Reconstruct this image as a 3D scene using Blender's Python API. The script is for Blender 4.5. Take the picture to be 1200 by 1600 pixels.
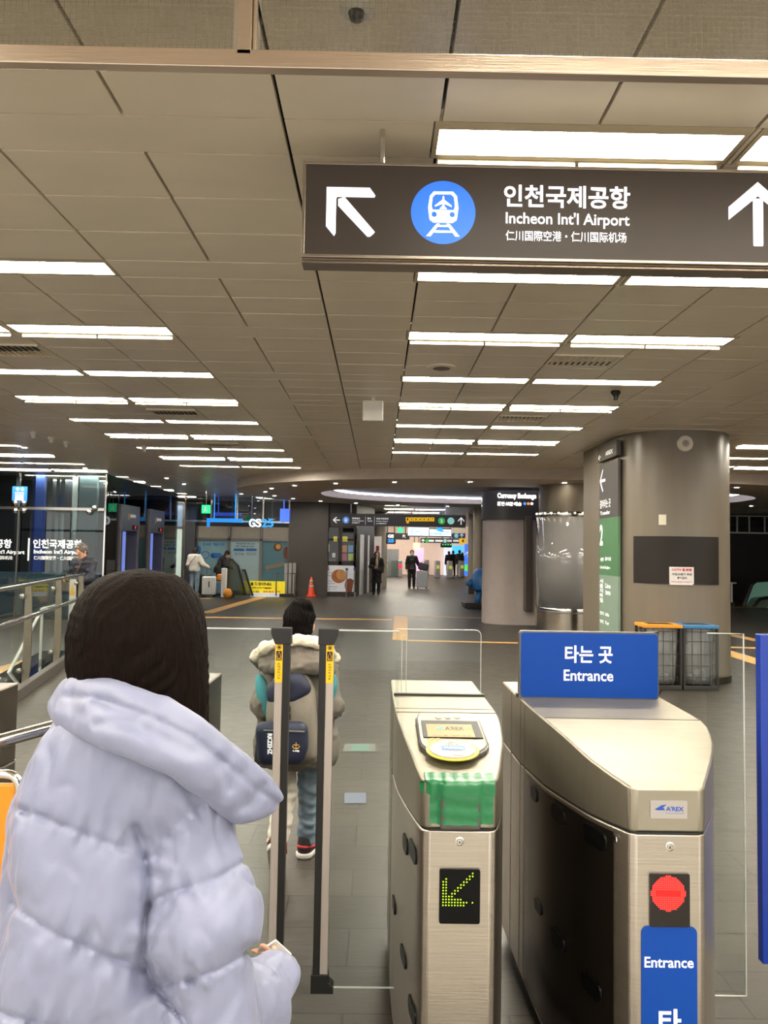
import bpy, bmesh, math, random
import numpy as np
from mathutils import Vector, Matrix, Euler
random.seed(7); np.random.seed(7)
for _o in list(bpy.data.objects): bpy.data.objects.remove(_o)
SC = bpy.context.scene
COL = SC.collection
PI = math.pi

# ------------------------------------------------------------------ camera
CAM_H, FPX = 1.68, 1150.0
cam_d = bpy.data.cameras.new('camera')
cam_d.sensor_fit = 'VERTICAL'; cam_d.sensor_height = 36.0
cam_d.lens = FPX / 1600 * 36.0
cam_d.clip_start = 0.05; cam_d.clip_end = 200
cam = bpy.data.objects.new('camera', cam_d); COL.objects.link(cam)
CAM_M = (Matrix.Translation((0, 0, CAM_H)) @ Matrix.Rotation(math.radians(-0.40), 4, 'Z')
         @ Matrix.Rotation(math.radians(90 + 2.89), 4, 'X') @ Matrix.Rotation(math.radians(0.95), 4, 'Z'))
cam.matrix_world = CAM_M
SC.camera = cam

# ------------------------------------------------------------------ world, exposure
SC.view_settings.view_transform = 'Standard'; SC.view_settings.look = 'None'
SC.view_settings.gamma = 1.0; SC.view_settings.exposure = 0.50
SC.view_settings.use_curve_mapping = False
w = bpy.data.worlds.new('world'); SC.world = w; w.use_nodes = True
w.node_tree.nodes['Background'].inputs[0].default_value = (1.0, 0.95, 0.87, 1)
w.node_tree.nodes['Background'].inputs[1].default_value = 1.6  # fill light, enters through the opening added behind the camera
LAMP = 40.0          # ceiling lamp emission
SC.cycles.max_bounces = 10
SC.cycles.transparent_max_bounces = 16
SC.cycles.sample_clamp_indirect = 4.0
SC.cycles.caustics_reflective = False; SC.cycles.caustics_refractive = False

# ------------------------------------------------------------------ helpers
def ray(px, py):
    v = CAM_M.to_3x3() @ Vector(((px - 600) / FPX, (800 - py) / FPX, -1))
    return v
def at(px, py, Y):
    v = ray(px, py); return Vector((0, 0, CAM_H)) + v * (Y / v.y)
def ground(px, py, z=0.0):
    v = ray(px, py); return Vector((0, 0, CAM_H)) + v * ((z - CAM_H) / v.z)

def lin(c):
    r = []
    for x in c:
        x = x / 255.0
        r.append(x / 12.92 if x <= 0.04045 else ((x + 0.055) / 1.055) ** 2.4)
    return (*r, 1.0)
MATS = {}
def mat(name, rgb, rough=0.5, metal=0.0, var=0.06, vscale=6.0, bump=0.0, bscale=60.0, stretch=None,
        emit=None, es=1.0, spec=0.5, coat=0.0, sheen=0.0):
    if name in MATS: return MATS[name]
    m = bpy.data.materials.new(name); m.use_nodes = True
    nt = m.node_tree; N = nt.nodes; L = nt.links
    b = N['Principled BSDF']
    tc = N.new('ShaderNodeTexCoord'); mp = N.new('ShaderNodeMapping')
    L.new(tc.outputs['Object'], mp.inputs[0])
    if stretch: mp.inputs['Scale'].default_value = stretch
    nz = N.new('ShaderNodeTexNoise'); nz.inputs['Scale'].default_value = vscale; nz.inputs['Detail'].default_value = 4
    L.new(mp.outputs[0], nz.inputs[0])
    mx = N.new('ShaderNodeMix'); mx.data_type = 'RGBA'
    c = lin(rgb)
    mx.inputs[6].default_value = (*[x * (1 - var * 2) for x in c[:3]], 1)
    mx.inputs[7].default_value = (*[min(1, x * (1 + var * 2)) for x in c[:3]], 1)
    L.new(nz.outputs[0], mx.inputs[0]); L.new(mx.outputs[2], b.inputs['Base Color'])
    b.inputs['Roughness'].default_value = rough; b.inputs['Metallic'].default_value = metal
    b.inputs['Specular IOR Level'].default_value = spec
    if coat: b.inputs['Coat Weight'].default_value = coat; b.inputs['Coat Roughness'].default_value = 0.08
    if sheen: b.inputs['Sheen Weight'].default_value = sheen
    if emit:
        b.inputs['Emission Color'].default_value = lin(emit); b.inputs['Emission Strength'].default_value = es
    if bump:
        n2 = N.new('ShaderNodeTexNoise'); n2.inputs['Scale'].default_value = bscale; n2.inputs['Detail'].default_value = 3
        L.new(mp.outputs[0], n2.inputs[0])
        bp = N.new('ShaderNodeBump'); bp.inputs['Strength'].default_value = bump; bp.inputs['Distance'].default_value = 0.01
        L.new(n2.outputs[0], bp.inputs['Height']); L.new(bp.outputs[0], b.inputs['Normal'])
    MATS[name] = m; m['b'] = 1
    return m
def brushed(name, rgb, rough=0.3, stretch=(2, 2, 120), bump=0.08, metal=1.0):
    """brushed steel: fine streaks across one axis"""
    return mat(name, rgb, rough, metal, 0.07, 3.0, bump, 6.0, stretch)
def glass(name, tint=(235, 245, 243), refl=1.0, rough=0.0, ior=1.45, haze=0.0, hazec=(210, 215, 215)):
    if name in MATS: return MATS[name]
    m = bpy.data.materials.new(name); m.use_nodes = True
    nt = m.node_tree; N = nt.nodes; L = nt.links
    N.remove(N['Principled BSDF']); out = N['Material Output']
    tr = N.new('ShaderNodeBsdfTransparent'); tr.inputs[0].default_value = lin(tint)
    gl = N.new('ShaderNodeBsdfGlossy'); gl.inputs['Roughness'].default_value = rough
    fr = N.new('ShaderNodeFresnel'); fr.inputs[0].default_value = ior
    mu = N.new('ShaderNodeMath'); mu.operation = 'MULTIPLY'; mu.inputs[1].default_value = refl; mu.use_clamp = True
    L.new(fr.outputs[0], mu.inputs[0])
    base = tr
    if haze:
        df = N.new('ShaderNodeBsdfDiffuse'); df.inputs[0].default_value = lin(hazec)
        nz = N.new('ShaderNodeTexNoise'); nz.inputs['Scale'].default_value = 0.8
        m2 = N.new('ShaderNodeMath'); m2.operation = 'MULTIPLY'; m2.inputs[1].default_value = haze * 2
        L.new(nz.outputs[0], m2.inputs[0])
        s0 = N.new('ShaderNodeMixShader'); L.new(m2.outputs[0], s0.inputs[0])
        L.new(tr.outputs[0], s0.inputs[1]); L.new(df.outputs[0], s0.inputs[2]); base = s0
    s = N.new('ShaderNodeMixShader'); L.new(mu.outputs[0], s.inputs[0])
    L.new(base.outputs[0], s.inputs[1]); L.new(gl.outputs[0], s.inputs[2]); L.new(s.outputs[0], out.inputs[0])
    MATS[name] = m
    return m
def emis(name, rgb, s):
    if name in MATS: return MATS[name]
    m = bpy.data.materials.new(name); m.use_nodes = True
    b = m.node_tree.nodes['Principled BSDF']
    b.inputs['Base Color'].default_value = lin(rgb)
    b.inputs['Emission Color'].default_value = lin(rgb); b.inputs['Emission Strength'].default_value = s
    MATS[name] = m
    return m

_TXT = {}
def text_geo(body, bold=0.0, res=3):
    k = (body, bold, res)
    if k in _TXT: return _TXT[k]
    c = bpy.data.curves.new('t', 'FONT'); c.body = body; c.resolution_u = res; c.offset = bold; c.fill_mode = 'FRONT'
    o = bpy.data.objects.new('t', c); COL.objects.link(o)
    bpy.context.view_layer.update()
    d = bpy.context.evaluated_depsgraph_get()
    me = bpy.data.meshes.new_from_object(o.evaluated_get(d))
    v = np.array([x.co[:2] for x in me.vertices]) if len(me.vertices) else np.zeros((1, 2))
    f = [tuple(p.vertices) for p in me.polygons]
    v = (v - v.min(0)) / np.maximum(v.max(0) - v.min(0), 1e-6)
    bpy.data.objects.remove(o); bpy.data.curves.remove(c); bpy.data.meshes.remove(me)
    _TXT[k] = (v, f); return _TXT[k]

class MB:
    def __init__(s): s.v = []; s.f = []
    def add(s, vs, fs):
        n = len(s.v); s.v += [tuple(x) for x in vs]; s.f += [tuple(i + n for i in f) for f in fs]; return s
    def box(s, x0, x1, y0, y1, z0, z1):
        return s.add([(x0, y0, z0), (x1, y0, z0), (x1, y1, z0), (x0, y1, z0), (x0, y0, z1), (x1, y0, z1), (x1, y1, z1), (x0, y1, z1)],
                     [(0, 3, 2, 1), (4, 5, 6, 7), (0, 1, 5, 4), (1, 2, 6, 5), (2, 3, 7, 6), (3, 0, 4, 7)])
    def mbox(s, M, sx, sy, sz):
        vs = [M @ Vector((a * sx / 2, b * sy / 2, c * sz / 2)) for c in (-1, 1) for a, b in ((-1, -1), (1, -1), (1, 1), (-1, 1))]
        return s.add(vs, [(0, 3, 2, 1), (4, 5, 6, 7), (0, 1, 5, 4), (1, 2, 6, 5), (2, 3, 7, 6), (3, 0, 4, 7)])
    def bar(s, p0, p1, w, h, up=(0, 0, 1)):
        p0, p1 = Vector(p0), Vector(p1); d = p1 - p0; L = d.length; d.normalize()
        u = Vector(up); x = d.cross(u)
        if x.length < 1e-4: x = d.cross(Vector((1, 0, 0)))
        x.normalize(); z = x.cross(d)
        M = Matrix((x, d, z)).transposed().to_4x4(); M.translation = (p0 + p1) / 2
        return s.mbox(M, w, L, h)
    def quad(s, a, b, c, d): return s.add([a, b, c, d], [(0, 1, 2, 3)])
    def poly(s, pts): return s.add(pts, [tuple(range(len(pts)))])
    def prism(s, pts, off):
        """polygon pts (3D, in order) extruded by vector off"""
        n = len(pts); off = Vector(off); a = [Vector(p) for p in pts]; b = [p + off for p in a]
        fs = [tuple(range(n))[::-1], tuple(range(n, 2 * n))] + [(i, (i + 1) % n, n + (i + 1) % n, n + i) for i in range(n)]
        return s.add(a + b, fs)
    def tube(s, pts, r, n=10, caps=True, closed=False):
        pts = [Vector(p) for p in pts]; m = len(pts); rr = r if hasattr(r, '__len__') else [r] * m
        vs = []; up = None
        for i, p in enumerate(pts):
            a = pts[(i - 1) % m] if (i or closed) else p; b = pts[(i + 1) % m] if (i < m - 1 or closed) else p
            d = (b - a).normalized()
            if up is None:
                up = Vector((0, 0, 1)) if abs(d.z) < 0.9 else Vector((1, 0, 0))
            x = d.cross(up).normalized(); up = x.cross(d).normalized()
            for k in range(n):
                t = 2 * PI * k / n; vs.append(p + (x * math.cos(t) + up * math.sin(t)) * rr[i])
        fs = []
        for i in range(m if closed else m - 1):
            j = (i + 1) % m
            for k in range(n):
                k2 = (k + 1) % n; fs.append((i * n + k, i * n + k2, j * n + k2, j * n + k))
        if caps and not closed: fs += [tuple(range(n)), tuple(range((m - 1) * n, m * n))[::-1]]
        return s.add(vs, fs)
    def cyl(s, p0, p1, r, r1=None, n=16): return s.tube([p0, p1], [r, r if r1 is None else r1], n)
    def lathe(s, prof, c=(0, 0, 0), n=20, axis='Z'):
        vs = []
        for r, h in prof:
            for k in range(n):
                t = 2 * PI * k / n; a, b = r * math.cos(t), r * math.sin(t)
                p = (a, b, h) if axis == 'Z' else ((a, h, b) if axis == 'Y' else (h, a, b))
                vs.append((c[0] + p[0], c[1] + p[1], c[2] + p[2]))
        m = len(prof); fs = []
        for i in range(m - 1):
            for k in range(n):
                k2 = (k + 1) % n; fs.append((i * n + k, i * n + k2, (i + 1) * n + k2, (i + 1) * n + k))
        if prof[0][0] > 1e-6: fs.append(tuple(range(n))[::-1])
        if prof[-1][0] > 1e-6: fs.append(tuple(range((m - 1) * n, m * n)))
        return s.add(vs, fs)
    def sphere(s, c, r, n=14, m=8, sc=(1, 1, 1)):
        vs = []; fs = []
        for i in range(m + 1):
            ph = PI * i / m
            for k in range(n):
                t = 2 * PI * k / n
                vs.append((c[0] + r * sc[0] * math.sin(ph) * math.cos(t), c[1] + r * sc[1] * math.sin(ph) * math.sin(t), c[2] + r * sc[2] * math.cos(ph)))
        for i in range(m):
            for k in range(n):
                k2 = (k + 1) % n; fs.append((i * n + k, (i + 1) * n + k, (i + 1) * n + k2, i * n + k2))
        return s.add(vs, fs)
    def text(s, body, x0, x1, z0, z1, y=None, bold=0.0, fn=None, res=3):
        """lettering fitted to a box; upright facing -Y at depth y, or through fn(x, z)"""
        v, f = text_geo(body, bold, res)
        vs = []
        for a, b in v:
            x, z = x0 + a * (x1 - x0), z0 + b * (z1 - z0)
            vs.append((x, y, z) if fn is None else fn(x, z))
        return s.add(vs, f)
    def disc(s, cx, cz, r, y, n=28, r2=None):
        r2 = r2 or r
        return s.poly([(cx + r * math.cos(2 * PI * k / n), y, cz + r2 * math.sin(2 * PI * k / n)) for k in range(n)])
    def xform(s, M):
        s.v = [tuple(M @ Vector(p)) for p in s.v]; return s
    def build(s, name, m, parent=None, smooth=False, bevel=0.0, seg=2, angle=40, weld=False, recalc=True):
        me = bpy.data.meshes.new(name)
        off = Vector((0, 0, 0))
        if parent is not None:
            off = Vector(parent['off'])
        else:
            a = np.array(s.v); lo, hi = a.min(0), a.max(0); off = Vector(((lo[0] + hi[0]) / 2, (lo[1] + hi[1]) / 2, lo[2]))
        me.from_pydata([Vector(p) - off for p in s.v], [], s.f)
        if recalc or weld:
            bm = bmesh.new(); bm.from_mesh(me)
            if weld: bmesh.ops.remove_doubles(bm, verts=bm.verts, dist=1e-5)
            if recalc: bmesh.ops.recalc_face_normals(bm, faces=bm.faces)
            bm.to_mesh(me); bm.free()
        me.materials.append(m)
        if smooth:
            me.polygons.foreach_set('use_smooth', [True] * len(me.polygons))
        o = bpy.data.objects.new(name, me); COL.objects.link(o)
        if smooth == 'auto':
            me.set_sharp_from_angle(angle=math.radians(angle))
        if bevel:
            bv = o.modifiers.new('b', 'BEVEL'); bv.width = bevel; bv.segments = seg; bv.limit_method = 'ANGLE'; bv.angle_limit = math.radians(angle)
            bv.harden_normals = False
        if parent is not None:
            o.parent = parent; o['off'] = tuple(off)
        else:
            o.location = off; o['off'] = tuple(off)
        return o
def tag(o, label=None, cat=None, group=None, kind=None):
    if label: o['label'] = label
    if cat: o['category'] = cat
    if group: o['group'] = group
    if kind: o['kind'] = kind
    return o
def thing(name, label, cat, loc=(0, 0, 0), group=None):
    o = bpy.data.objects.new(name, None); COL.objects.link(o); o.location = loc; o['off'] = tuple(loc)
    o.empty_display_size = 0.1
    return tag(o, label, cat, group)
def struct(o, label=None):
    o['kind'] = 'structure'
    if label: o['label'] = label
    return o
def copy_tree(o, parent=None):
    c = o.copy(); COL.objects.link(c)
    if parent is not None: c.parent = parent
    for ch in list(o.children): copy_tree(ch, c)
    return c
def dup(root, loc, label=None, rz=None, group=None):
    c = copy_tree(root); c.location = loc
    if rz is not None: c.rotation_euler = (0, 0, rz)
    if label: c['label'] = label
    if group: c['group'] = group
    return c
def arc(cx, cz, r, a0, a1, n):
    return [(cx + r * math.cos(a0 + (a1 - a0) * i / n), cz + r * math.sin(a0 + (a1 - a0) * i / n)) for i in range(n + 1)]
def rrect(x0, x1, z0, z1, r, n=5):
    return (arc(x1 - r, z1 - r, r, 0, PI / 2, n) + arc(x0 + r, z1 - r, r, PI / 2, PI, n)
            + arc(x0 + r, z0 + r, r, PI, 1.5 * PI, n) + arc(x1 - r, z0 + r, r, 1.5 * PI, 2 * PI, n))
def slab(mb, pts2, y0, y1):
    """2D outline (x, z) extruded from depth y0 to y1"""
    return mb.prism([(x, y0, z) for x, z in pts2], (0, y1 - y0, 0))

# ------------------------------------------------------------------ materials shared
steel = brushed('brushed_steel', (176, 168, 156), 0.30, (90, 2, 2))
steel_v = brushed('brushed_steel_front', (184, 176, 165), 0.34, (1.5, 1.5, 60))
steel_top = mat('scuffed_steel_top', (158, 152, 138), 0.46, 1.0, 0.06, 5.0, 0.10, 25.0, (1, 6, 1))
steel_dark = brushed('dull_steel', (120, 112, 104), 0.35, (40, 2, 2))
chrome = mat('chrome', (205, 203, 198), 0.12, 1.0, 0.03)
black = mat('black_plastic', (18, 18, 18), 0.45)
black_gloss = mat('black_gloss', (6, 6, 7), 0.35, spec=0.15)
white_paint = mat('white_paint', (225, 223, 217), 0.5)
letter_w = mat('white_lettering', (245, 245, 245), 0.5, emit=(245, 245, 245), es=0.25)
letter_k = mat('black_lettering', (20, 20, 22), 0.6)
dark_wall = mat('dark_wall_panel', (52, 49, 47), 0.55, var=0.08)
# ------------------------------------------------------------------ floor
def floor_mat():
    m = bpy.data.materials.new('stone_floor_tiles'); m.use_nodes = True
    nt = m.node_tree; N = nt.nodes; L = nt.links; b = N['Principled BSDF']
    tc = N.new('ShaderNodeTexCoord')
    br = N.new('ShaderNodeTexBrick'); br.inputs['Scale'].default_value = 1.0
    br.inputs['Brick Width'].default_value = 0.6; br.inputs['Row Height'].default_value = 0.3
    br.inputs['Mortar Size'].default_value = 0.0045; br.inputs['Mortar Smooth'].default_value = 0.1; br.inputs['Bias'].default_value = 0
    br.inputs['Color1'].default_value = lin((66, 61, 53)); br.inputs['Color2'].default_value = lin((57, 53, 46))
    br.inputs['Mortar'].default_value = lin((30, 27, 24))
    L.new(tc.outputs['Object'], br.inputs[0])
    nz = N.new('ShaderNodeTexNoise'); nz.inputs['Scale'].default_value = 14; nz.inputs['Detail'].default_value = 6
    mp = N.new('ShaderNodeMapping'); mp.inputs['Scale'].default_value = (0.5, 1.6, 1)
    L.new(tc.outputs['Object'], mp.inputs[0]); L.new(mp.outputs[0], nz.inputs[0])
    mx = N.new('ShaderNodeMix'); mx.data_type = 'RGBA'; mx.blend_type = 'MULTIPLY'; mx.inputs[0].default_value = 0.35
    rp = N.new('ShaderNodeValToRGB'); rp.color_ramp.elements[0].position = 0.3; rp.color_ramp.elements[0].color = (0.45, 0.45, 0.45, 1)
    rp.color_ramp.elements[1].position = 0.7
    L.new(nz.outputs[0], rp.inputs[0]); L.new(br.outputs[0], mx.inputs[6]); L.new(rp.outputs[0], mx.inputs[7])
    L.new(mx.outputs[2], b.inputs['Base Color'])
    n2 = N.new('ShaderNodeTexNoise'); n2.inputs['Scale'].default_value = 30; n2.inputs['Detail'].default_value = 4; L.new(mp.outputs[0], n2.inputs[0])
    mr = N.new('ShaderNodeMapRange'); b.inputs['Specular IOR Level'].default_value = 0.5
    mr.inputs[3].default_value = 0.26; mr.inputs[4].default_value = 0.50
    L.new(nz.outputs[0], mr.inputs[0]); L.new(mr.outputs[0], b.inputs['Roughness'])
    sub = N.new('ShaderNodeMath'); sub.operation = 'SUBTRACT'; L.new(n2.outputs[0], sub.inputs[0]); L.new(br.outputs[1], sub.inputs[1])
    bp = N.new('ShaderNodeBump'); bp.inputs['Strength'].default_value = 0.30; bp.inputs['Distance'].default_value = 0.004
    L.new(sub.outputs[0], bp.inputs['Height']); L.new(bp.outputs[0], b.inputs['Normal'])
    return m
fm = floor_mat()
o = MB().box(-18, 22, -4.3, 62, -0.2, 0).build('floor', fm); struct(o)
H0 = 4.0
struct(MB().box(-18, 22, -4.2, 1.45, -0.05, 0.003).build('floor_added_bounce', mat('pale_bounce_stone', (150, 147, 140), 0.35, var=0.06, vscale=60)))  # unseen pale floor added to bounce light onto near ceiling and gate fronts
wall_m = mat('wall_paint_grey', (150, 144, 136), 0.6)
struct(MB().box(-18.2, -18, -7, 62, 0, 4).build('wall_left', dark_wall))
struct(MB().box(22, 22.2, -7, 62, 0, 4).build('wall_right', wall_m))
mb = MB()
for k in range(17): mb.box(-18 + 2.5 * k - .04, -18 + 2.5 * k + .04, -4.3, -4.2, 0, 4)
mb.box(-18, 22, -4.3, -4.2, 0, .15); mb.box(-18, 22, -4.3, -4.2, 2.3, 2.4); struct(mb.build('added_light_opening', mat('added_opening_frame', (90, 88, 86), 0.4, 0.6)))  # unseen open front added behind the camera to let world light in
struct(MB().box(-18, 22, 62, 62.2, 0, 4).build('wall_far', mat('far_wall', (196, 176, 160), 0.5)))

# ------------------------------------------------------------------ ceiling
H = 3.30; LOW = 0.0
PER = 2.66; YA0 = 2.71
BLK = [(-8.46, 2), (-4.06, 2), (0.19, 2), (5.32, 2)]      # lamp pairs: left end x, lamps of 1.22 m, pitch 1.25
EC = (4.0, 19.1)
def in_ring(x, y, a=7.6, b=4.9): return abs((x - EC[0]) / a) ** 2.3 + abs((y - EC[1]) / b) ** 2.3 < 1
def lamp_slots(y, kind):
    s = []
    for bi, (x0, n) in enumerate(BLK):
        if bi == 1 and y < 2.9 and y > 1: pass
        for k in range(n):
            xa = x0 + 1.25 * k
            if in_ring(xa + 0.6, y, 8.6, 5.6): continue
            
            if bi == 2 and y > 13 and y < 25: continue
            if y > 24 and kind == 'B': continue
            if bi == 1 and y > 24: continue
            if bi == 0 and y > 24: continue
            if bi == 3 and y > 14: continue
            if y < -1 and abs(xa) > 6: continue
            if y > 49 or y < -3.9: continue
            s.append((xa, xa + 1.22, bi, k))
    return s
cm = mat('metal_ceiling_panels', (240, 228, 208), 0.32, 0.0, 0.04, 1.4, 0.05, 2.2, (1, 3, 1), spec=0.6)
mb = MB(); rows = []
LAMPS = []
g = 0.005; G = 0.007
def panel(x0, x1, y0, y1, z):
    if x1 - x0 < 0.03: return
    t = random.uniform(-0.0012, 0.0012); u = random.uniform(-0.001, 0.001)
    a = (x0 + G, y0 + g, z + t); b = (x1 - G, y0 + g, z + t + u); c = (x1 - G, y1 - g, z - t + u); d = (x0 + G, y1 - g, z - t)
    up = [(p[0], p[1], z + 0.03) for p in (a, b, c, d)]
    mb.add([a, b, c, d] + up, [(0, 1, 2, 3), (0, 4, 5, 1), (1, 5, 6, 2), (2, 6, 7, 3), (3, 7, 4, 0)])
XS = [0.21 + 0.6 * k for k in range(-28, 34)]
for pi in range(-3, 18):
    ya = YA0 + PER * pi
    for kind, s0 in (('A', ya), ('B', ya + 1.42)):
        s1 = s0 + 0.26
        slots = lamp_slots(s0, kind)
        # the lamp strip: blank panels around the lamps
        edges = []
        x = -16.6 + random.choice([0, 0.3, 0.6])
        cur = -16.6
        for (xa, xb, bi, k) in sorted(slots) + [(20, 20, 0, 0)]:
            xx = cur
            while xx < xa - 1e-4:
                nx = min(xx + 1.2, xa); panel(xx, nx, s0, s1, H); xx = nx
            cur = xb
        for (xa, xb, bi, k) in slots: LAMPS.append((xa, xb, s0, s1, kind, bi, k, pi))
    lowz = H - LOW
    for i in range(3):
        y0 = ya + 0.26 + i * 0.3867
        for k in range(len(XS) - 1): panel(XS[k], XS[k + 1], y0, y0 + 0.3867, lowz)
    for i in range(3):
        y0 = ya + 1.68 + i * 0.3267
        for k in range(len(XS) - 1): panel(XS[k], XS[k + 1], y0, y0 + 0.3267, H)
ceil = mb.build('ceiling', cm, recalc=False); struct(ceil)
struct(MB().box(-18, 22, -4.3, 62, H + 0.06, H + 0.2).build('ceiling_void', mat('ceiling_void_dark', (30, 28, 26), 0.8)))

# lamps: one fixture, copied
lamp_e = emis('lamp_diffuser_white', (255, 247, 230), LAMP)
frame_m = mat('lamp_frame_cream', (200, 186, 160), 0.4)
ordn = ['zeroth', 'first', 'second', 'third', 'fourth', 'fifth', 'sixth', 'seventh', 'eighth', 'ninth', 'tenth', 'eleventh', 'twelfth', 'thirteenth', 'fourteenth', 'fifteenth', 'sixteenth', 'seventeenth', 'eighteenth', 'nineteenth', 'twentieth', 'twenty-first', 'twenty-second', 'twenty-third', 'twenty-fourth', 'twenty-fifth', 'twenty-sixth', 'twenty-seventh', 'twenty-eighth', 'twenty-ninth', 'thirtieth']
bname = ['over the elevators', 'left of the white ceiling box', 'beyond the hanging sign', 'beyond the big pillar']
def lamp_root(kind):
    root = thing('ceiling_light', '', 'ceiling light')
    rec = 0.0 if kind == 'A' else 0.02
    fr = MB()
    fr.box(0, 1.22, 0, 0.05, 0.0, 0.05); fr.box(0, 1.22, 0.23, 0.26, 0.0, 0.05); fr.box(0, 0.02, 0.05, 0.23, 0, 0.05); fr.box(1.2, 1.22, 0.05, 0.23, 0, 0.05)
    fr.build('frame', frame_m, root)
    MB().box(0.02, 1.2, 0.05, 0.23, 0.004 + rec, 0.04 + rec).build('diffuser', lamp_e, root)
    if kind == 'A':
        mb = MB(); mb.box(0.03, 0.60, 0.265, 0.275, -0.026, 0.0); mb.box(0.615, 1.19, 0.265, 0.275, -0.026, 0.0)
        mb.build('lip', mat('lip_cream', (236, 222, 190), 0.4), root)
    return root
roots = {'A': lamp_root('A'), 'B': lamp_root('B')}; used_root = set()
lip = None
first = True
rowno = {}
for (xa, xb, s0, s1, kind, bi, k, pi) in sorted(LAMPS, key=lambda t: (t[5], t[2], t[6])):
    if s0 < 2.5:
        lab = 'white strip light on the ceiling above the viewer, outside the picture'
    else:
        n = rowno.setdefault((bi, s0), sum(1 for q in rowno if q[0] == bi) + 1)
        lab = 'white strip light, %s of its pair, %s row %s' % (['first', 'second'][k], ordn[n], bname[bi])
    if kind not in used_root: t = roots[kind]; used_root.add(kind)
    else: t = copy_tree(roots[kind])
    t.location = (xa, s0, H); t['label'] = lab; t['group'] = 'white strip lights in the ceiling'

# ceiling vents
vroot = thing('ceiling_vent', '', 'vent')
vb = MB().box(0, 0.58, 0, 0.36, 0.0, 0.012); vb.build('backing', mat('vent_dark', (28, 26, 24), 0.7), vroot)
vf = MB()
vf.box(0, 0.58, 0, 0.02, -0.012, 0); vf.box(0, 0.58, 0.34, 0.36, -0.012, 0); vf.box(0, 0.02, 0.02, 0.34, -0.012, 0); vf.box(0.56, 0.58, 0.02, 0.34, -0.012, 0)
vf.build('frame', cm, vroot)
vs_ = MB()
for i in range(11):
    x = 0.04 + i * 0.05
    vs_.prism([(x, 0.02, 0), (x + 0.006, 0.02, 0), (x + 0.018, 0.02, -0.014), (x + 0.012, 0.02, -0.014)], (0, 0.32, 0))
vs_.build('louver', cm, vroot)
vent_at = [(1.41, 5.95, 'behind the second pair of lights above the hanging sign'), (1.41, 8.70, 'in the third bay above the hanging sign'), (1.41, 11.45, 'in the furthest bay before the round soffit'),
           (-3.39, 5.95, 'nearest the camera, over the glass railing'), (-2.79, 8.70, 'over the railing, behind the pair of long lights'), (-2.79, 11.45, 'near the elevators, furthest of the railing side')]
for i, (x, y, s) in enumerate(vent_at):
    t = vroot if i == 0 else copy_tree(vroot)
    t.location = (x, y, H - LOW - (0 if (y - YA0) % PER < 1.42 else -LOW)); t['label'] = 'louvred ceiling vent ' + s; t['group'] = 'louvred ceiling vents'

# round soffit with dome recess
def se(a, b, z, n=96, cx=EC[0], cy=EC[1]):
    r = []
    for i in range(n):
        t = 2 * PI * i / n; c, s = math.cos(t), math.sin(t); e = 2 / 2.3
        r.append((cx + a * math.copysign(abs(c) ** e, c), cy + b * math.copysign(abs(s) ** e, s), z))
    return r
SZ = 3.085
soff = mat('soffit_paint', (196, 184, 172), 0.5)
mb = MB(); n = 96
A0, A1, B0, B1 = se(7.6, 4.9, H), se(7.6, 4.9, SZ), se(5.5, 3.05, SZ), se(5.5, 3.05, H - 0.04)
mb.add(A0 + A1 + B0 + B1, [(r * n + i, r * n + (i + 1) % n, (r + 1) * n + (i + 1) % n, (r + 1) * n + i) for r in range(3) for i in range(n)])
o = mb.build('ceiling_soffit_ring', soff, smooth='auto'); struct(o)
mb = MB(); mb.poly(se(5.5, 3.05, H - 0.035)); struct(mb.build('ceiling_dome', mat('dome_blue_grey', (206, 208, 222), 0.5), recalc=False))
tag(MB().tube([(x, y, z) for x, y, z in se(5.2, 2.8, H - 0.07)], 0.02, 6, closed=True).build('cove_light', emis('cove_white', (240, 240, 255), 5)), 'thin curved white cove light inside the round ceiling recess', 'cove light')
droot = thing('downlight', '', 'downlight')
MB().lathe([(0.10, 0.0), (0.10, -0.012), (0.085, -0.012)], n=20).build('trim_ring', white_paint, droot, smooth='auto')
MB().lathe([(0.085, -0.010), (0.0, -0.014)], n=20).build('lens', emis('downlight_lens', (255, 244, 222), LAMP * 4), droot)
dl = []
for i in range(26):
    t = 2 * PI * (i + 0.4) / 26; c, s = math.cos(t), math.sin(t); e = 2 / 2.3
    dl.append((EC[0] + 6.9 * math.copysign(abs(c) ** e, c), EC[1] + 4.35 * math.copysign(abs(s) ** e, s), SZ, 'on the round soffit, number %d' % i))
angn = ['east', 'east north east', 'north east']
dl2 = [(-6.0, 12.4, 'over the elevator hall, nearest the camera'), (-6.25, 15.6, 'in front of the elevator glass'), (-5.1, 17.6, 'beside the elevator glass corner'), (-5.1, 19.2, 'beyond the elevator glass corner'),
       (-4.2, 22.4, 'over the floor before the shop windows, nearer'), (-3.6, 23.6, 'over the floor before the shop windows, further'), (-2.2, 24.9, 'above the dark wall beside the kiosk')]
def pos_words(x, y):
    fb = 'near edge' if y < EC[1] - 2.2 else ('far edge' if y > EC[1] + 2.2 else 'end')
    return fb
cnt = {}
for i, (x, y, z, s) in enumerate(dl):
    k = ('near edge' if y < EC[1] else 'far edge')
    cnt.setdefault(k, []).append((x, y, z))
items = []
for k, l in cnt.items():
    for j, (x, y, z) in enumerate(sorted(l)):
        items.append((x, y, z, 'round downlight, oval soffit %s, %s from the elevator end' % (k, ordn[j + 1])))
for x, y, s in dl2:
    lo = (y - YA0) % PER
    items.append((x, y, H - (LOW if 0.26 < lo < 1.42 else 0), 'round downlight ' + s))
for i, (x, y, z, s) in enumerate(items):
    t = droot if i == 0 else copy_tree(droot)
    t.location = (x, y, z); t['label'] = s; t['group'] = 'round downlights'

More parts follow.
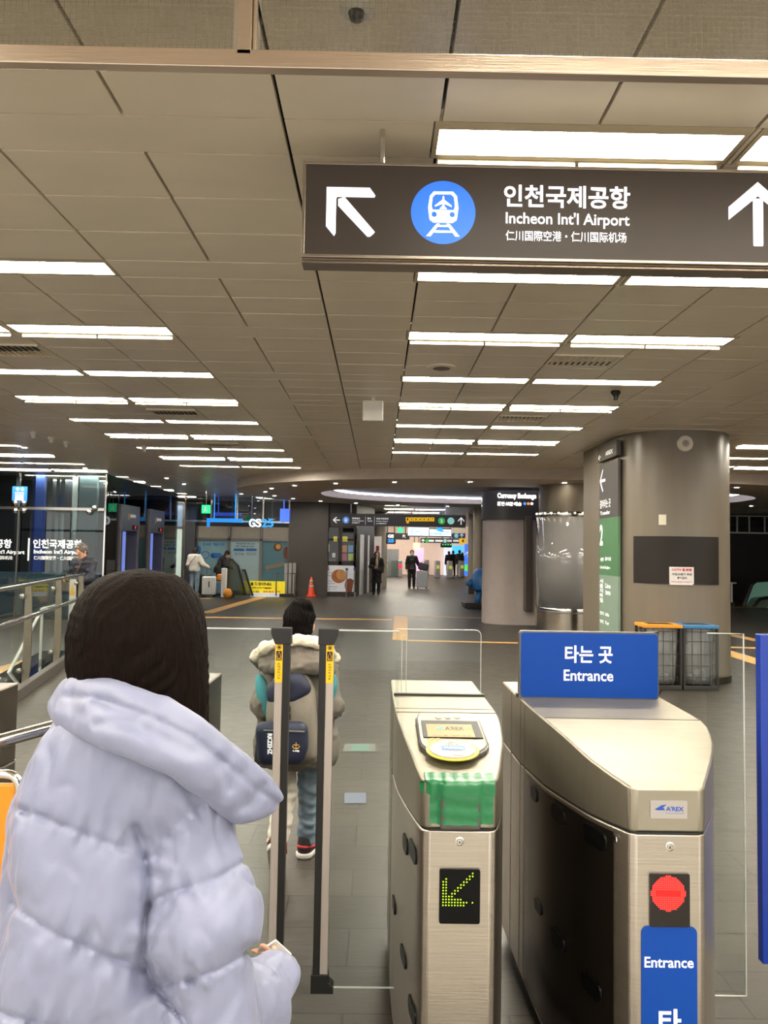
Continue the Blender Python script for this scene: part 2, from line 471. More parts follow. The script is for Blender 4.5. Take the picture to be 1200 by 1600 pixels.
# ceiling speaker, white box, dome, smoke heads
p = at(690, 574, 1); v = ray(690, 574); k = (H - LOW - CAM_H) / v.z; p = Vector((0, 0, CAM_H)) + v * k
t = thing('ceiling_speaker', 'round grey ceiling speaker near the second pair of lights', 'speaker', (p.x, p.y, H - LOW))
MB().lathe([(0.13, 0.0), (0.13, -0.008), (0.115, -0.012)], (p.x, p.y, H - LOW), 28).build('rim', cm, t, smooth='auto')
MB().lathe([(0.115, -0.010), (0.0, -0.016)], (p.x, p.y, H - LOW), 28).build('grille', mat('speaker_grey', (112, 104, 94), 0.6), t)
v = ray(583, 622); k = (H - LOW - CAM_H) / v.z; p = Vector((0, 0, CAM_H)) + v * k
t = thing('access_point', 'white square box hung under the ceiling left of the long lights', 'box', (p.x, p.y, H - LOW))
MB().box(p.x - 0.11, p.x + 0.11, p.y - 0.03, p.y + 0.02, H - LOW - 0.25, H - LOW - 0.03).build('housing', white_paint, t, bevel=0.012)
MB().cyl((p.x, p.y, H - LOW - 0.05), (p.x, p.y, H - LOW + 0.02), 0.025).build('bracket', white_paint, t)
v = ray(557, 15); k = (H - CAM_H) / v.z; p = Vector((0, 0, CAM_H)) + v * k
t = thing('ceiling_dome_camera', 'small white dome in the ceiling above the wired glass', 'camera', (p.x, p.y, H))
MB().lathe([(0.05, 0.01), (0.05, -0.006), (0.04, -0.012)], (p.x, p.y, H), 20).build('rim', white_paint, t, smooth='auto')
MB().lathe([(0.026, -0.010), (0.02, -0.03), (0.0, -0.036)], (p.x, p.y, H), 16).build('lens', black_gloss, t, smooth=True)
for (px, py, lab) in ((52, 675, 'small white ceiling sensor nearest the elevator hall edge'), (80, 683, 'small white ceiling sensor between its two neighbours'), (103, 690, 'small white ceiling sensor nearest the elevator corner'), (225, 697, 'small white ceiling sensor above the elevator corner'), (962, 611, 'small dark ceiling sprinkler near the pillar')):
    v = ray(px, py); k = (H - LOW - CAM_H) / v.z; p = Vector((0, 0, CAM_H)) + v * k
    o = MB().lathe([(0.045, 0.0), (0.05, -0.02), (0.03, -0.05), (0.02, -0.09), (0.0, -0.095)], (p.x, p.y, H - LOW), 14).build('ceiling_sensor', white_paint if px < 900 else black, smooth='auto')
    tag(o, lab, 'sensor')

# glass header above the gates with steel rail
BY = 1.60
zb = at(600, 115, BY + 0.013).z
t = thing('glass_header', 'wired glass header with steel rail above the gates', 'glass partition', (0, BY, zb))
mb = MB().box(-2.6, 2.6, BY, BY + 0.026, zb, zb + 0.042)
mb.build('bottom_rail', brushed('rail_bronze_steel', (188, 172, 156), 0.28, (1, 60, 60)), t, bevel=0.002)
def wired():
    m = glass('wired_glass', (214, 212, 204), 1.2)
    nt = m.node_tree; N = nt.nodes; L = nt.links
    out = N['Material Output']; old = out.inputs[0].links[0].from_socket
    tc = N.new('ShaderNodeTexCoord'); br = N.new('ShaderNodeTexBrick'); br.offset = 0
    mp = N.new('ShaderNodeMapping'); mp.inputs['Rotation'].default_value = (PI / 2, 0, 0)
    L.new(tc.outputs['Object'], mp.inputs[0]); L.new(mp.outputs[0], br.inputs[0])
    br.inputs['Scale'].default_value = 1; br.inputs['Brick Width'].default_value = 0.0135; br.inputs['Row Height'].default_value = 0.0135
    br.inputs['Mortar Size'].default_value = 0.0006; br.inputs['Mortar Smooth'].default_value = 0.3
    df = N.new('ShaderNodeBsdfDiffuse'); df.inputs[0].default_value = lin((92, 88, 82))
    mul = N.new('ShaderNodeMath'); mul.operation = 'MULTIPLY'; mul.inputs[1].default_value = 0.55
    ad = N.new('ShaderNodeMath'); ad.operation = 'ADD'; ad.inputs[1].default_value = 0.10
    L.new(br.outputs[1], mul.inputs[0]); L.new(mul.outputs[0], ad.inputs[0])
    s = N.new('ShaderNodeMixShader'); L.new(ad.outputs[0], s.inputs[0]); L.new(old, s.inputs[1]); L.new(df.outputs[0], s.inputs[2])
    L.new(s.outputs[0], out.inputs[0]); return m
wg = wired()
xm = at(385, 40, BY).x
zr = zb + 0.05
for x0, x1 in ((-2.6, xm - 0.03), (xm + 0.03, 2.6)):
    MB().add([(x0, BY + 0.008, zr - 0.05), (x1, BY + 0.008, zr - 0.05 - 0.0), (x1, BY + 0.008, H), (x0, BY + 0.008, H)], [(0, 1, 2, 3)]).build('glass_pane', wg, t)
mb = MB().box(xm - 0.021, xm + 0.012, BY, BY + 0.03, zb + 0.03, H)
mb.box(xm + 0.014, xm + 0.021, BY + 0.005, BY + 0.03, zb + 0.03, H)
mb.build('mullion', MATS['rail_bronze_steel'], t, bevel=0.002)
# ------------------------------------------------------------------ hanging direction sign over the gates
def rt_icon(mb, cx, cz, R, y):
    """white metro train with a plane in its windscreen, on rails; front view inside a disc"""
    k = R
    P = lambda pts: mb.poly([(cx + a * k, y, cz + b * k) for a, b in pts])
    # body outline as a frame: outer rounded, window cut by strips
    out = [(-0.40, -0.10), (-0.47, 0.15), (-0.42, 0.52), (-0.30, 0.66), (0.30, 0.66), (0.42, 0.52), (0.47, 0.15), (0.40, -0.10)]
    inn = [(-0.33, 0.08), (-0.36, 0.20), (-0.33, 0.48), (-0.24, 0.57), (0.24, 0.57), (0.33, 0.48), (0.36, 0.20), (0.33, 0.08)]
    n = len(out)
    for i in range(n - 1): P([out[i], inn[i], inn[i + 1], out[i + 1]])
    P([(-0.47, 0.15), (-0.44, -0.12), (0.44, -0.12), (0.47, 0.15), (0.33, 0.08), (-0.33, 0.08)])
    P([(-0.44, -0.12), (-0.42, -0.24), (-0.30, -0.33), (0.30, -0.33), (0.42, -0.24), (0.44, -0.12)])
    # plane
    P([(-0.025, 0.50), (0.0, 0.53), (0.025, 0.50), (0.035, 0.14), (-0.035, 0.14)])
    P([(-0.03, 0.40), (-0.26, 0.22), (-0.26, 0.17), (-0.03, 0.27)]); P([(0.03, 0.40), (0.03, 0.27), (0.26, 0.17), (0.26, 0.22)])
    P([(-0.03, 0.20), (-0.11, 0.13), (-0.11, 0.10), (0.11, 0.10), (0.11, 0.13), (0.03, 0.20)])
    # rails
    P([(-0.20, -0.36), (-0.10, -0.36), (-0.38, -0.76), (-0.52, -0.76)]); P([(0.10, -0.36), (0.20, -0.36), (0.52, -0.76), (0.38, -0.76)])
    P([(-0.17, -0.40), (0.17, -0.40), (0.17, -0.46), (-0.17, -0.46)]); P([(-0.29, -0.57), (0.29, -0.57), (0.29, -0.64), (-0.29, -0.64)])
def arrow_up(mb, cx, cz, h, y, ang=0.0, wd=0.16):
    """bold arrow: shaft + two arms, pointing up then rotated by ang (clockwise in the picture)"""
    c, s = math.cos(ang), math.sin(ang)
    def R(pts): mb.poly([(cx + (a * c + b * s) * h, y, cz + (-a * s + b * c) * h) for a, b in pts])
    w2 = wd / 2
    R([(-w2, -0.5), (w2, -0.5), (w2, 0.36), (-w2, 0.36)])
    q = 0.42
    R([(0, 0.5), (-q, 0.5 - q), (-q, 0.5 - q - wd * 1.35), (0, 0.5 - wd * 1.35)])
    R([(0, 0.5), (0, 0.5 - wd * 1.35), (q, 0.5 - q - wd * 1.35), (q, 0.5 - q)])
SY = 2.72
def sp(px, py): v = at(px, py, SY); return v.x, v.z
sx0, _ = sp(472, 330); sx1 = sx0 + 3.3
sz1 = sp(480, 256)[1]; sz0 = sp(480, 396)[1]; sb = sp(480, 407)[1]
t = thing('hanging_sign', 'long brown hanging sign to Incheon airport, with white arrows and blue train disc', 'sign', ((sx0 + sx1) / 2, SY, sb))
alu = brushed('sign_aluminium', (168, 158, 146), 0.3, (1, 60, 60))
face_m = mat('sign_face_brown', (56, 48, 43), 0.4, var=0.03, emit=(74, 65, 58), es=0.2, spec=0.3)
mb = MB(); f = 0.012
mb.box(sx0, sx1, SY, SY + 0.10, sz1, sz1 + f); mb.box(sx0, sx1, SY, SY + 0.10, sz0 - f, sz0)
mb.box(sx0, sx0 + f, SY, SY + 0.10, sz0, sz1); mb.box(sx1 - f, sx1, SY, SY + 0.10, sz0, sz1)
mb.build('frame', alu, t, bevel=0.002)
MB().box(sx0 + f, sx1 - f, SY + 0.004, SY + 0.095, sz0, sz1).build('face_panel', face_m, t)
mb = MB().box(sx0 + 0.006, sx1 - 0.006, SY + 0.012, SY + 0.09, sb + 0.010, sz0 - f); mb.box(sx0, sx1, SY + 0.02, SY + 0.10, sb, sb + 0.011)
for xx in (sx0 + 0.03, sx0 + 0.46, sx0 + 0.9): mb.sphere((xx, SY + 0.012, sb + 0.016), 0.004, 8, 5)
mb.build('base_tray', brushed('tray_steel', (132, 120, 108), 0.35, (1, 60, 60)), t, bevel=0.0015)
Yf = SY + 0.002
white_glow = mat('sign_white_backlit', (250, 250, 255), 0.5, emit=(245, 245, 255), es=0.75)
def sxz(px, py): v = at(px, py, Yf); return v.x, v.z
# the roll of the camera is undone by measuring every element's box at its own centre
def sbox(x0, x1, y0, y1):
    cx, cy = (x0 + x1) / 2, (y0 + y1) / 2
    c = at(cx, cy, Yf); k = Yf / FPX * 1.002
    return c.x - (x1 - x0) / 2 * k, c.x + (x1 - x0) / 2 * k, c.z - (y1 - y0) / 2 * k, c.z + (y1 - y0) / 2 * k
mb = MB()
mb.text('인천국제공항', *sbox(785, 987, 289, 326), y=Yf, bold=0.022)
mb.text("Incheon Int'l Airport", *sbox(788, 986, 332, 357), y=Yf, bold=0.014)
mb.text('仁川国際空港・仁川国际机场', *sbox(788, 981, 361, 378), y=Yf, bold=0.008)
mb.build('lettering', white_glow, t, recalc=False)
mb = MB(); a = sbox(509, 587, 291, 371)
def A(u, v): return (a[0] + u * (a[1] - a[0]), Yf, a[2] + v * (a[3] - a[2]))
mb.poly([A(0, 1), A(0, 0.2), A(.17, 0), A(.20, .06), A(.20, .76), A(.22, .80)])
mb.poly([A(0, 1), A(.22, .80), A(.98, .80), A(1, .84), A(.88, 1)])
mb.poly([A(.24, .76), A(.37, .80), A(1, .10), A(.97, .06), A(.90, .0), A(.85, .0), A(.24, .62)])
mb.build('arrow', white_glow, t, recalc=False)
a = sbox(1137, 1232, 282, 387); mb = MB()
w_ = a[1] - a[0]; cx = (a[0] + a[1]) / 2; h_ = a[3] - a[2]
mb.poly([(cx - 0.085 * w_, Yf, a[2] + 0.02 * h_), (cx - 0.07 * w_, Yf, a[2]), (cx + 0.07 * w_, Yf, a[2]), (cx + 0.085 * w_, Yf, a[2] + 0.02 * h_), (cx + 0.085 * w_, Yf, a[3] - 0.26 * h_), (cx - 0.085 * w_, Yf, a[3] - 0.26 * h_)])
mb.poly([(cx, Yf, a[3]), (a[0], Yf, a[3] - 0.40 * h_), (a[0], Yf, a[3] - 0.60 * h_), (cx, Yf, a[3] - 0.22 * h_)])
mb.poly([(cx, Yf, a[3]), (cx, Yf, a[3] - 0.22 * h_), (a[1], Yf, a[3] - 0.60 * h_), (a[1], Yf, a[3] - 0.40 * h_)])
mb.build('arrow', white_glow, t, recalc=False)
blue_glow = mat('sign_blue_backlit', (42, 112, 232), 0.4, emit=(36, 110, 240), es=0.55)
c = sbox(641, 744, 280, 384); R = (c[1] - c[0]) / 2; cxc, czc = (c[0] + c[1]) / 2, (c[2] + c[3]) / 2
ds = MB().disc(cxc, czc, R, Yf, 48).build('train_disc', blue_glow, t, recalc=False)
mb = MB(); rt_icon(mb, cxc, czc, R, Yf - 0.001); mb.build('train_symbol', white_glow, ds, recalc=False)
mb = MB()
for s in (-1, 1): mb.disc(cxc + s * 0.28 * R, czc - 0.07 * R, 0.085 * R, Yf - 0.002, 14)
mb.build('headlamp', blue_glow, ds, recalc=False)
px = at(597, 250, SY + 0.05).x
MB().cyl((px, SY + 0.05, sz1), (px, SY + 0.05, H - LOW), 0.011).build('hanger_rod', chrome, t, smooth='auto')
MB().cyl((sx1 - 0.4, SY + 0.05, sz1), (sx1 - 0.4, SY + 0.05, H - LOW), 0.011).build('hanger_rod', chrome, t, smooth='auto')

# ------------------------------------------------------------------ gate machines
TOP, FRT = 1.10, 1.03
def make_gate(st, ztop, zseam, name, label, frontfirst=True):
    """st: stations (Y, xl, xr) from the passenger end to the rear; ztop, zseam: functions of Y"""
    x0 = sum((s[1] + s[2]) / 2 for s in st) / len(st)
    y0 = st[0][0]
    t = thing(name, label, 'ticket gate', (x0, (st[0][0] + st[-1][0]) / 2, 0))
    n = len(st)
    def shell(za, zb, inset=0.0):
        mb = MB(); vs = []
        for (Y, xl, xr) in st:
            vs += [(xl + inset, Y, za(Y)), (xl + inset, Y, zb(Y)), (xr - inset, Y, zb(Y)), (xr - inset, Y, za(Y))]
        fs = []
        for i in range(n - 1):
            a, b = i * 4, i * 4 + 4
            fs += [(a, a + 1, b + 1, b), (a + 1, a + 2, b + 2, b + 1), (a + 2, a + 3, b + 3, b + 2), (a + 3, a, b, b + 3)]
        fs += [(0, 3, 2, 1), ((n - 1) * 4, (n - 1) * 4 + 1, (n - 1) * 4 + 2, (n - 1) * 4 + 3)]
        return mb.add(vs, fs)
    return t, shell
def side_slots(xs, zs, w, h, side_x, norm):
    pass
def smooth_st(ctrl, n=18):
    """resample control stations with smooth interpolation, keeping the rounded front corners"""
    c = np.array(ctrl); Y = c[:, 0]
    ys = np.concatenate([c[:3, 0], np.linspace(c[2, 0], c[-1, 0], n)[1:]])
    def pch(y, v):
        d = np.diff(v) / np.diff(Y); m = np.zeros(len(v)); m[0] = d[0]; m[-1] = d[-1]
        for i in range(1, len(v) - 1): m[i] = 0 if d[i - 1] * d[i] <= 0 else 2 * d[i - 1] * d[i] / (d[i - 1] + d[i])
        i = np.clip(np.searchsorted(Y, y, side='right') - 1, 0, len(Y) - 2); h = Y[i + 1] - Y[i]; s = (y - Y[i]) / h
        return (2 * s**3 - 3 * s**2 + 1) * v[i] + (s**3 - 2 * s**2 + s) * h * m[i] + (-2 * s**3 + 3 * s**2) * v[i + 1] + (s**3 - s**2) * h * m[i + 1]
    return [(float(y), float(pch(y, c[:, 1])), float(pch(y, c[:, 2]))) for y in ys]
def ztop_fn(y0, yk, zf=FRT, zt=TOP):
    def f(y):
        if y >= yk: return zt
        s = (y - y0) / (yk - y0); return zf + (zt - zf) * (1 - (1 - s) ** 1.5)
    return f
# gate A (green tape) and gate B (Entrance sign)
YFA, YFB = 2.105, 2.07
stA = smooth_st([(2.105, .156, .328), (2.113, .141, .343), (2.131, .132, .353), (2.262, .113, .385), (2.40, .096, .413), (2.658, .074, .436), (2.966, .067, .434), (3.31, .066, .430)])
zA = ztop_fn(YFA, 2.67); sA = lambda y: 0.90 - 0.085 * min(1, max(0, (y - YFA) / 0.9))
A_, shA = make_gate(stA, zA, sA, 'ticket_gate', 'narrow steel ticket gate with green tape, card reader and green arrow display')
shA(sA, zA).build('head', steel_top, A_, smooth='auto', angle=25, bevel=0.006, weld=True)
shA(lambda y: 0.06, lambda y: sA(y) - 0.006).build('body', steel_v, A_, smooth='auto', angle=25, bevel=0.004, weld=True)
shA(lambda y: 0.0, lambda y: 0.06, 0.03).build('plinth', black, A_)
shA(lambda y: sA(y) - 0.0065, lambda y: sA(y) + 0.0005, 0.004).build('seam_gasket', black, A_)
stB = smooth_st([(2.07, .725, .903), (2.078, .709, .919), (2.098, .700, .930), (2.235, .648, 1.010), (2.40, .616, 1.09), (2.61, .585, 1.142), (2.953, .571, 1.150), (3.306, .562, 1.150)])
zB = ztop_fn(YFB, 2.61, 1.03); sB = lambda y: 0.911 - 0.063 * min(1, max(0, (y - YFB) / 0.9))
B_, shB = make_gate(stB, zB, sB, 'ticket_gate', 'wide steel ticket gate carrying a blue Entrance sign and red stop display')
shB(sB, zB).build('head', steel_top, B_, smooth='auto', angle=25, bevel=0.006, weld=True)
shB(lambda y: 0.06, lambda y: sB(y) - 0.006).build('body', steel_v, B_, smooth='auto', angle=25, bevel=0.004, weld=True)
shB(lambda y: 0.0, lambda y: 0.06, 0.03).build('plinth', black, B_)
shB(lambda y: sB(y) - 0.0065, lambda y: sB(y) + 0.0005, 0.004).build('seam_gasket', black, B_)
def front_on(P, Y, px, py): v = at(px, py, Y); return v.x, v.z
def fbox(x0, x1, y0, y1, Y):
    c = at((x0 + x1) / 2, (y0 + y1) / 2, Y); k = Y / FPX
    return c.x - (x1 - x0) / 2 * k, c.x + (x1 - x0) / 2 * k, c.z - (y1 - y0) / 2 * k, c.z + (y1 - y0) / 2 * k
def lock(P, px, py, Y):
    v = at(px, py, Y)
    k = MB().lathe([(0.013, 0.0), (0.013, -0.003), (0.010, -0.004), (0.010, -0.002), (0.007, -0.0025), (0.006, -0.004), (0, -0.0045)], (v.x, Y, v.z), 18, 'Y').build('lock', chrome, P, smooth='auto')
    MB().box(v.x - 0.0012, v.x + 0.0012, Y - 0.0055, Y - 0.004, v.z - 0.005, v.z + 0.002).build('keyhole', black, k)
lock(A_, 718, 1314, YFA); lock(B_, 1046, 1322, YFB)
# LED displays
a = fbox(687, 749, 1359, 1440, YFA)
d = slab(MB(), rrect(*a, 0.006), YFA - .006, YFA + .002).build('display', black_gloss, A_)
mb = MB()
rows_ = ["....................#", "...................##", "..................###", "...#.............####", "..##............####.", ".###...........####..", "####..........####...", "####.........####....", "####........####.....", "####.......####......",
         "####......####.......", "####.....####........", "####....####.........", "####...####..........", "####..####...........", "#########............", "########.............", "#######..............", "##############.......", "################....#", "#################..##", "################.##..", "###############......"]
bx0, bx1, bz0, bz1 = fbox(693, 738, 1366, 1414, YFA - .008)
R_ = len(rows_); Cn = 21
for r, line in enumerate(rows_):
    for cc, ch in enumerate(line):
        if ch == '#' and (r + cc) % 1 == 0:
            if r % 2 or cc % 2: continue
            x = bx0 + (bx1 - bx0) * cc / 20; z = bz1 - (bz1 - bz0) * r / (R_ - 1)
            mb.disc(x, z, 0.0019, YFA - .0065, 8)
mb.build('led_dots', emis('led_green', (170, 235, 20), 2.2), d, recalc=False)
a = fbox(1015, 1076, 1366, 1445, YFB)
d = slab(MB(), rrect(*a, 0.004), YFB - .006, YFB + .002).build('display', mat('led_window_black', (14, 6, 6), 0.15), B_)
cx, cz = at(1045, 1397, YFB - .01).x, at(1045, 1397, YFB - .01).z
MB().disc(cx, cz, 0.046, YFB - .0063, 40).build('led_glow', emis('led_red_ground', (150, 4, 4), 0.9), d, recalc=False)
mb = MB(); st = 0.0052
for i in range(-9, 10):
    for j in range(-9, 10):
        if i * i + j * j > 84 or (abs(i) <= 6 and abs(j) <= 1): continue
        mb.disc(cx + i * st, cz + j * st, 0.0017, YFB - .0068, 8)
mb.build('led_dots', emis('led_red', (255, 50, 45), 2.2), d, recalc=False)
# gate A: card reader, screen and green tape on the sloping top
def onA(px, py, lift=0.0):
    """point of gate A's top surface seen at that spot (marched along the view line)"""
    v = ray(px, py); o = Vector((0, 0, CAM_H)); y = 1.9
    while y < 3.3:
        p = o + v * (y / v.y)
        if p.z <= zA(p.y) + lift: return p
        y += 0.002
    return p
def topA(x, y, lift): return (x, y, zA(y) + lift)
# reader bezel: long rounded plate lying on the slope
c0 = onA(704, 1190); c1 = onA(704, 1121)
cxr = (onA(652, 1150).x + onA(757, 1150).x) / 2; hw = (onA(757, 1150).x - onA(652, 1150).x) / 2
ya_, yb_ = c0.y, c1.y
def plate(mb, pts, l0, l1):
    n = len(pts); a = [topA(x, y, l0) for x, y in pts]; b = [topA(x, y, l1) for x, y in pts]
    mb.add(a + b, [tuple(range(n)), tuple(range(n, 2 * n))] + [(i, (i + 1) % n, n + (i + 1) % n, n + i) for i in range(n)])
def bez(hw, y0, y1, nose):
    """outline rounder at the near end"""
    L = []
    for i in range(13):
        t = PI + PI * i / 12; L.append((cxr + hw * math.cos(t), y0 + nose + nose * math.sin(t)))
    L += [(cxr + hw, y1 - 0.06), (cxr + hw * 0.86, y1), (cxr - hw * 0.86, y1), (cxr - hw, y1 - 0.06)]
    return L
mb = MB(); plate(mb, bez(hw, ya_, yb_, 0.10), -0.002, 0.014); mb.build('reader_bezel', mat('reader_dark_rim', (58, 56, 52), 0.3), A_, bevel=0.004)
mb = MB(); plate(mb, bez(hw * 0.95, ya_ + 0.012, yb_ - 0.005, 0.095), 0.012, 0.017); rb = mb.build('reader_plate', steel_top, A_, bevel=0.002)
def rect_on(px0, px1, py0, py1, l):
    a, b = onA(px0, py1, l), onA(px1, py1, l); c_, d_ = onA(px1, py0, l), onA(px0, py0, l)
    ym = (a.y + b.y) / 2; yt = (c_.y + d_.y) / 2; xa = (a.x + d_.x) / 2; xb = (b.x + c_.x) / 2
    return xa, xb, ym, yt
xa, xb, ym, yt = rect_on(660, 750, 1127, 1153, 0.017)
mb = MB(); plate(mb, [(xa, ym), (xb, ym), (xb, yt), (xa, yt)], 0.016, 0.0185); sw = mb.build('screen_well', black_gloss, A_)
w_ = xb - xa; hgt = yt - ym
mb = MB(); plate(mb, [(xa + 0.07 * w_, ym + 0.01 * hgt), (xb - 0.13 * w_, ym + 0.01 * hgt), (xb - 0.13 * w_, yt - 0.25 * hgt), (xa + 0.07 * w_, yt - 0.25 * hgt)], 0.018, 0.0195)
sc = mb.build('screen', mat('screen_buff', (120, 98, 62), 0.4, emit=(214, 180, 120), es=0.45, spec=0.2), A_)
fnS = lambda x, z: topA(x, z, 0.0203)
sw0, sw1, sh0, sh1 = xa + 0.07 * w_, xb - 0.13 * w_, ym, yt - 0.25 * hgt
W_, H_ = sw1 - sw0, sh1 - sh0
mb = MB(); mb.text('A\'REX', sw0 + 0.40 * W_, sw0 + 0.80 * W_, sh0 + 0.52 * H_, sh0 + 0.80 * H_, bold=0.02, fn=fnS)
mb.text('카드를 대주세요', sw0 + 0.10 * W_, sw0 + 0.92 * W_, sh0 + 0.03 * H_, sh0 + 0.14 * H_, fn=fnS)
mb.build('lettering', mat('screen_text', (70, 62, 50), 0.5), sc, recalc=False)
mb = MB(); mb.poly([fnS(sw0 + 0.19 * W_, sh0 + 0.58 * H_), fnS(sw0 + 0.36 * W_, sh0 + 0.55 * H_), fnS(sw0 + 0.36 * W_, sh0 + 0.76 * H_), fnS(sw0 + 0.30 * W_, sh0 + 0.74 * H_)])
mb.build('logo', mat('logo_teal', (60, 190, 160), 0.5, emit=(60, 190, 160), es=0.4), sc, recalc=False)
# reader target ellipse
cc = onA(707, 1173, 0.017); ex = (onA(751, 1173, 0.017).x - onA(668, 1173, 0.017).x) / 2
ey = (onA(707, 1157, 0.017).y - onA(707, 1188, 0.017).y) / 2
el = lambda k: [(cc.x + ex * k * math.cos(2 * PI * i / 36), cc.y + ey * k * math.sin(2 * PI * i / 36)) for i in range(36)]
mb = MB(); plate(mb, el(1.0), 0.016, 0.0195); mb.build('reader_ring', mat('ring_yellow', (180, 168, 50), 0.4, emit=(226, 214, 60), es=0.12), A_)
mb = MB(); plate(mb, el(0.86), 0.019, 0.0225); rt = mb.build('reader_target', mat('reader_white', (160, 156, 152), 0.4), A_)
mb = MB(); fnR = lambda x, z: topA(x, z, 0.0232)
mb.poly([fnR(cc.x - 0.42 * ex, cc.y - 0.14 * ey), fnR(cc.x + 0.48 * ex, cc.y - 0.14 * ey), fnR(cc.x + 0.48 * ex, cc.y + 0.32 * ey), fnR(cc.x - 0.42 * ex, cc.y + 0.32 * ey)])
mb.build('card_symbol', mat('card_blue', (70, 118, 200), 0.4), rt, recalc=False)
mb = MB(); fnR2 = lambda x, z: topA(x, z, 0.0238)
mb.text('카드접촉', cc.x - 0.3 * ex, cc.x + 0.38 * ex, cc.y - 0.05 * ey, cc.y + 0.16 * ey, bold=0.02, fn=fnR2); mb.build('lettering', letter_w, rt, recalc=False)
mb = MB(); mb.text('교통카드', cc.x - 0.12 * ex, cc.x + 0.18 * ex, cc.y + 0.56 * ey, cc.y + 0.70 * ey, bold=0.01, fn=fnR)
mb.text('대는 곳', cc.x - 0.2 * ex, cc.x + 0.28 * ex, cc.y + 0.38 * ey, cc.y + 0.52 * ey, bold=0.01, fn=fnR); mb.build('lettering', letter_k, rt, recalc=False)
mb = MB(); mb.poly([fnR2(cc.x + a * ex, cc.y + b * ey) for a, b in ((-0.05, -0.62), (-0.05, -0.22), (0.03, -0.22), (0.06, -0.42), (0.22, -0.30), (0.38, -0.36), (0.42, -0.55), (0.3, -0.66))])
mb.build('hand_symbol', mat('hand_pink', (222, 190, 180), 0.5), rt, recalc=False)
for i in range(3):
    q = onA(685 + i * 14.5, 1121.5, 0.017)
    MB().lathe([(0.011, 0.014), (0.011, 0.0185), (0.008, 0.020), (0, 0.0205)], (q.x, q.y, zA(q.y)), 16).build('indicator_lamp', mat('indicator_clear', (196, 190, 176), 0.15), A_, smooth='auto')
mb = MB()
for i in range(2):
    q = onA(667 + i * 9, 1157, 0.018); qx, qy = q.x, q.y; e = 0.016
    mb.poly([topA(qx, qy, 0.0178), topA(qx + e, qy - e * 1.3, 0.0178), topA(qx + 1.6 * e, qy - e * 1.3, 0.0178), topA(qx + 0.6 * e, qy, 0.0178)])
    mb.poly([topA(qx, qy, 0.0178), topA(qx + 0.6 * e, qy, 0.0178), topA(qx + 1.6 * e, qy + e * 1.3, 0.0178), topA(qx + e, qy + e * 1.3, 0.0178)])
mb.build('chevron', MATS['ring_yellow'], A_, recalc=False)
# joint lines and black strip on the flat rear part, transparent screen
mb = MB(); mb.box(stA[-1][1] + 0.006, .432, 2.958, 2.978, TOP - 0.004, TOP + 0.008); mb.build('screen_holder', black, A_)
mb = MB(); mb.box(0.076, .434, 2.66, 2.664, TOP - 0.004, TOP + 0.0015); mb.box(0.074, .434, 2.72, 2.724, TOP - 0.004, TOP + 0.0015); mb.build('top_seam', steel_dark, A_)
xA0, xA1 = 0.078, .418
pts = [(xA0, TOP), (xA1, TOP)] + arc(xA1 - 0.022, TOP + 0.262 - 0.022, 0.022, 0, PI / 2, 6) + [(xA0, TOP + 0.262)]
acr = glass('acrylic_sheet', (248, 250, 249), 0.35)
sc_ = slab(MB(), pts, 2.964, 2.970).build('acrylic_screen', acr, A_)
ed = mat('acrylic_edge', (206, 208, 202), 0.2)
mb = MB(); ep = [(x, 2.967, z) for x, z in pts[1:]]; mb.tube(ep, 0.0016, 5)
mb.tube([(x, 2.967, z) for x, z in [(xA0 + 0.024, TOP + 0.01), (xA0 + 0.024, TOP + 0.225)] + arc(xA0 + 0.033, TOP + 0.23, 0.009, PI, 0, 8) + [(xA0 + 0.042, TOP + 0.01)]], 0.0014, 5)
mb.build('cut_edge', ed, sc_)
# green tape over the coin slot
gt = mat('green_tape', (14, 104, 60), 0.30, var=0.05, vscale=18, bump=0.35, bscale=22, coat=0.3)
gx0, gx1, gz0, gz1 = fbox(672, 770, 1222, 1286, YFA)
mb = MB(); nx, nz = 28, 14
def tape_pt(u, v):
    x = gx0 + (gx1 - gx0) * u; z = gz0 + (gz1 - gz0) * v
    bulge = 0.012 * (1 / (1 + math.exp(-(u - 0.17) * 60)) - 1 / (1 + math.exp(-(u - 0.80) * 60)))
    return (x, YFA - .0015 - bulge - 0.0012 * math.sin(z * 160 + 2 * u), z + 0.001 * math.sin(u * 25))
mb.add([tape_pt(i / nx, j / nz) for j in range(nz + 1) for i in range(nx + 1)], [(j * (nx + 1) + i, j * (nx + 1) + i + 1, (j + 1) * (nx + 1) + i + 1, (j + 1) * (nx + 1) + i) for j in range(nz) for i in range(nx)])
mb.build('green_tape', gt, A_, smooth=True, recalc=False)
hx0, hx1 = fbox(657, 772, 1222, 1286, YFA)[:2]
mb = MB(); nx, nz = 34, 12
def tape2(u, v):
    x = hx0 + (hx1 - hx0) * u; s = v * 0.085 - 0.035
    bulge = 0.012 * (1 / (1 + math.exp(-(u - 0.27) * 60)) - 1 / (1 + math.exp(-(u - 0.81) * 60)))
    wv = 0.0025 * math.sin(u * 30) * (1 - v)
    if s < 0:
        edge = 0.0
        xl = 0.142; yy = YFA - .0035 - bulge - 0.002
        if x < xl + 0.014: yy = YFA - .0035 + max(0, (0.156 - x)) * 0.9
        return (x, yy, FRT + s + wv)
    y = YFA - .0035 + s - bulge * max(0, 1 - s * 60)
    return (max(x, 0.142), y, zA(max(y, YFA)) + 0.003 + 0.001 * math.sin(u * 40))
mb.add([tape2(i / nx, j / nz) for j in range(nz + 1) for i in range(nx + 1)], [(j * (nx + 1) + i, j * (nx + 1) + i + 1, (j + 1) * (nx + 1) + i + 1, (j + 1) * (nx + 1) + i) for j in range(nz) for i in range(nx)])
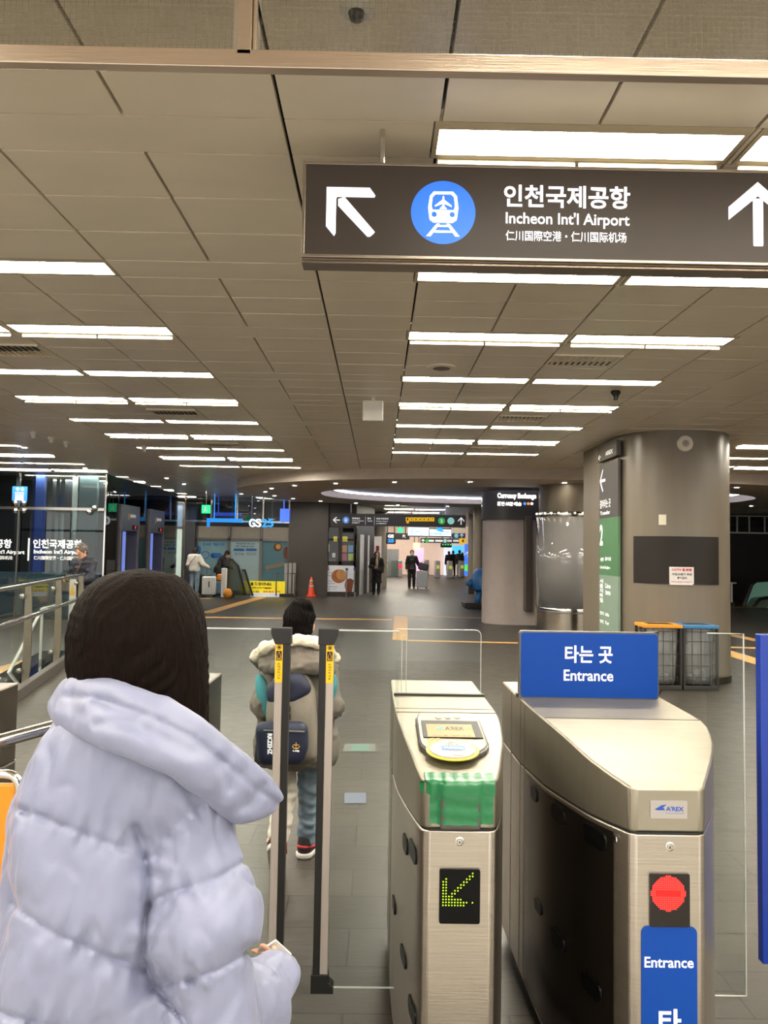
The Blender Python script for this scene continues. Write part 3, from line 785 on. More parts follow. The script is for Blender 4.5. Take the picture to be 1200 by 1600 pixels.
mb.build('green_tape', gt, A_, smooth=True, recalc=False)
x0_, x1_, z0_, z1_ = fbox(688, 750, 1280, 1295, YFA)
MB().box(x0_, x1_, YFA - .012, YFA + .005, z0_, gz1 - 0.01).build('coin_slot', mat('slot_grey', (74, 70, 66), 0.4), A_, bevel=0.006)
# gate B: sign board, badge, blue sticker, side slots
sgY = 2.95
x0_, x1_, z0_, z1_ = fbox(812, 1029, 988, 1092, sgY); z0_ = TOP
fr_m = mat('sign_frame_grey', (96, 94, 92), 0.35, 0.6)
sb_ = slab(MB(), rrect(x0_, x1_, z0_, z1_, 0.014), sgY, sgY + 0.03).build('sign_board', fr_m, B_)
blue = mat('sign_blue', (9, 58, 138), 0.45, var=0.02, emit=(16, 76, 170), es=0.12, spec=0.2)
fp = slab(MB(), rrect(x0_ + 0.006, x1_ - 0.005, z0_ + 0.004, z1_ - 0.006, 0.012), sgY - 0.002, sgY).build('sign_face', blue, B_)
mb = MB(); mb.text('타는 곳', *fbox(883, 957, 1009, 1036, sgY - 0.003), y=sgY - 0.003, bold=0.022)
mb.text('Entrance', *fbox(881, 958, 1047, 1064, sgY - 0.003), y=sgY - 0.003, bold=0.016); mb.build('lettering', letter_w, fp, recalc=False)
mb = MB(); mb.box(x1_ - 0.03, x1_ + 0.012, sgY + 0.028, sgY + 0.05, z1_ - 0.035, z1_ + 0.002); mb.build('clamp', black, B_, bevel=0.003)
mb = MB(); mb.box(x0_ - 0.008, x0_, sgY, sgY + 0.03, TOP, TOP + 0.016); mb.bar((x1_ + 0.01, sgY + 0.05, TOP), (x1_ + 0.02, sgY + 0.02, TOP + 0.04), 0.006, 0.006); mb.build('foot_clip', black, B_)
mb = MB(); mb.box(0.592, 1.136, 2.60, 2.604, TOP - 0.004, TOP + 0.0015); mb.build('top_seam', steel_dark, B_)
x0_, x1_, z0_, z1_ = fbox(1016, 1073, 1251, 1278, YFB)
bd = slab(MB(), rrect(x0_, x1_, z0_, z1_, 0.003), YFB - .003, YFB + .001).build('badge', mat('badge_grey', (176, 172, 170), 0.3, 0.7), B_)
mb = MB(); W_, H_ = x1_ - x0_, z1_ - z0_; Yb = YFB - .0035
mb.text("A'REX", x0_ + 0.42 * W_, x0_ + 0.90 * W_, z0_ + 0.42 * H_, z0_ + 0.68 * H_, y=Yb, bold=0.03)
mb.text('Airport Railroad', x0_ + 0.42 * W_, x0_ + 0.90 * W_, z0_ + 0.26 * H_, z0_ + 0.33 * H_, y=Yb)
mb.poly([(x0_ + 0.11 * W_, Yb, z0_ + 0.50 * H_), (x0_ + 0.2 * W_, Yb, z0_ + 0.46 * H_), (x0_ + 0.40 * W_, Yb, z0_ + 0.47 * H_), (x0_ + 0.34 * W_, Yb, z0_ + 0.62 * H_), (x0_ + 0.44 * W_, Yb, z0_ + 0.78 * H_), (x0_ + 0.30 * W_, Yb, z0_ + 0.74 * H_)])
mb.build('lettering', mat('badge_blue', (24, 66, 160), 0.4), bd, recalc=False)
x0_, x1_, z0_, z1_ = fbox(1003, 1088, 1454, 1700, YFB)
stk = slab(MB(), rrect(x0_, x1_, 0.35, z1_, 0.018), YFB - .003, YFB + .001).build('entrance_sticker', blue, B_)
mb = MB(); mb.text('Entrance', *fbox(1008, 1083, 1496, 1512, YFB - .004), y=YFB - .0035, bold=0.016)
mb.text('타', *fbox(1030, 1064, 1578, 1616, YFB - .004), y=YFB - .0035, bold=0.03)
b_ = fbox(1028, 1066, 1630, 1668, YFB - .004); mb.text('는', *b_, y=YFB - .0035, bold=0.03)
b_ = fbox(1028, 1066, 1684, 1722, YFB - .004); mb.text('곳', *b_, y=YFB - .0035, bold=0.03)
mb.build('lettering', letter_w, stk, recalc=False)
def st_x(st, y, left=True):
    Y = [s[0] for s in st]; return float(np.interp(y, Y, [s[1 if left else 2] for s in st]))
def slot(P, st, y0, y1, z0, z1, m, left=True, name='sensor_window'):
    s = -1 if left else 1
    pts = rrect(y0, y1, z0, z1, min(0.02, (y1 - y0) / 2.2, (z1 - z0) / 2.2), 4)
    mb = MB(); n = len(pts)
    a = [(st_x(st, y, left) + s * 0.006, y, z) for y, z in pts]; b = [(st_x(st, y, left) - s * 0.01, y, z) for y, z in pts]
    mb.add(a + b, [tuple(range(n)), tuple(range(n, 2 * n))] + [(i, (i + 1) % n, n + (i + 1) % n, n + i) for i in range(n)])
    mb.build(name, m, P)
for y0, y1, z0, z1 in ((2.16, 2.27, 0.815, 0.868), (2.40, 2.50, 0.80, 0.85), (2.66, 2.74, 0.785, 0.83), (2.18, 2.28, 0.38, 0.43), (2.40, 2.50, 0.40, 0.45), (2.60, 2.68, 0.42, 0.46)):
    slot(B_, stB, y0, y1, z0, z1, black_gloss)
for y0, y1, z0, z1 in ((2.30, 2.38, 0.74, 0.79), (2.16, 2.26, 0.77, 0.82), (2.30, 2.40, 0.40, 0.44), (2.14, 2.24, 0.33, 0.38), (2.55, 2.64, 0.44, 0.48)):
    slot(A_, stA, y0, y1, z0, z1, black_gloss)
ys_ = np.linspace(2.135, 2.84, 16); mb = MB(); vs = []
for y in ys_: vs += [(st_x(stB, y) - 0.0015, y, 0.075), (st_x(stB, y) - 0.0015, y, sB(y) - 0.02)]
mb.add(vs, [(2 * i, 2 * i + 1, 2 * i + 3, 2 * i + 2) for i in range(15)]); mb.build('side_panel', mat('dark_reflection_steel', (70, 62, 54), 0.22, 0.9, 0.05, 4.0), B_, smooth=True, recalc=False)  # dark sheet added to imitate the dim reflection on gate B's flank
mb = MB(); mb.lathe([(0.011, 0), (0.011, -0.003), (0.007, -0.004), (0, -0.004)], (st_x(stB, 2.125) - 0.001, 2.125, 0.87), 14, 'X'); mb.build('screw', chrome, B_)
for P, st in ((A_, stA), (B_, stB)):
    mb = MB()
    for yy in (2.86, 2.93, 3.1):
        xx = st_x(st, yy); mb.box(xx - 0.0012, xx + 0.004, yy, yy + 0.003, 0.06, 1.09)
    mb.build('panel_joint', steel_dark, P)
# gates further left: same machine, seen from their far ends
def mirror_st(st, cx, yc): return sorted([(2 * yc - y, cx - (xr - 0.205), cx - (xl - 0.205)) for y, xl, xr in st])
def simple_gate(cx, y0, y1, label):
    base = [(0.0, .118, .296), (0.008, .103, .310), (0.026, .095, .318), (0.157, .076, .345), (0.316, .058, .370), (0.52, .033, .386), (0.85, .022, .389), (1.22, .017, .390)]
    base = [(y, l - 0.205, r - 0.205) for y, l, r in smooth_st(base)]
    S = [(y0 + y * (y1 - y0) / 1.22, cx + l, cx + r) for y, l, r in base]
    zt = lambda y: ztop_fn(0, 0.54, FRT, 1.12)(y - y0); zs = lambda y: 0.895 - 0.08 * min(1, max(0, (y - y0)))
    t, sh = make_gate(S, zt, zs, 'ticket_gate', label)
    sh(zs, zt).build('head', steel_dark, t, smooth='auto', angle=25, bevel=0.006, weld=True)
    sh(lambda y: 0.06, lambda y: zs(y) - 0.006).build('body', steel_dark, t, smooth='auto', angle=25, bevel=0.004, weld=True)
    sh(lambda y: 0.0, lambda y: 0.06, 0.03).build('plinth', black, t)
    sh(lambda y: zs(y) - 0.0065, lambda y: zs(y) + 0.0005, -0.001).build('seam_trim', chrome, t)
    return t
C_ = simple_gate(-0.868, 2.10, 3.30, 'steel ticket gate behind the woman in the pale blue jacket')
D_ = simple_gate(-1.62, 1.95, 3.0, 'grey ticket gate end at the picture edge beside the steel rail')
# glass flaps with posts
flap_glass = glass('flap_glass', (247, 250, 249), 0.3)
post_m = brushed('flap_post_grey', (168, 160, 154), 0.42, (60, 60, 1), 0.04, 0.25)
warn = mat('warning_yellow', (240, 186, 20), 0.45)
FY = 2.55
def flap(P, xp0, xp1, xg, ztop, zbot, black_left, blue_cover=False):
    """post between xp0..xp1, glass to xg"""
    xs = (xp1, xg) if xg > xp1 else (xg, xp0)
    g0 = MB().box(xs[0], xs[1], FY + 0.010, FY + 0.020, zbot + 0.012, ztop - 0.006).build('flap_glass', flap_glass, P)
    MB().tube([(xs[0], FY + 0.015, ztop - 0.006), (xs[1], FY + 0.015, ztop - 0.006)], 0.003, 6).build('glass_edge', ed, g0)
    MB().tube([(xs[0], FY + 0.015, zbot + 0.012), (xs[1], FY + 0.015, zbot + 0.012)], 0.003, 6).build('glass_edge', ed, g0)
    xm_ = xp0 + (xp1 - xp0) * (0.46 if black_left else 0.54)
    k0, k1, g_0, g_1 = (xp0, xm_, xm_, xp1) if black_left else (xm_, xp1, xp0, xm_)
    po = MB().box(g_0, g_1, FY, FY + 0.03, zbot + 0.05, ztop - 0.05).build('flap_post', post_m, P, bevel=0.002)
    MB().box(k0, k1, FY - 0.004, FY + 0.034, zbot + 0.05, ztop - 0.05).build('rubber_edge', black, P, bevel=0.003)
    s = 1 if black_left else -1
    inner = xp0 if black_left else xp1; outer = xp1 if black_left else xp0
    mb = MB(); mb.prism([(inner - s * 0.004, FY - 0.006, ztop - 0.055), (outer, FY - 0.006, ztop - 0.055), (outer + s * 0.014, FY - 0.006, ztop - 0.022), (outer + s * 0.016, FY - 0.006, ztop), (inner - s * 0.004, FY - 0.006, ztop)], (0, 0.044, 0)); mb.build('post_cap', black, P, bevel=0.002)
    mb = MB(); mb.prism([(inner - s * 0.006, FY - 0.006, zbot), (outer + s * 0.02, FY - 0.006, zbot), (outer + s * 0.02, FY - 0.006, zbot + 0.022), (outer + s * 0.004, FY - 0.006, zbot + 0.036), (outer + s * 0.001, FY - 0.006, zbot + 0.062), (inner - s * 0.006, FY - 0.006, zbot + 0.062)], (0, 0.044, 0)); mb.build('post_cap', black, P, bevel=0.002)
    wd = abs(g_1 - g_0)
    st_ = MB().box(g_0 + 0.001, g_1 - 0.001, FY - 0.0012, FY, ztop - 0.185, ztop - 0.052).build('warning_sticker', warn, po)
    mb = MB(); y = FY - 0.0018
    mb.poly([(g_0 + 0.004, y, ztop - 0.110), (g_1 - 0.004, y, ztop - 0.110), (g_1 - 0.004, y, ztop - 0.077), (g_0 + 0.004, y, ztop - 0.077)])
    mb.disc((g_0 + g_1) / 2, ztop - 0.065, wd * 0.30, y, 18)
    for i, ch in enumerate('손대지마시오'): mb.text(ch, g_0 + wd * 0.32, g_1 - wd * 0.32, ztop - 0.125 - i * 0.0095, ztop - 0.118 - i * 0.0095, y=y, bold=0.02, res=2)
    mb.build('lettering', letter_k, st_, recalc=False)
    mb = MB(); y = FY - 0.0022; cx = (g_0 + g_1) / 2
    tri = [(cx, ztop - 0.079), (cx - wd * 0.26, ztop - 0.099), (cx + wd * 0.26, ztop - 0.099)]
    mb.tube([(a, y, b) for a, b in tri], 0.0011, 5, closed=True)
    mb.tube([(cx + wd * 0.2 * math.cos(q), y, ztop - 0.065 + wd * 0.2 * math.sin(q)) for q in [2 * PI * i / 14 for i in range(14)]], 0.0008, 4, closed=True)
    mb.text('주의', cx - wd * 0.25, cx + wd * 0.25, ztop - 0.1085, ztop - 0.1015, y=y, bold=0.02)
    mb.build('symbol', warn, st_, recalc=False)
zt = at(472, 982, FY).z; zbt = at(497, 1552, FY).z
l0 = at(425, 985, FY).x; l1 = at(445, 985, FY).x; r0 = at(499, 985, FY).x; r1 = at(519, 985, FY).x
wpost = 0.050
lx = at(435, 1230, FY).x + 0.003; rx = at(506, 1230, FY).x
flap(C_, lx - wpost / 2, lx + wpost / 2, -0.70, zt, zbt, False)
flap(A_, rx - wpost / 2, rx + wpost / 2, 0.078, zt, zbt, True)
# right lane flaps: gate B's own glass and the blue covered flap of the next gate
zt2 = at(1100, 990, FY).z
xb1 = at(1167, 1250, FY).x
g0 = MB().box(1.146, xb1, FY + 0.010, FY + 0.020, zbt + 0.012, zt2).build('flap_glass', flap_glass, B_)
MB().tube([(1.146, FY + 0.015, zt2), (xb1, FY + 0.015, zt2), (xb1, FY + 0.015, zbt), (1.146, FY + 0.015, zbt)], 0.0026, 6).build('glass_edge', ed, g0)
t = thing('blue_flap', 'blue covered gate flap at the picture edge, right of the Entrance gate', 'gate flap', (1.7, FY, 0))
xb2 = at(1189, 1250, FY).x
b0 = MB().box(xb2, xb2 + 0.3, FY - 0.004, FY + 0.03, at(1195, 1506, FY).z, zt2).build('cover', mat('cover_blue', (12, 48, 140), 0.35, emit=(10, 46, 140), es=0.1), t, bevel=0.003)
MB().box(xb2 + 0.3, xb2 + 0.36, FY - 0.1, FY + 0.2, 0, 1.1).build('gate_end', steel_v, t, bevel=0.01)
# low rail and orange board at the left edge
t = thing('barrier_rail', 'round steel barrier rail beside the grey gate', 'rail', (-1.2, 2.3, 0))
p0, p1 = at(-10, 1161, 1.80), at(110, 1128, 1.95)
MB().tube([p0 + Vector((-0.3, -0.06, 0)), p0, p1, p1 + Vector((0.1, 0.03, 0))], 0.017, 12).build('tube', chrome, t, smooth='auto')
for q in (p0, p1): MB().cyl((q.x, q.y, 0), (q.x, q.y, q.z), 0.015).build('post', chrome, t, smooth='auto')
OY = 1.62
t = thing('orange_board', 'orange notice board in a steel hoop frame at the picture edge, beside the woman', 'sign', (at(-40, 1300, OY).x, OY, 0))
x1_ = at(24, 1300, OY).x; zt_ = at(0, 1212, OY).z
om = mat('board_orange', (226, 138, 12), 0.4)
b0 = MB().box(x1_ - 0.42, x1_ - 0.006, OY + 0.005, OY + 0.02, 0.62, zt_ - 0.02).build('board', om, t, bevel=0.004)
mb = MB(); mb.text('S', *fbox(9, 15, 1357, 1371, OY), y=OY + 0.003, bold=0.02); mb.build('lettering', letter_k, b0, recalc=False)
mb = MB(); mb.tube([(x1_, OY + 0.012, 0.0), (x1_, OY + 0.012, zt_ - 0.03)] + [(x, OY + 0.012, z) for x, z in arc(x1_ - 0.03, zt_ - 0.03, 0.03, 0, PI / 2, 5)] + [(x, OY + 0.012, z) for x, z in arc(x1_ - 0.4, zt_ - 0.03, 0.03, PI / 2, PI, 5)] + [(x1_ - 0.43, OY + 0.012, 0)], 0.010, 10); mb.build('hoop_frame', chrome, t, smooth='auto')
MB().box(x1_ - 0.46, x1_ + 0.03, OY - 0.12, OY + 0.14, 0, 0.015).build('base', steel_dark, t, bevel=0.003)
# ------------------------------------------------------------------ elevator hall: glass box on the left
EY, EX = 16.5, -6.15
pane_d = glass('dark_hall_glass', (205, 216, 220), 1.3, 0.01)
t = thing('elevator_enclosure', 'dark glass elevator enclosure with steel bars and airport lettering', 'glass enclosure', (-9, EY, 0))
struct(MB().box(-17.8, EX - 0.1, EY + 2.4, EY + 2.5, 0, H).build('wall_elevator_shaft', mat('shaft_wall', (38, 42, 46), 0.5, var=0.25, vscale=1.5)))
x30 = at(30, 800, EY).x; x165 = at(165, 800, EY).x
EX = x165
for x0, x1 in ((-13.5, x30), (x30, EX)):
    MB().box(x0, x1, EY, EY + 0.012, 0.0, H - .04).build('glass_pane', pane_d, t)
zt_ = at(100, 793, EY).z
mb = MB(); mb.box(-13.5, EX, EY - 0.03, EY, zt_ - 0.06, zt_); mb.build('crossbar', chrome, t)
for x in (x30, EX): MB().box(x - 0.016, x + 0.016, EY - 0.03, EY, 0, H - .04).build('mullion', chrome, t)
for px, py in ((24, 786), (37, 786), (24, 798), (37, 798), (148, 794), (140, 800)):
    p = at(px, py, EY - 0.05); MB().sphere(p, 0.07, 10, 6).build('clamp', chrome, t, smooth=True)
# inner shafts: steel columns and blue car seen through the glass
sh = mat('shaft_blue', (70, 92, 160), 0.4, emit=(60, 86, 170), es=0.22)
for k, (px, w, m_) in enumerate(((60, 0.25, sh), (78, 0.12, chrome), (52, 0.1, chrome), (90, 0.08, chrome), (98, 0.10, chrome), (118, 0.16, white_paint), (136, 0.45, mat('shaft_teal', (96, 110, 112), 0.4)), (12, 0.4, MATS['shaft_wall']))):
    p = at(px, 850, EY + 1.2); tag(MB().box(p.x - w / 2, p.x + w / 2, EY + 1.1, EY + 1.25, 0, H).build('shaft_rail', m_), ['wide blue', 'bright steel', 'steel', 'thin steel', 'slim steel', 'white', 'grey green', 'dark'][k] + ' upright inside the elevator glass', 'upright')
p = at(60, 930, EY + 1.0)
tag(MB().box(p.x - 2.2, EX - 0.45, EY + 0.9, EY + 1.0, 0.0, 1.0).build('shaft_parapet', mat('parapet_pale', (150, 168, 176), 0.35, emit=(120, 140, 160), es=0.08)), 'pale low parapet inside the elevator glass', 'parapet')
# vinyl lettering on the glass
def gbox(x0, x1, y0, y1, Y): return fbox(x0, x1, y0, y1, Y)
Yt = EY - 0.004
vin = mat('vinyl_white', (240, 240, 238), 0.5, emit=(240, 240, 240), es=0.35)
mb = MB()
mb.text('인천국제공항', *gbox(52, 128, 843, 857, Yt), y=Yt, bold=0.03)
mb.text("Incheon Int'l Airport", *gbox(53, 128, 859, 867, Yt), y=Yt, bold=0.03)
mb.text('仁川国際空港・仁川国际机场', *gbox(53, 128, 869, 875, Yt), y=Yt, bold=0.01)
b_ = gbox(43.5, 46, 841, 876, Yt); mb.box(b_[0], b_[1], Yt - 0.001, Yt, b_[2], b_[3])
mb.text('인천국제공항', *gbox(-58, 18, 842, 856, Yt), y=Yt, bold=0.03)
mb.text("Incheon Int'l Airport", *gbox(-38, 38, 859, 867, Yt), y=Yt, bold=0.03)
mb.text('仁川国際空港・仁川国际机场', *gbox(-57, 19, 868, 874, Yt), y=Yt, bold=0.01)
mb.build('lettering', vin, t, recalc=False)
b_ = gbox(19, 42, 760, 783, EY - 0.06)
s_ = thing('elevator_sign', 'square blue elevator sign with arrows hung on the glass mullion', 'sign', ((b_[0] + b_[1]) / 2, EY - 0.06, b_[2]))
slab(MB(), rrect(*b_, 0.02), EY - 0.06, EY - 0.035).build('panel', mat('elev_blue', (44, 110, 190), 0.4, emit=(40, 110, 200), es=0.4), s_)
mb = MB(); cx = (b_[0] + b_[1]) / 2; W_ = b_[1] - b_[0]; y = EY - 0.062
arrow_up(mb, cx - 0.13 * W_, b_[3] - 0.19 * W_, 0.27 * W_, y); arrow_up(mb, cx + 0.2 * W_, b_[3] - 0.19 * W_, 0.27 * W_, y, PI)
fr_ = [(cx + a * W_, b_[2] + c * W_) for a, c in ((-0.27, 0.08), (0.27, 0.08), (0.27, 0.58), (-0.27, 0.58))]
mb.tube([(a, y, c) for a, c in fr_], 0.008, 5, closed=True)
for dx in (-0.15, 0, 0.15):
    mb.disc(cx + dx * W_, b_[2] + 0.46 * W_, 0.05 * W_, y, 10); mb.poly([(cx + (dx - 0.07) * W_, y, b_[2] + 0.13 * W_), (cx + (dx + 0.07) * W_, y, b_[2] + 0.13 * W_), (cx + (dx + 0.07) * W_, y, b_[2] + 0.38 * W_), (cx + (dx - 0.07) * W_, y, b_[2] + 0.38 * W_)])
mb.build('pictogram', vin, s_, recalc=False)
# side of the glass box with two elevator portals
SXe = EX
struct(MB().box(SXe - 2.3, SXe - 1.4, EY + 2.5, 24, 0, H).build('wall_elevator_core', MATS['shaft_wall']))
MB().box(SXe - 0.012, SXe, EY, 22.4, 2.64, H - .04).build('glass_pane', pane_d, t)
ylist = [EY, 17.35, 18.7, 19.5, 20.85, 22.4]
for a, b in ((0, 1), (2, 3), (4, 5)): MB().box(SXe - 0.012, SXe, ylist[a], ylist[b], 0, 2.64).build('glass_pane', pane_d, t)
port = mat('portal_grey', (104, 104, 112), 0.35, 0.4); carb = mat('car_blue_light', (120, 140, 215), 0.4, emit=(100, 125, 225), es=0.5)
def portal(ya, yb, lab):
    t = thing('elevator_door', lab, 'elevator', (SXe, (ya + yb) / 2, 0))
    MB().box(SXe - 0.3, SXe + 0.06, ya, yb, 2.02, 2.64).build('header', port, t, bevel=0.01)
    for y0 in (ya, yb - 0.14): MB().box(SXe - 0.3, SXe + 0.06, y0, y0 + 0.14, 0, 2.02).build('jamb', port, t, bevel=0.01)
    MB().box(SXe - 0.3, SXe - 0.2, ya + 0.14, yb - 0.14, 0, 2.02).build('door_leaf', mat('door_bronze', (76, 66, 60), 0.35, 0.4), t)
    MB().box(SXe - 0.2, SXe + 0.03, ya + 0.14, ya + 0.44, 0.0, 2.0).build('reveal', carb, t)
    d = MB().box(SXe + 0.06, SXe + 0.075, yb - 0.55, yb - 0.2, 2.06, 2.17).build('floor_indicator', black_gloss, t)
    mb = MB(); mb.text('1', 0, 1, 0, 1, fn=lambda x, z: (SXe + 0.077, yb - 0.40 + x * 0.035, 2.085 + z * 0.06), bold=0.06); mb.build('digit', emis('red_led_small', (255, 30, 20), 3), d, recalc=False)
    mb = MB(); mb.text('엘리베이터', 0, 1, 0, 1, fn=lambda x, z: (SXe + 0.063, ya + 0.62 + x * 0.4, 2.34 + z * 0.09), bold=0.03); mb.build('lettering', letter_w, t, recalc=False)
    MB().box(SXe + 0.06, SXe + 0.064, ya + 0.47, ya + 0.55, 2.28, 2.44).build('symbol', mat('sign_ochre', (200, 160, 40), 0.5), t)
portal(ylist[1], ylist[2], 'elevator doorway with a blue-lit reveal, nearer of the two')
portal(ylist[3], ylist[4], 'elevator doorway with a blue-lit reveal, further of the two')
# lit glass doors beyond
gd = mat('pale_door_glass', (196, 214, 206), 0.25, emit=(190, 212, 204), es=0.3)
fm_ = mat('door_frame_steel', (120, 116, 112), 0.35, 0.7)
YD = 23.0
xa, xb = at(257, 850, YD).x, at(286, 850, YD).x
t = thing('glass_door', 'pale lit glass doors in a steel frame between elevators and shop windows', 'door', ((xa + xb) / 2, YD, 0))
xm2 = (xa + xb) / 2 - 0.03
for x0, x1 in ((xa, xm2), (xm2, xb)): MB().box(x0 + 0.04, x1 - 0.04, YD + 0.02, YD + 0.04, 0.03, 2.2).build('door_leaf', gd, t); MB().box(x0 + 0.04, x1 - 0.04, YD + 0.02, YD + 0.04, 2.28, 3.0).build('transom', mat('transom_blue', (120, 140, 160), 0.2, emit=(110, 140, 190), es=0.2), t)
mb = MB()
for x in (xa, xm2, xb): mb.box(x - 0.04, x + 0.04, YD, YD + 0.08, 0, 3.0)
mb.box(xa, xb, YD, YD + 0.08, 2.2, 2.28); mb.box(xa, xb, YD, YD + 0.08, 3.0, 3.06); mb.build('frame', fm_, t)
struct(MB().box(SXe - 2.3, xa, YD, YD + 0.1, 0, H).build('wall_corner', dark_wall))
# ------------------------------------------------------------------ shop-window wall
WY = 26.2
xw0, xw1 = at(306, 870, WY).x, at(452, 870, WY).x
struct(MB().box(at(275, 870, WY).x - 1.5, xw0, WY - 0.2, WY + 0.3, 0, H).build('wall_shop_left', mat('wall_slate', (58, 60, 66), 0.5)))
xk0 = at(500, 870, WY).x
struct(MB().box(xw1, xk0 + 0.3, WY - 0.35, WY + 0.3, 0, H).build('wall_shop_right', mat('wall_warm_black', (66, 60, 55), 0.45)))
zw1 = at(380, 823, WY).z; zw2 = at(380, 843, WY).z
struct(MB().box(xw0, xw1, WY + 0.1, WY + 0.3, zw1, H).build('wall_shop_header', mat('header_black', (22, 22, 24), 0.5)))
xs_ = [xw0, at(357.5, 870, WY).x, at(407.5, 870, WY).x, xw1]
t = thing('shop_window', 'row of tall shop windows with pale teal posters under beige transoms', 'shop window', ((xw0 + xw1) / 2, WY, 0))
mb = MB()
for x in xs_: mb.box(x - 0.05, x + 0.05, WY - 0.06, WY + 0.1, 0, zw1)
mb.box(xw0, xw1, WY - 0.06, WY + 0.1, zw2 - 0.04, zw2 + 0.04); mb.box(xw0, xw1, WY - 0.06, WY + 0.1, 0, 0.12); mb.build('frame', fm_, t)
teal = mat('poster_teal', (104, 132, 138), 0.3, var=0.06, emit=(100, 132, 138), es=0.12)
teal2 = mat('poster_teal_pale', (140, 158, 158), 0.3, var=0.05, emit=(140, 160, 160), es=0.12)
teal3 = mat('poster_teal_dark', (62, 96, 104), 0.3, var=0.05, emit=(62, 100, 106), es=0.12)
trn = mat('transom_beige', (150, 142, 128), 0.5)
for i, m_ in enumerate((teal, teal2, teal3)):
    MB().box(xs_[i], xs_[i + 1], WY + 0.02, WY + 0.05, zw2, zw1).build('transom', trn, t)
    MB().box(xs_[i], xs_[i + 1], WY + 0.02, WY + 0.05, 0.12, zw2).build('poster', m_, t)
pb = mat('poster_blue', (42, 96, 160), 0.4); Yp = WY + 0.015
mb = MB(); mb.text('짐 보관 · 배송 안내', *fbox(317, 350, 848, 853, Yp), y=Yp, bold=0.04)
mb.poly([(a, Yp, b) for a, b in [(lambda v: (v.x, v.z))(at(*q, Yp)) for q in ((308, 850), (314, 856), (313, 866), (308, 870))]])
c_ = at(321, 867, Yp); mb.tube([(c_.x + 0.13 * math.cos(q), Yp, c_.z + 0.13 * math.sin(q)) for q in [2 * PI * i / 20 for i in range(20)]], 0.015, 5, closed=True)
b_ = fbox(329, 347, 864, 872, Yp); slab(mb, rrect(*b_, 0.08), Yp - 0.004, Yp)
b_ = fbox(365, 382, 857, 861, Yp); slab(mb, rrect(*b_, 0.03), Yp - 0.004, Yp); b_ = fbox(384, 401, 857, 861, Yp); slab(mb, rrect(*b_, 0.03), Yp - 0.004, Yp)
mb.build('poster_print', pb, t, recalc=False)
mb = MB(); mb.text('외국인을 위한 서비스 안내', *fbox(369, 398, 848, 851, Yp), y=Yp, bold=0.02); mb.text('여행 가방을 맡기세요', *fbox(368, 397, 852.5, 855, Yp), y=Yp, bold=0.02)
mb.text('이용 시간 09:00', *fbox(366, 381, 863, 868, Yp), y=Yp); mb.text('보관 요금 안내', *fbox(385, 400, 863, 868, Yp), y=Yp); mb.build('poster_print', letter_k, t, recalc=False)
c_ = at(434, 855, Yp); fo = MB().disc(c_.x, c_.z, 0.15, Yp, 20).build('food_picture', mat('food_brown', (90, 56, 30), 0.5), t, recalc=False)
MB().disc(c_.x + 0.02, c_.z + 0.02, 0.09, Yp - 0.003, 16).build('food_topping', mat('food_amber', (190, 130, 50), 0.5), fo, recalc=False)
c_ = at(447.5, 864, Yp); MB().disc(c_.x, c_.z, 0.12, Yp, 18, 0.22).build('food_picture', mat('food_red', (110, 60, 40), 0.5), t, recalc=False)
# lettering of the shop and blue awning bar, hung bulkhead with glass
GY = 22.6
blu = mat('awning_blue', (40, 140, 225), 0.4, emit=(40, 140, 230), es=0.7)
b_ = fbox(323, 378, 810, 816, GY)
tag(MB().box(b_[0], b_[1], GY, GY + 0.08, b_[2], b_[3]).box(b_[0] + .2, b_[0] + .23, GY + .03, GY + .06, b_[3], H).box(b_[1] - .23, b_[1] - .2, GY + .03, GY + .06, b_[3], H).add(*(lambda q: ([(q[0], GY, q[2]), (q[1], GY, q[2]), (q[1], GY, q[3]), (q[0], GY, q[3])], [(0, 1, 2, 3)]))(fbox(323, 328, 814, 823, GY))).build('sign_bar', blu), 'bright blue lit bar hanging left of the white and blue shop letters', 'sign')
t = thing('shop_sign', 'lit shop letters in white and blue under the far ceiling', 'sign', (at(408, 816, GY).x, GY, at(408, 824, GY).z))
wl = emis('sign_white_lit', (235, 240, 250), 0.8); bl = emis('sign_blue_lit', (50, 160, 235), 0.8)
for ch, x0, x1, m_ in (('G', 389, 398, wl), ('S', 399, 408, wl), ('2', 409, 417.5, bl), ('5', 418.5, 427, bl)):
    b_ = fbox(x0, x1, 810.5, 823.5, GY)
    mb = MB(); mb.text(ch, *b_, y=GY, bold=0.025, res=4)
    mb.text(ch, *b_, y=GY + 0.07, bold=0.025, res=4)
    mb.build('letter', m_, t, recalc=False)
mb = MB(); b_ = fbox(388, 428, 816, 818, GY); mb.box(b_[0], b_[1], GY + 0.08, GY + 0.11, b_[2], b_[3]); 
for px in (392, 424): q = at(px, 812, GY); mb.box(q.x - 0.015, q.x + 0.015, GY + 0.08, GY + 0.11, q.z, H)
mb.build('carrier', mat('carrier_grey', (90, 90, 92), 0.4, 0.6), t)
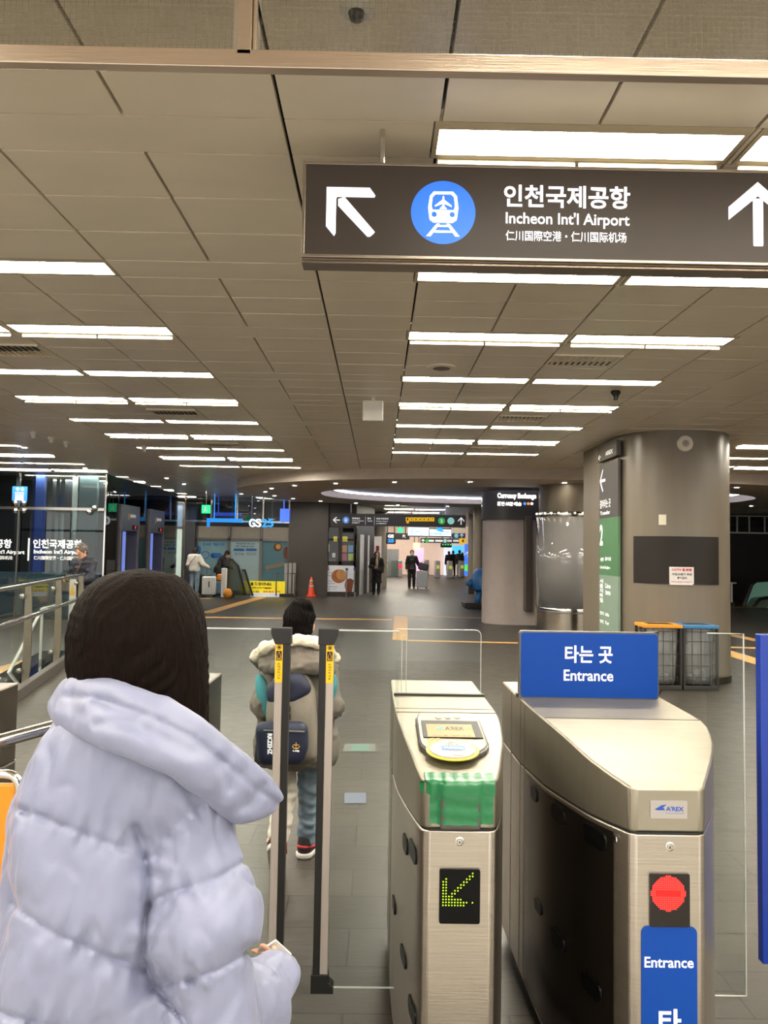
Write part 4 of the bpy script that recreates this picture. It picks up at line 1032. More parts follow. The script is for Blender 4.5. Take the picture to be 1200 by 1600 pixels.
# glass bulkhead above, hung lit panels
b_ = fbox(290, 452, 787, 815, 24.0)
t = thing('glass_bulkhead', 'blue tinted glass bulkhead above the shop windows', 'glass screen', ((b_[0] + b_[1]) / 2, 24.0, b_[2]))
MB().box(b_[0], b_[1], 24.0, 24.02, b_[2], H).build('glass_pane', glass('bulkhead_glass', (200, 210, 225), 2.0), t)
mb = MB(); mb.box(b_[0], b_[1], 23.97, 24.05, b_[2] - 0.03, b_[2] + 0.03)
for x in np.linspace(b_[0], b_[1], 5): mb.box(x - 0.025, x + 0.025, 23.98, 24.04, b_[2], H)
mb.build('frame', chrome, t)
lb = mat('sign_lightbox_blue', (60, 90, 190), 0.3, emit=(50, 90, 210), es=0.8)
b_ = fbox(438, 452, 795, 815, 23.8); tag(MB().box(b_[0], b_[1], 23.7, 23.8, b_[2], b_[3]).box(b_[0] + .1, b_[0] + .13, 23.74, 23.77, b_[3], H).build('light_box', lb), 'small blue light box by the dark wall, under the ceiling', 'light box')
b_ = fbox(335, 376, 801, 806, 24.3); tag(MB().box(b_[0], b_[1], 24.3, 24.4, b_[2], b_[3]).box(b_[0] + .1, b_[0] + .13, 24.34, 24.37, b_[3], H).build('light_box', lb), 'thin blue light strip seen through the glass bulkhead', 'light box')
# green exit sign hanging
b_ = fbox(315, 328, 789, 802, 20.5)
t = thing('exit_sign', 'small green hanging exit sign over the elevator lobby', 'sign', ((b_[0] + b_[1]) / 2, 20.5, b_[2]))
MB().box(b_[0], b_[1], 20.5, 20.58, b_[2], b_[3]).build('panel', emis('exit_green', (40, 200, 130), 1.1), t)
mb = MB(); cx, cz = (b_[0] + b_[1]) / 2, (b_[2] + b_[3]) / 2; mb.disc(cx - 0.01, cz + 0.05, 0.022, 20.497, 10)
mb.poly([(cx - 0.05, 20.497, cz - 0.07), (cx - 0.03, 20.497, cz - 0.08), (cx + 0.0, 20.497, cz - 0.02), (cx + 0.03, 20.497, cz - 0.07), (cx + 0.05, 20.497, cz - 0.06), (cx + 0.01, 20.497, cz + 0.03), (cx - 0.03, 20.497, cz + 0.03)]); mb.build('running_figure', letter_w, t, recalc=False)
MB().cyl((cx, 20.54, b_[3]), (cx, 20.54, H), 0.012).build('hanger', chrome, t)
# ------------------------------------------------------------------ bakery kiosk
KY = 26.0
kx0, kx1 = at(500, 870, KY).x, at(556, 870, KY).x
kx2, ky2 = kx1 + 0.62, 29.4
kd = mat('kiosk_dark_brown', (48, 40, 36), 0.45); 
t = thing('kiosk', 'dark brown bakery kiosk with windows and a bun poster', 'kiosk', ((kx0 + kx1) / 2, KY, 0))
kb = MB(); kz = at(530, 812, KY).z
kb.box(kx0, kx1, KY, KY + 0.06, 0, 0.14); kb.box(kx0, kx1, KY, KY + 0.06, 1.10, 1.22); kb.box(kx0, kx1, KY, KY + 0.06, 2.40, H)
for px in (500, 529, 552): q = at(px, 870, KY).x; kb.box(q, q + 0.12, KY, KY + 0.06, 0.14, 2.4)
kb.box(kx0, kx0 + 0.06, KY, ky2, 0, H); kb.box(kx0, kx1, ky2 - 0.06, ky2, 0, H); kb.build('body', kd, t)
MB().add([(kx1, KY, 2.2), (kx2, ky2, 2.2), (kx2, ky2, H), (kx1, KY, H), (kx1 - .05, KY, 2.2), (kx2 - .05, ky2, 2.2), (kx2 - .05, ky2, H), (kx1 - .05, KY, H)], [(0, 1, 2, 3), (4, 7, 6, 5), (0, 4, 5, 1), (3, 2, 6, 7)]).build('side_header', kd, t)
def kside(u0, u1, z0, z1, d=0.05):
    mb = MB(); P = lambda u: (kx1 + (kx2 - kx1) * u, KY + (ky2 - KY) * u)
    a, b = P(u0), P(u1); return mb.prism([(a[0], a[1], z0), (b[0], b[1], z0), (b[0], b[1], z1), (a[0], a[1], z1)], (-d, 0, 0))
kside(0, 0.05, 0, 2.2).build('side_post', mat('kiosk_white_post', (200, 200, 200), 0.4), t)
for u0, u1, m_ in ((0.08, 0.2, kd), (0.2, 0.42, MATS['kiosk_white_post']), (0.42, 0.62, kd), (0.62, 0.72, MATS['kiosk_white_post']), (0.72, 1.0, kd)):
    kside(u0, u1, 0, 2.2).build('side_panel', m_, t)
kg = glass('kiosk_glass', (232, 234, 234), 0.8)
inner = mat('kiosk_interior', (40, 38, 36), 0.6)
for px0, px1 in ((503, 529), (532, 552)):
    a, b = at(px0, 870, KY).x, at(px1, 870, KY).x
    MB().box(a, b, KY + 0.02, KY + 0.03, 1.22, 2.4).build('window_pane', kg, t)
MB().box(kx0 + 0.06, kx1, KY + 1.2, KY + 1.25, 0, 2.6).build('back_partition', inner, t)
MB().box(kx0 + 0.06, kx1 - 0.06, KY + 0.1, KY + 0.8, 1.0, 1.2).build('counter', kd, t)
b_ = fbox(500.5, 554, 888, 927, KY - 0.01); x0_, x1_ = kx0 + 0.10, kx1 - 0.06
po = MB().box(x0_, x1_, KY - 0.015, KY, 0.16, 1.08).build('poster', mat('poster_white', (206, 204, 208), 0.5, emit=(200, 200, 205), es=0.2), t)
yk = KY - 0.02; W_ = x1_ - x0_
mb = MB(); mb.text('B', x0_ + 0.09 * W_, x0_ + 0.21 * W_, 0.90, 1.05, y=yk); mb.text('Burger Bread', x0_ + 0.05 * W_, x0_ + 0.3 * W_, 0.80, 0.84, y=yk); mb.text('Breakfast', x0_ + 0.05 * W_, x0_ + 0.28 * W_, 0.70, 0.74, y=yk)
mb.text('갓 구운 따뜻한', x0_ + 0.03 * W_, x0_ + 0.33 * W_, 0.50, 0.55, y=yk); mb.text('수제 버거빵을', x0_ + 0.12 * W_, x0_ + 0.4 * W_, 0.42, 0.47, y=yk)
mb.text('아침마다 즐겨보세요', x0_ + 0.03 * W_, x0_ + 0.48 * W_, 0.30, 0.36, y=yk); mb.text('포장 가능', x0_ + 0.12 * W_, x0_ + 0.44 * W_, 0.22, 0.27, y=yk); mb.build('print', mat('print_grey', (60, 56, 54), 0.6), po, recalc=False)
mb = MB(); mb.disc(x0_ + 0.52 * W_, 0.70, 0.26, yk, 28, 0.24); mb.build('bun_picture', mat('bun_brown', (182, 112, 66), 0.5, var=0.2, vscale=4), po, recalc=False)
mb = MB(); mb.disc(x0_ + 0.60 * W_, 0.76, 0.17, yk - 0.003, 22, 0.18); mb.build('bun_picture', mat('bun_gold', (206, 150, 92), 0.5, var=0.15, vscale=5), po, recalc=False)
mb = MB(); mb.add([(x0_ + W_ * (0.88 + 0.165 * math.cos(q)), yk - 0.002, 0.39 + 0.24 * math.sin(q)) for q in np.linspace(0.75, 2 * PI - 0.75 - 0.35, 26)], [tuple(range(26))]); mb.build('round_badge', mat('badge_rust', (150, 80, 52), 0.5), po, recalc=False)
for i, (px0, px1, py0, py1, c_, lab) in enumerate(((533, 542, 852, 863, (190, 120, 50), 'orange food picture card'), (544, 552, 852, 863, (90, 150, 190), 'blue picture card'), (533, 542, 865, 876, (170, 70, 90), 'pink picture card'), (544, 552, 865, 876, (170, 190, 90), 'green picture card'), (531, 543, 838, 846, (235, 210, 60), 'yellow strip notice'), (507, 515, 850, 862, (170, 150, 120), 'beige notice'), (519, 524, 864, 871, (210, 210, 206), 'small white notice'), (521, 527, 838, 846, (235, 210, 60), 'small yellow notice'))):
    b_ = fbox(px0, px1, py0, py1, KY + 0.06)
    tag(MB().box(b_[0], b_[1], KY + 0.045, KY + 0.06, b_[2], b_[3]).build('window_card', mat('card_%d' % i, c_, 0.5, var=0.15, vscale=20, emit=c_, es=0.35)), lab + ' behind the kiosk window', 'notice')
for i, px in enumerate((508, 512, 517, 522)):
    q = at(px, 880, KY + 0.3); tag(MB().lathe([(0.05, 0), (0.055, 0.08), (0.03, 0.11), (0.0, 0.12)], (q.x, KY + 0.3, 1.2), 12).build('jar', mat('jar_cream', (190, 180, 160), 0.4), smooth='auto'), ['first', 'second', 'third', 'fourth'][i] + ' cream jar from the dark wall on the kiosk counter', 'jar')
for i, (px, lab) in enumerate(((541, 'slim steel stanchion before the bun poster, nearer the cone'), (553.5, 'slim steel stanchion before the bun poster, nearer the walking woman'))):
    q = ground(px, 932.5); t = thing('stanchion', lab, 'stanchion', (q.x, q.y, 0))
    MB().lathe([(0.13, 0), (0.13, 0.012), (0.02, 0.03)], (q.x, q.y, 0), 20).build('base', chrome, t, smooth='auto')
    MB().cyl((q.x, q.y, 0.02), (q.x, q.y, 0.92), 0.025).build('post', chrome, t, smooth='auto')
    MB().cyl((q.x, q.y, 0.92), (q.x, q.y, 1.0), 0.045).build('belt_head', mat('stanchion_head', (60, 80, 120), 0.4), t, smooth='auto')
# traffic cone
q = ground(486, 932); t = thing('traffic_cone', 'orange traffic cone with white bands by the dark wall', 'cone', (q.x, q.y, 0))
cone_m = mat('cone_orange', (226, 74, 34), 0.45)
MB().box(q.x - 0.2, q.x + 0.2, q.y - 0.2, q.y + 0.2, 0, 0.03).build('base', cone_m, t, bevel=0.01)
MB().lathe([(0.16, 0.03), (0.12, 0.15), (0.035, 0.66), (0.02, 0.68), (0, 0.68)], (q.x, q.y, 0), 24).build('body', cone_m, t, smooth='auto')
for z0, z1 in ((0.32, 0.40), (0.50, 0.57)):
    r = lambda z: 0.12 + (0.035 - 0.12) * (z - 0.15) / 0.51 + 0.002
    MB().lathe([(r(z0), z0), (r(z1), z1)], (q.x, q.y, 0), 24).build('band', white_paint, t, smooth=True)
q = ground(467, 929); tag(MB().lathe([(0.05, 0), (0.05, 0.05), (0.035, 0.06), (0.035, 1.95), (0.03, 2.0), (0, 2.0)], (q.x, q.y, 0), 12).build('banner_pole', mat('pole_grey', (120, 112, 112), 0.4), smooth='auto'), 'tall grey furled banner pole against the dark wall', 'pole')
# escalator, yellow banner, railing at the shop windows
q0 = ground(350, 931)
t = thing('escalator', 'escalator going down before the shop windows, glass balustrades', 'escalator', (at(372, 900, 25).x, 25, 0))
esc_b = mat('escalator_black', (24, 24, 24), 0.4); esc_g = glass('escalator_glass', (190, 196, 186), 0.8, haze=0.12, hazec=(150, 140, 120))
def balu(pts, name):
    """pts in picture around depth 25: outline of one balustrade"""
    P = [at(a, b, 24.9) for a, b in pts]
    MB().prism([tuple(p) for p in P], (0, 0.03, 0)).build('balustrade', esc_g, t)
    MB().tube([tuple(p + Vector((0, 0.015, 0))) for p in P[1:]], 0.035, 8).build('handrail', esc_b, t)
balu([(358, 930), (358, 874), (362, 874), (372, 884), (384, 930)], 'a')
balu([(376, 930), (378, 891), (382, 890), (395, 931)], 'b')
mb = MB(); mb.box(at(352, 900, 25).x, at(368, 900, 25).x, 24.4, 24.9, 0, 0.22); mb.build('newel_base', esc_b, t, bevel=0.02)
YB = 25.2; b_ = fbox(377, 445, 908, 927, YB); t = thing('yellow_banner', 'yellow banner with black writing hung low beside the escalator', 'banner', ((b_[0] + b_[1]) / 2, YB, b_[2]))
MB().box(b_[0], b_[1], YB, YB + 0.02, b_[2], b_[3]).build('cloth', mat('banner_yellow', (236, 216, 40), 0.5, emit=(236, 216, 40), es=0.2), t)
mb = MB(); mb.text('를 꼭! 잡아주세요.', *fbox(392, 425, 910, 915, YB), y=YB - 0.004, bold=0.04); mb.text('with your luggage', *fbox(393, 424, 917, 920, YB), y=YB - 0.004, bold=0.04); mb.text('안전사고 예방', *fbox(385, 405, 923, 926, YB), y=YB - 0.004, bold=0.02); mb.build('lettering', letter_k, t, recalc=False)
mb = MB(); mb.text('공항철도 안전', *fbox(411, 438, 923, 926, YB), y=YB - 0.005, bold=0.05); mb.build('lettering', mat('banner_orange', (216, 120, 20), 0.5), t, recalc=False)
b_ = fbox(392, 436, 926, 933, 25.1); tag(MB().box(b_[0], b_[1], 25.05, 25.18, 0, max(0.1, b_[3] * 0.9)).build('kerb_sign', mat('kerb_white', (220, 222, 226), 0.5, emit=(215, 220, 235), es=0.2)), 'white low kerb strip under the yellow banner', 'kerb')
t = thing('escalator_guard', 'grey glass guard wall with steel rail between banner and dark wall', 'guard', (at(450, 900, 25.4).x, 25.4, 0))
for i, px in enumerate((444, 450, 456)): b_ = fbox(px, px + 5, 880, 928, 25.4); MB().box(b_[0], b_[1], 25.4 + 0.1 * i, 25.43 + 0.1 * i, 0.05, b_[3]).build('panel', mat('guard_grey', (150, 148, 144), 0.35, 0.2), t)
b_ = fbox(436, 463, 928, 936, 25.3); MB().box(b_[0], b_[1], 25.2, 25.5, 0, 0.1).build('base', esc_b, t)
p0, p1 = at(432, 896, 24.95), at(461, 896, 24.95); MB().tube([(p0.x, 24.95, 0.05), tuple(p0), tuple(p1), (p1.x, 24.95, 0.05)], 0.025, 8).build('rail', chrome, t, smooth='auto')
p0 = at(415, 888, 25.6); p1 = at(446, 880, 25.6)
tag(MB().bar(p0, p1, 0.1, 0.14).build('escalator_hood', mat('hood_brown', (110, 98, 84), 0.5)), 'brown sloping escalator hood panel behind the yellow banner', 'panel')
# ------------------------------------------------------------------ far hanging sign
def bar_sign(name, lab, px0, px1, py0, py1, Y, m, hang=True, depth=0.12):
    b_ = fbox(px0, px1, py0, py1, Y)
    t = thing(name, lab, 'sign', ((b_[0] + b_[1]) / 2, Y, b_[2]))
    slab(MB(), rrect(*b_, min(0.05, (b_[3] - b_[2]) * 0.2)), Y, Y + depth).build('panel', m, t)
    if hang:
        for k in (0.15, 0.85):
            x = b_[0] + (b_[1] - b_[0]) * k; MB().cyl((x, Y + depth / 2, b_[3]), (x, Y + depth / 2, H), 0.02, n=8).build('hanger', chrome, t)
    return t, b_
sd = mat('sign_charcoal', (50, 48, 48), 0.4, emit=(50, 48, 48), es=0.25)
YS = 22.0
t, b_ = bar_sign('direction_sign', 'long charcoal hanging sign with yellow exit numbers, in the middle distance', 516, 728, 803.5, 822.5, YS, sd)
y = YS - 0.006
mb = MB(); q = fbox(520, 531, 806, 819, y); arrow_up(mb, (q[0] + q[1]) / 2, (q[2] + q[3]) / 2, q[1] - q[0], y, -PI / 2); q = fbox(715, 726, 808, 820, y); arrow_up(mb, (q[0] + q[1]) / 2, (q[2] + q[3]) / 2, q[3] - q[2], y); mb.build('arrow', vin, t, recalc=False)
mb = MB(); q = at(540.5, 812.5, y); mb.disc(q.x, q.z, 0.105, y, 22); ds = mb.build('train_disc', mat('disc_blue', (40, 130, 210), 0.4, emit=(40, 130, 220), es=0.4), t, recalc=False)
mb = MB(); rt_icon(mb, q.x, q.z, 0.1, y - 0.003); mb.build('symbol', vin, ds, recalc=False)
mb = MB()
for txt, a, b, c, d in (('공항철도', 550, 563, 808.5, 811.5), ('Airport Railroad', 550, 568, 813, 815), ('机场铁路', 550, 563, 816, 818), ('환승', 574, 580, 808.5, 811.5), ('Transfer', 574, 582, 813, 815), ('인천국제공항', 588, 607, 809, 812), ('Incheon Airport', 588, 606, 813.5, 815.5), ('仁川国際空港', 588, 604, 817, 819)):
    mb.text(txt, *fbox(a, b, c, d, y), y=y, bold=0.03, res=2)
for px in (571, 585): q = fbox(px - 0.2, px + 0.2, 807, 820, y); mb.poly([(q[0], y, q[2]), (q[1], y, q[2]), (q[1], y, q[3]), (q[0], y, q[3])])
mb.build('lettering', vin, t, recalc=False)
ye = mat('exit_yellow', (248, 190, 20), 0.4, emit=(250, 190, 10), es=0.5)
tiles = MB(); nums = MB()
for i in range(7):
    q = fbox(634 + i * 6.45, 639.8 + i * 6.45, 808.5, 814.5, y); tiles.poly([(q[0], y, q[2]), (q[1], y, q[2]), (q[1], y, q[3]), (q[0], y, q[3])])
    nums.text(str(i + 1), q[0] + 0.3 * (q[1] - q[0]), q[0] + 0.7 * (q[1] - q[0]), q[2] + 0.02, q[3] - 0.02, y=y - 0.003, bold=0.05)
q = fbox(635, 639, 815, 817.5, y); tiles.poly([(q[0], y, q[2]), (q[1], y, q[2]), (q[1], y, q[3]), (q[0], y, q[3])])
tl = tiles.build('exit_tiles', ye, t, recalc=False); nums.build('numbers', letter_k, tl, recalc=False)
q = at(690, 814, y); d1 = MB().disc(q.x, q.z, 0.105, y, 22).build('line_disc', mat('line_green', (40, 160, 70), 0.4, emit=(30, 170, 70), es=0.5), t, recalc=False)
mb = MB(); mb.text('2', q.x - 0.035, q.x + 0.035, q.z - 0.05, q.z + 0.055, y=y - 0.003, bold=0.05); mb.build('digit', vin, d1, recalc=False)
q = at(704.5, 814, y); MB().disc(q.x, q.z, 0.105, y, 22).build('line_disc', mat('line_teal', (150, 215, 205), 0.4, emit=(150, 220, 210), es=0.4), t, recalc=False)
# ------------------------------------------------------------------ far concourse
FYc = 33.0
t, b_ = bar_sign('shop_box_sign', 'small dark square shop box sign hanging in the far concourse', 603, 618.5, 832, 850, 30.0, mat('box_dark', (48, 46, 50), 0.4))
mb = MB(); mb.text('GS', *fbox(606, 615.5, 835, 840.5, 29.98), y=29.98, bold=0.06); mb.build('lettering', vin, t, recalc=False)
mb = MB(); mb.text('25', *fbox(606, 615.5, 842, 847.5, 29.98), y=29.98, bold=0.06); mb.build('lettering', blu, t, recalc=False)
scr_w = emis('screen_white', (205, 228, 245), 1.0); scr_b = emis('screen_blue', (70, 130, 215), 1.0)
def screen(px0, px1, py0, py1, Y, lab, seed):
    b_ = fbox(px0, px1, py0, py1, Y); t = thing('display_screen', lab, 'screen', ((b_[0] + b_[1]) / 2, Y, b_[2]))
    MB().box(b_[0] - 0.015, b_[1] + 0.015, Y, Y + 0.1, b_[2] - 0.05, b_[3] + 0.05).build('housing', black, t)
    MB().box(b_[0], b_[1], Y - 0.005, Y, b_[2], b_[3]).build('picture', scr_w, t)
    r = random.Random(seed); mb = MB(); y = Y - 0.01; W, Hh = b_[1] - b_[0], b_[3] - b_[2]
    for i in range(9):
        u, v_ = r.random() * 0.75, r.random() * 0.7; a, c = b_[0] + u * W, b_[2] + (0.1 + v_) * Hh; dw = W * r.uniform(.08, .22); dh = Hh * r.uniform(.06, .14)
        mb.poly([(a, y, c), (a + dw, y, c), (a + dw, y, c + dh), (a, y, c + dh)])
    mb.build('graphics', scr_b, t, recalc=False)
    MB().cyl(((b_[0] + b_[1]) / 2, Y + 0.05, b_[3]), ((b_[0] + b_[1]) / 2, Y + 0.05, H), 0.03, n=8).build('hanger', chrome, t)
screen(637.5, 670, 824, 837, FYc, 'hanging screen with a pale map, first of the two beyond the long sign', 1)
screen(671.5, 705, 827, 837.5, FYc, 'hanging screen with blue dots, second of the two beyond the long sign', 5)
b_ = fbox(683, 691, 822, 830, FYc - .1); tag(MB().box(b_[0], b_[1], FYc - .2, FYc - .1, b_[2], b_[3]).box(b_[0] + .1, b_[0] + .13, FYc - .16, FYc - .13, b_[3], H).build('blue_plate', blu), 'small blue plate above the second hanging screen', 'plate')
t, b_ = bar_sign('green_exit_sign', 'green lit exit sign beyond the long charcoal sign', 621.5, 629.5, 824, 832, 34, emis('exit_green2', (50, 205, 150), 1.0))
t, b_ = bar_sign('lower_direction_sign', 'lower charcoal sign with white arrow and green disc over the far gates', 657, 718, 841, 848.5, 36.0, sd)
y = 35.98; mb = MB(); q = fbox(658, 664, 842, 848, y); arrow_up(mb, (q[0] + q[1]) / 2, (q[2] + q[3]) / 2, q[3] - q[2], y)
for a, b in ((670, 678), (680, 692), (699, 706), (708, 717)): q = fbox(a, b, 843.5, 846.5, y); mb.poly([(q[0], y, q[2]), (q[1], y, q[2]), (q[1], y, q[3]), (q[0], y, q[3])])
mb.build('arrow', vin, t, recalc=False)
q = at(667.3, 845, y); MB().disc(q.x, q.z, 0.09, y, 16).build('line_disc', MATS['line_green'], t, recalc=False); q = at(695.5, 845, y); MB().disc(q.x, q.z, 0.09, y, 16).build('line_disc', MATS['line_teal'], t, recalc=False)
t, b_ = bar_sign('arrow_sign', 'dark sign with a white diagonal arrow beside the square shop box sign', 598, 640, 833, 843, 35.0, sd)
y = 34.98; mb = MB(); q = at(631.5, 838, y); arrow_up(mb, q.x, q.z, 0.2, y, -PI / 4); mb.build('arrow', vin, t, recalc=False)
t, b_ = bar_sign('yellow_sign', 'yellow lit sign at the end of the lower charcoal sign', 718, 728, 841, 849, 35.8, ye); mb = MB(); mb.text('4', *fbox(721, 725, 842.5, 847.5, 35.78), y=35.78, bold=0.05); mb.build('digit', letter_k, t, recalc=False)
t, b_ = bar_sign('departure_board', 'small black departure board with green and white rows', 688.5, 706, 849, 855.5, 38.0, black)
mb = MB(); y = 37.98
for i in range(4): q = fbox(691 + 4 * i, 693.4 + 4 * i, 850.5, 851.8, y); mb.poly([(q[0], y, q[2]), (q[1], y, q[2]), (q[1], y, q[3]), (q[0], y, q[3])])
mb.build('rows', emis('row_green', (80, 210, 110), 1.2), t, recalc=False)
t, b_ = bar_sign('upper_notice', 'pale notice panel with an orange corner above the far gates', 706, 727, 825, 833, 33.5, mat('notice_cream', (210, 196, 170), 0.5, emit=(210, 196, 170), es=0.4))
t, b_ = bar_sign('arrow_sign', 'teal and navy arrow sign under the pale notice panel', 706, 726, 833.5, 841, 34.2, mat('sign_navy', (40, 56, 110), 0.4, emit=(40, 60, 120), es=0.3))
q = at(713, 837, 34.17); MB().disc(q.x, q.z, 0.1, 34.17, 16).build('line_disc', MATS['line_teal'], t, recalc=False); mb = MB(); q = at(721.5, 837, 34.17); arrow_up(mb, q.x, q.z, 0.2, 34.17); mb.build('arrow', vin, t, recalc=False)
# lit back panels, far columns, walls
def fpanel(name, lab, cat, px0, px1, py0, py1, Y, m, floor=False, depth=0.2):
    b_ = fbox(px0, px1, py0, py1, Y); return tag(MB().box(b_[0], b_[1], Y, Y + depth, 0 if floor else b_[2], b_[3]).build(name, m), lab, cat)
struct(MB().box(at(560, 850, 50).x, at(800, 850, 50).x, 50, 50.2, 0, H).build('wall_concourse_end', mat('end_wall_pink_glow', (206, 178, 158), 0.5, emit=(214, 186, 166), es=0.5)))  # wall given its own glow to brighten the far concourse
fpanel('lit_poster', 'bright blue lit advertising wall at the end of the concourse', 'advertisement', 706, 724, 853, 880, 49.5, emis('ad_blue', (70, 170, 225), 1.1))
fpanel('lit_poster', 'white and blue lit door panel next to the blue advertising wall', 'advertisement', 694, 706, 852, 900, 49.3, emis('ad_paleblue', (200, 210, 230), 0.9))
fpanel('lit_poster', 'pink and violet lit poster behind the man in black', 'advertisement', 648, 662, 856, 895, 44, emis('ad_pink', (225, 170, 205), 1.0), True)
t, b_ = bar_sign('shop_light', 'yellow lit shop light beside the violet poster', 646, 656, 848, 858, 43.5, emis('ad_yellow', (255, 225, 150), 1.2))
t, b_ = bar_sign('advert_column', 'tall lit column advert, blue above and green below, by the grey pillars', 726, 735.5, 850, 900, 34.5, emis('ad_col_blue', (60, 110, 230), 0.9), False)
q = fbox(726, 735.5, 882, 892, 34.48); MB().box(q[0], q[1], 34.47, 34.49, q[2], q[3]).build('green_band', emis('ad_green', (90, 205, 80), 0.9), t)
mb = MB(); q = at(731, 866, 34.46); arrow_up(mb, q.x, q.z, 0.3, 34.46); mb.build('chevron', vin, t, recalc=False)
colm = mat('far_column_grey', (150, 140, 128), 0.4)
for i, (px, r, Y, lab) in enumerate(((738, 0.2, 33, 'slim grey column beside the advert column'), (748, 0.22, 28, 'grey column nearest the pale rounded wall'), (594, 0.3, 32, 'grey column behind the kiosk side'))):
    q = at(px, 860, Y); struct(MB().cyl((q.x, Y, 0), (q.x, Y, H), r, n=20).build('pillar_far', colm, smooth='auto'), lab)
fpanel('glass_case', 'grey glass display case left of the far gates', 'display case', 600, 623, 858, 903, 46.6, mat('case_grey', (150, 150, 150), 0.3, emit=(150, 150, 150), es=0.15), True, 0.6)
fpanel('glass_door_far', 'green grey glass door in the far wall behind the man in black', 'door', 611, 621, 876, 899, 46.4, mat('door_green_grey', (120, 134, 128), 0.3), True)
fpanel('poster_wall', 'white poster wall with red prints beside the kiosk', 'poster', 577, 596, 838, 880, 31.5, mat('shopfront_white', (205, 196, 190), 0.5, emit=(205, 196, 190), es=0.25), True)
for i, (px, py, lab) in enumerate(((580, 855, 'red print on the white poster wall, nearer the kiosk'), (590, 857, 'red print on the white poster wall, nearer the far gates'))):
    q = fbox(px - 2.5, px + 2.5, py - 4, py + 4, 31.45); tag(MB().box(q[0], q[1], 31.44, 31.48, q[2], q[3]).build('print', mat('print_red', (170, 50, 50), 0.5)), lab, 'print')
fpanel('merchandise_rack', 'rack of orange and red goods behind the walking woman', 'rack', 596, 602, 872, 905, 33, mat('goods_orange', (200, 100, 60), 0.5, var=0.5, vscale=12), True)
struct(MB().box(xk0 + 2.2, at(600, 850, 40).x, 40, 40.2, 0, H).build('wall_concourse_left', mat('wall_concourse', (120, 112, 106), 0.5)))
# far gates
def far_gate(px, py, w, Y, lab, disp):
    q = ground(px, py); Y = q.y
    t = thing('far_gate', lab, 'ticket gate', (q.x, Y, 0))
    MB().box(q.x - w / 2, q.x + w / 2, Y, Y + 1.2, 0, 1.02).build('body', mat('far_gate_steel', (186, 184, 184), 0.35, 0.3), t, bevel=0.04)
    MB().box(q.x - w / 3, q.x + w / 3, Y - 0.012, Y, 0.55, 0.75).build('display', disp, t)
dg = emis('far_disp_green', (150, 160, 60), 0.8); dr = emis('far_disp_red', (230, 40, 50), 1.2)
for px, py, d, lab in ((625, 902, dr, 'far steel gate with a red display, left of the man in black'), (684, 903, dg, 'far steel gate standing alone right of the grey suitcase'), (704, 903.5, dg, 'far steel gate in front of the people in dark jackets'), (722, 902, dg, 'far steel gate nearest the column advert'), (667, 899, dg, 'far steel gate partly behind the grey suitcase'), (603, 901, dg, 'far steel gate beside the walking woman')):
    far_gate(px, py, 0.27, 45, lab, d)
# ------------------------------------------------------------------ big pillar with its fittings
conc = mat('pillar_panel_grey', (110, 101, 88), 0.34, 0.0, 0.05, 2.0, 0.03, 3.0, (6, 6, 0.4))
PXL = at(969, 850, 10.0).x; PXR = at(1130, 850, 10.25).x; PCX = (PXL + PXR) / 2; PW = (PXR - PXL) / 2
PF, PB = 9.52, 12.4
def pf(x):
    """front face of the pillar: flattened half oval"""
    u = min(1, abs((x - PCX) / PW)); return PF + 0.78 * (1 - (1 - u ** 2.6) ** (1 / 2.2))
fx = [PCX - PW * math.cos(PI * i / 40) for i in range(41)]
out = [(x, pf(x)) for x in fx] + [(PXR, PB - 0.6), (PCX + 0.4, PB), (PCX - 0.4, PB), (PXL, PB - 0.6)]
mb = MB(); mb.prism([(x, y, 0) for x, y in out], (0, 0, H)); o = mb.build('pillar', conc, smooth='auto', angle=25)
struct(o, 'wide grey oval pillar with a dark panel, right of the hanging sign')
mb = MB(); mb.prism([(PCX + (x - PCX) * 1.012, y - 0.008 if y < 11 else y, 0) for x, y in out], (0, 0, 0.09)); struct(mb.build('baseboard_pillar', steel_dark, smooth='auto', angle=25))
def onP(px, py, lift=0.004):
    v = ray(px, py); y = 9.3
    while y < 11:
        x = v.x * y / v.y
        if pf(x) - lift <= y: break
        y += 0.003
    return Vector((x, y, CAM_H + v.z * y / v.y))
def wrap_panel(px0, px1, py0, py1, lift, n=16):
    a, b = onP(px0, (py0 + py1) / 2, lift), onP(px1, (py0 + py1) / 2, lift); c = onP((px0 + px1) / 2, py0, lift).z; d = onP((px0 + px1) / 2, py1, lift).z
    vs = []
    for i in range(n + 1):
        x = a.x + (b.x - a.x) * i / n
        for l, z in ((lift, c), (lift, d), (0, c), (0, d)): vs.append((x, pf(x) - l, z))
    fs = []
    for i in range(n):
        k, j = i * 4, i * 4 + 4; fs += [(k, k + 1, j + 1, j), (k, j, j + 2, k + 2), (k + 1, k + 3, j + 3, j + 1)]
    fs += [(0, 2, 3, 1), (n * 4, n * 4 + 1, n * 4 + 3, n * 4 + 2)]
    return MB().add(vs, fs), (a.x, b.x, d, c)
mb, r_ = wrap_panel(990, 1123, 838, 913, 0.012); tag(mb.build('pillar_panel', mat('panel_dark_brown', (36, 31, 28), 0.45, spec=0.25), smooth='auto'), 'dark brown rectangular panel on the front of the big pillar', 'panel')
mb, r_ = wrap_panel(1046, 1084, 886, 914, 0.016, 6)
t = thing('notice_sheet', 'white camera notice sheet with red and black writing on the dark panel', 'notice', ((r_[0] + r_[1]) / 2, pf((r_[0] + r_[1]) / 2) - 0.016, r_[2]))
mb.build('sheet', mat('paper_white', (218, 214, 212), 0.6), t, smooth='auto')
fnP = lambda x, z: (x, pf(x) - 0.0175, z)
W, Hh = r_[1] - r_[0], r_[3] - r_[2]
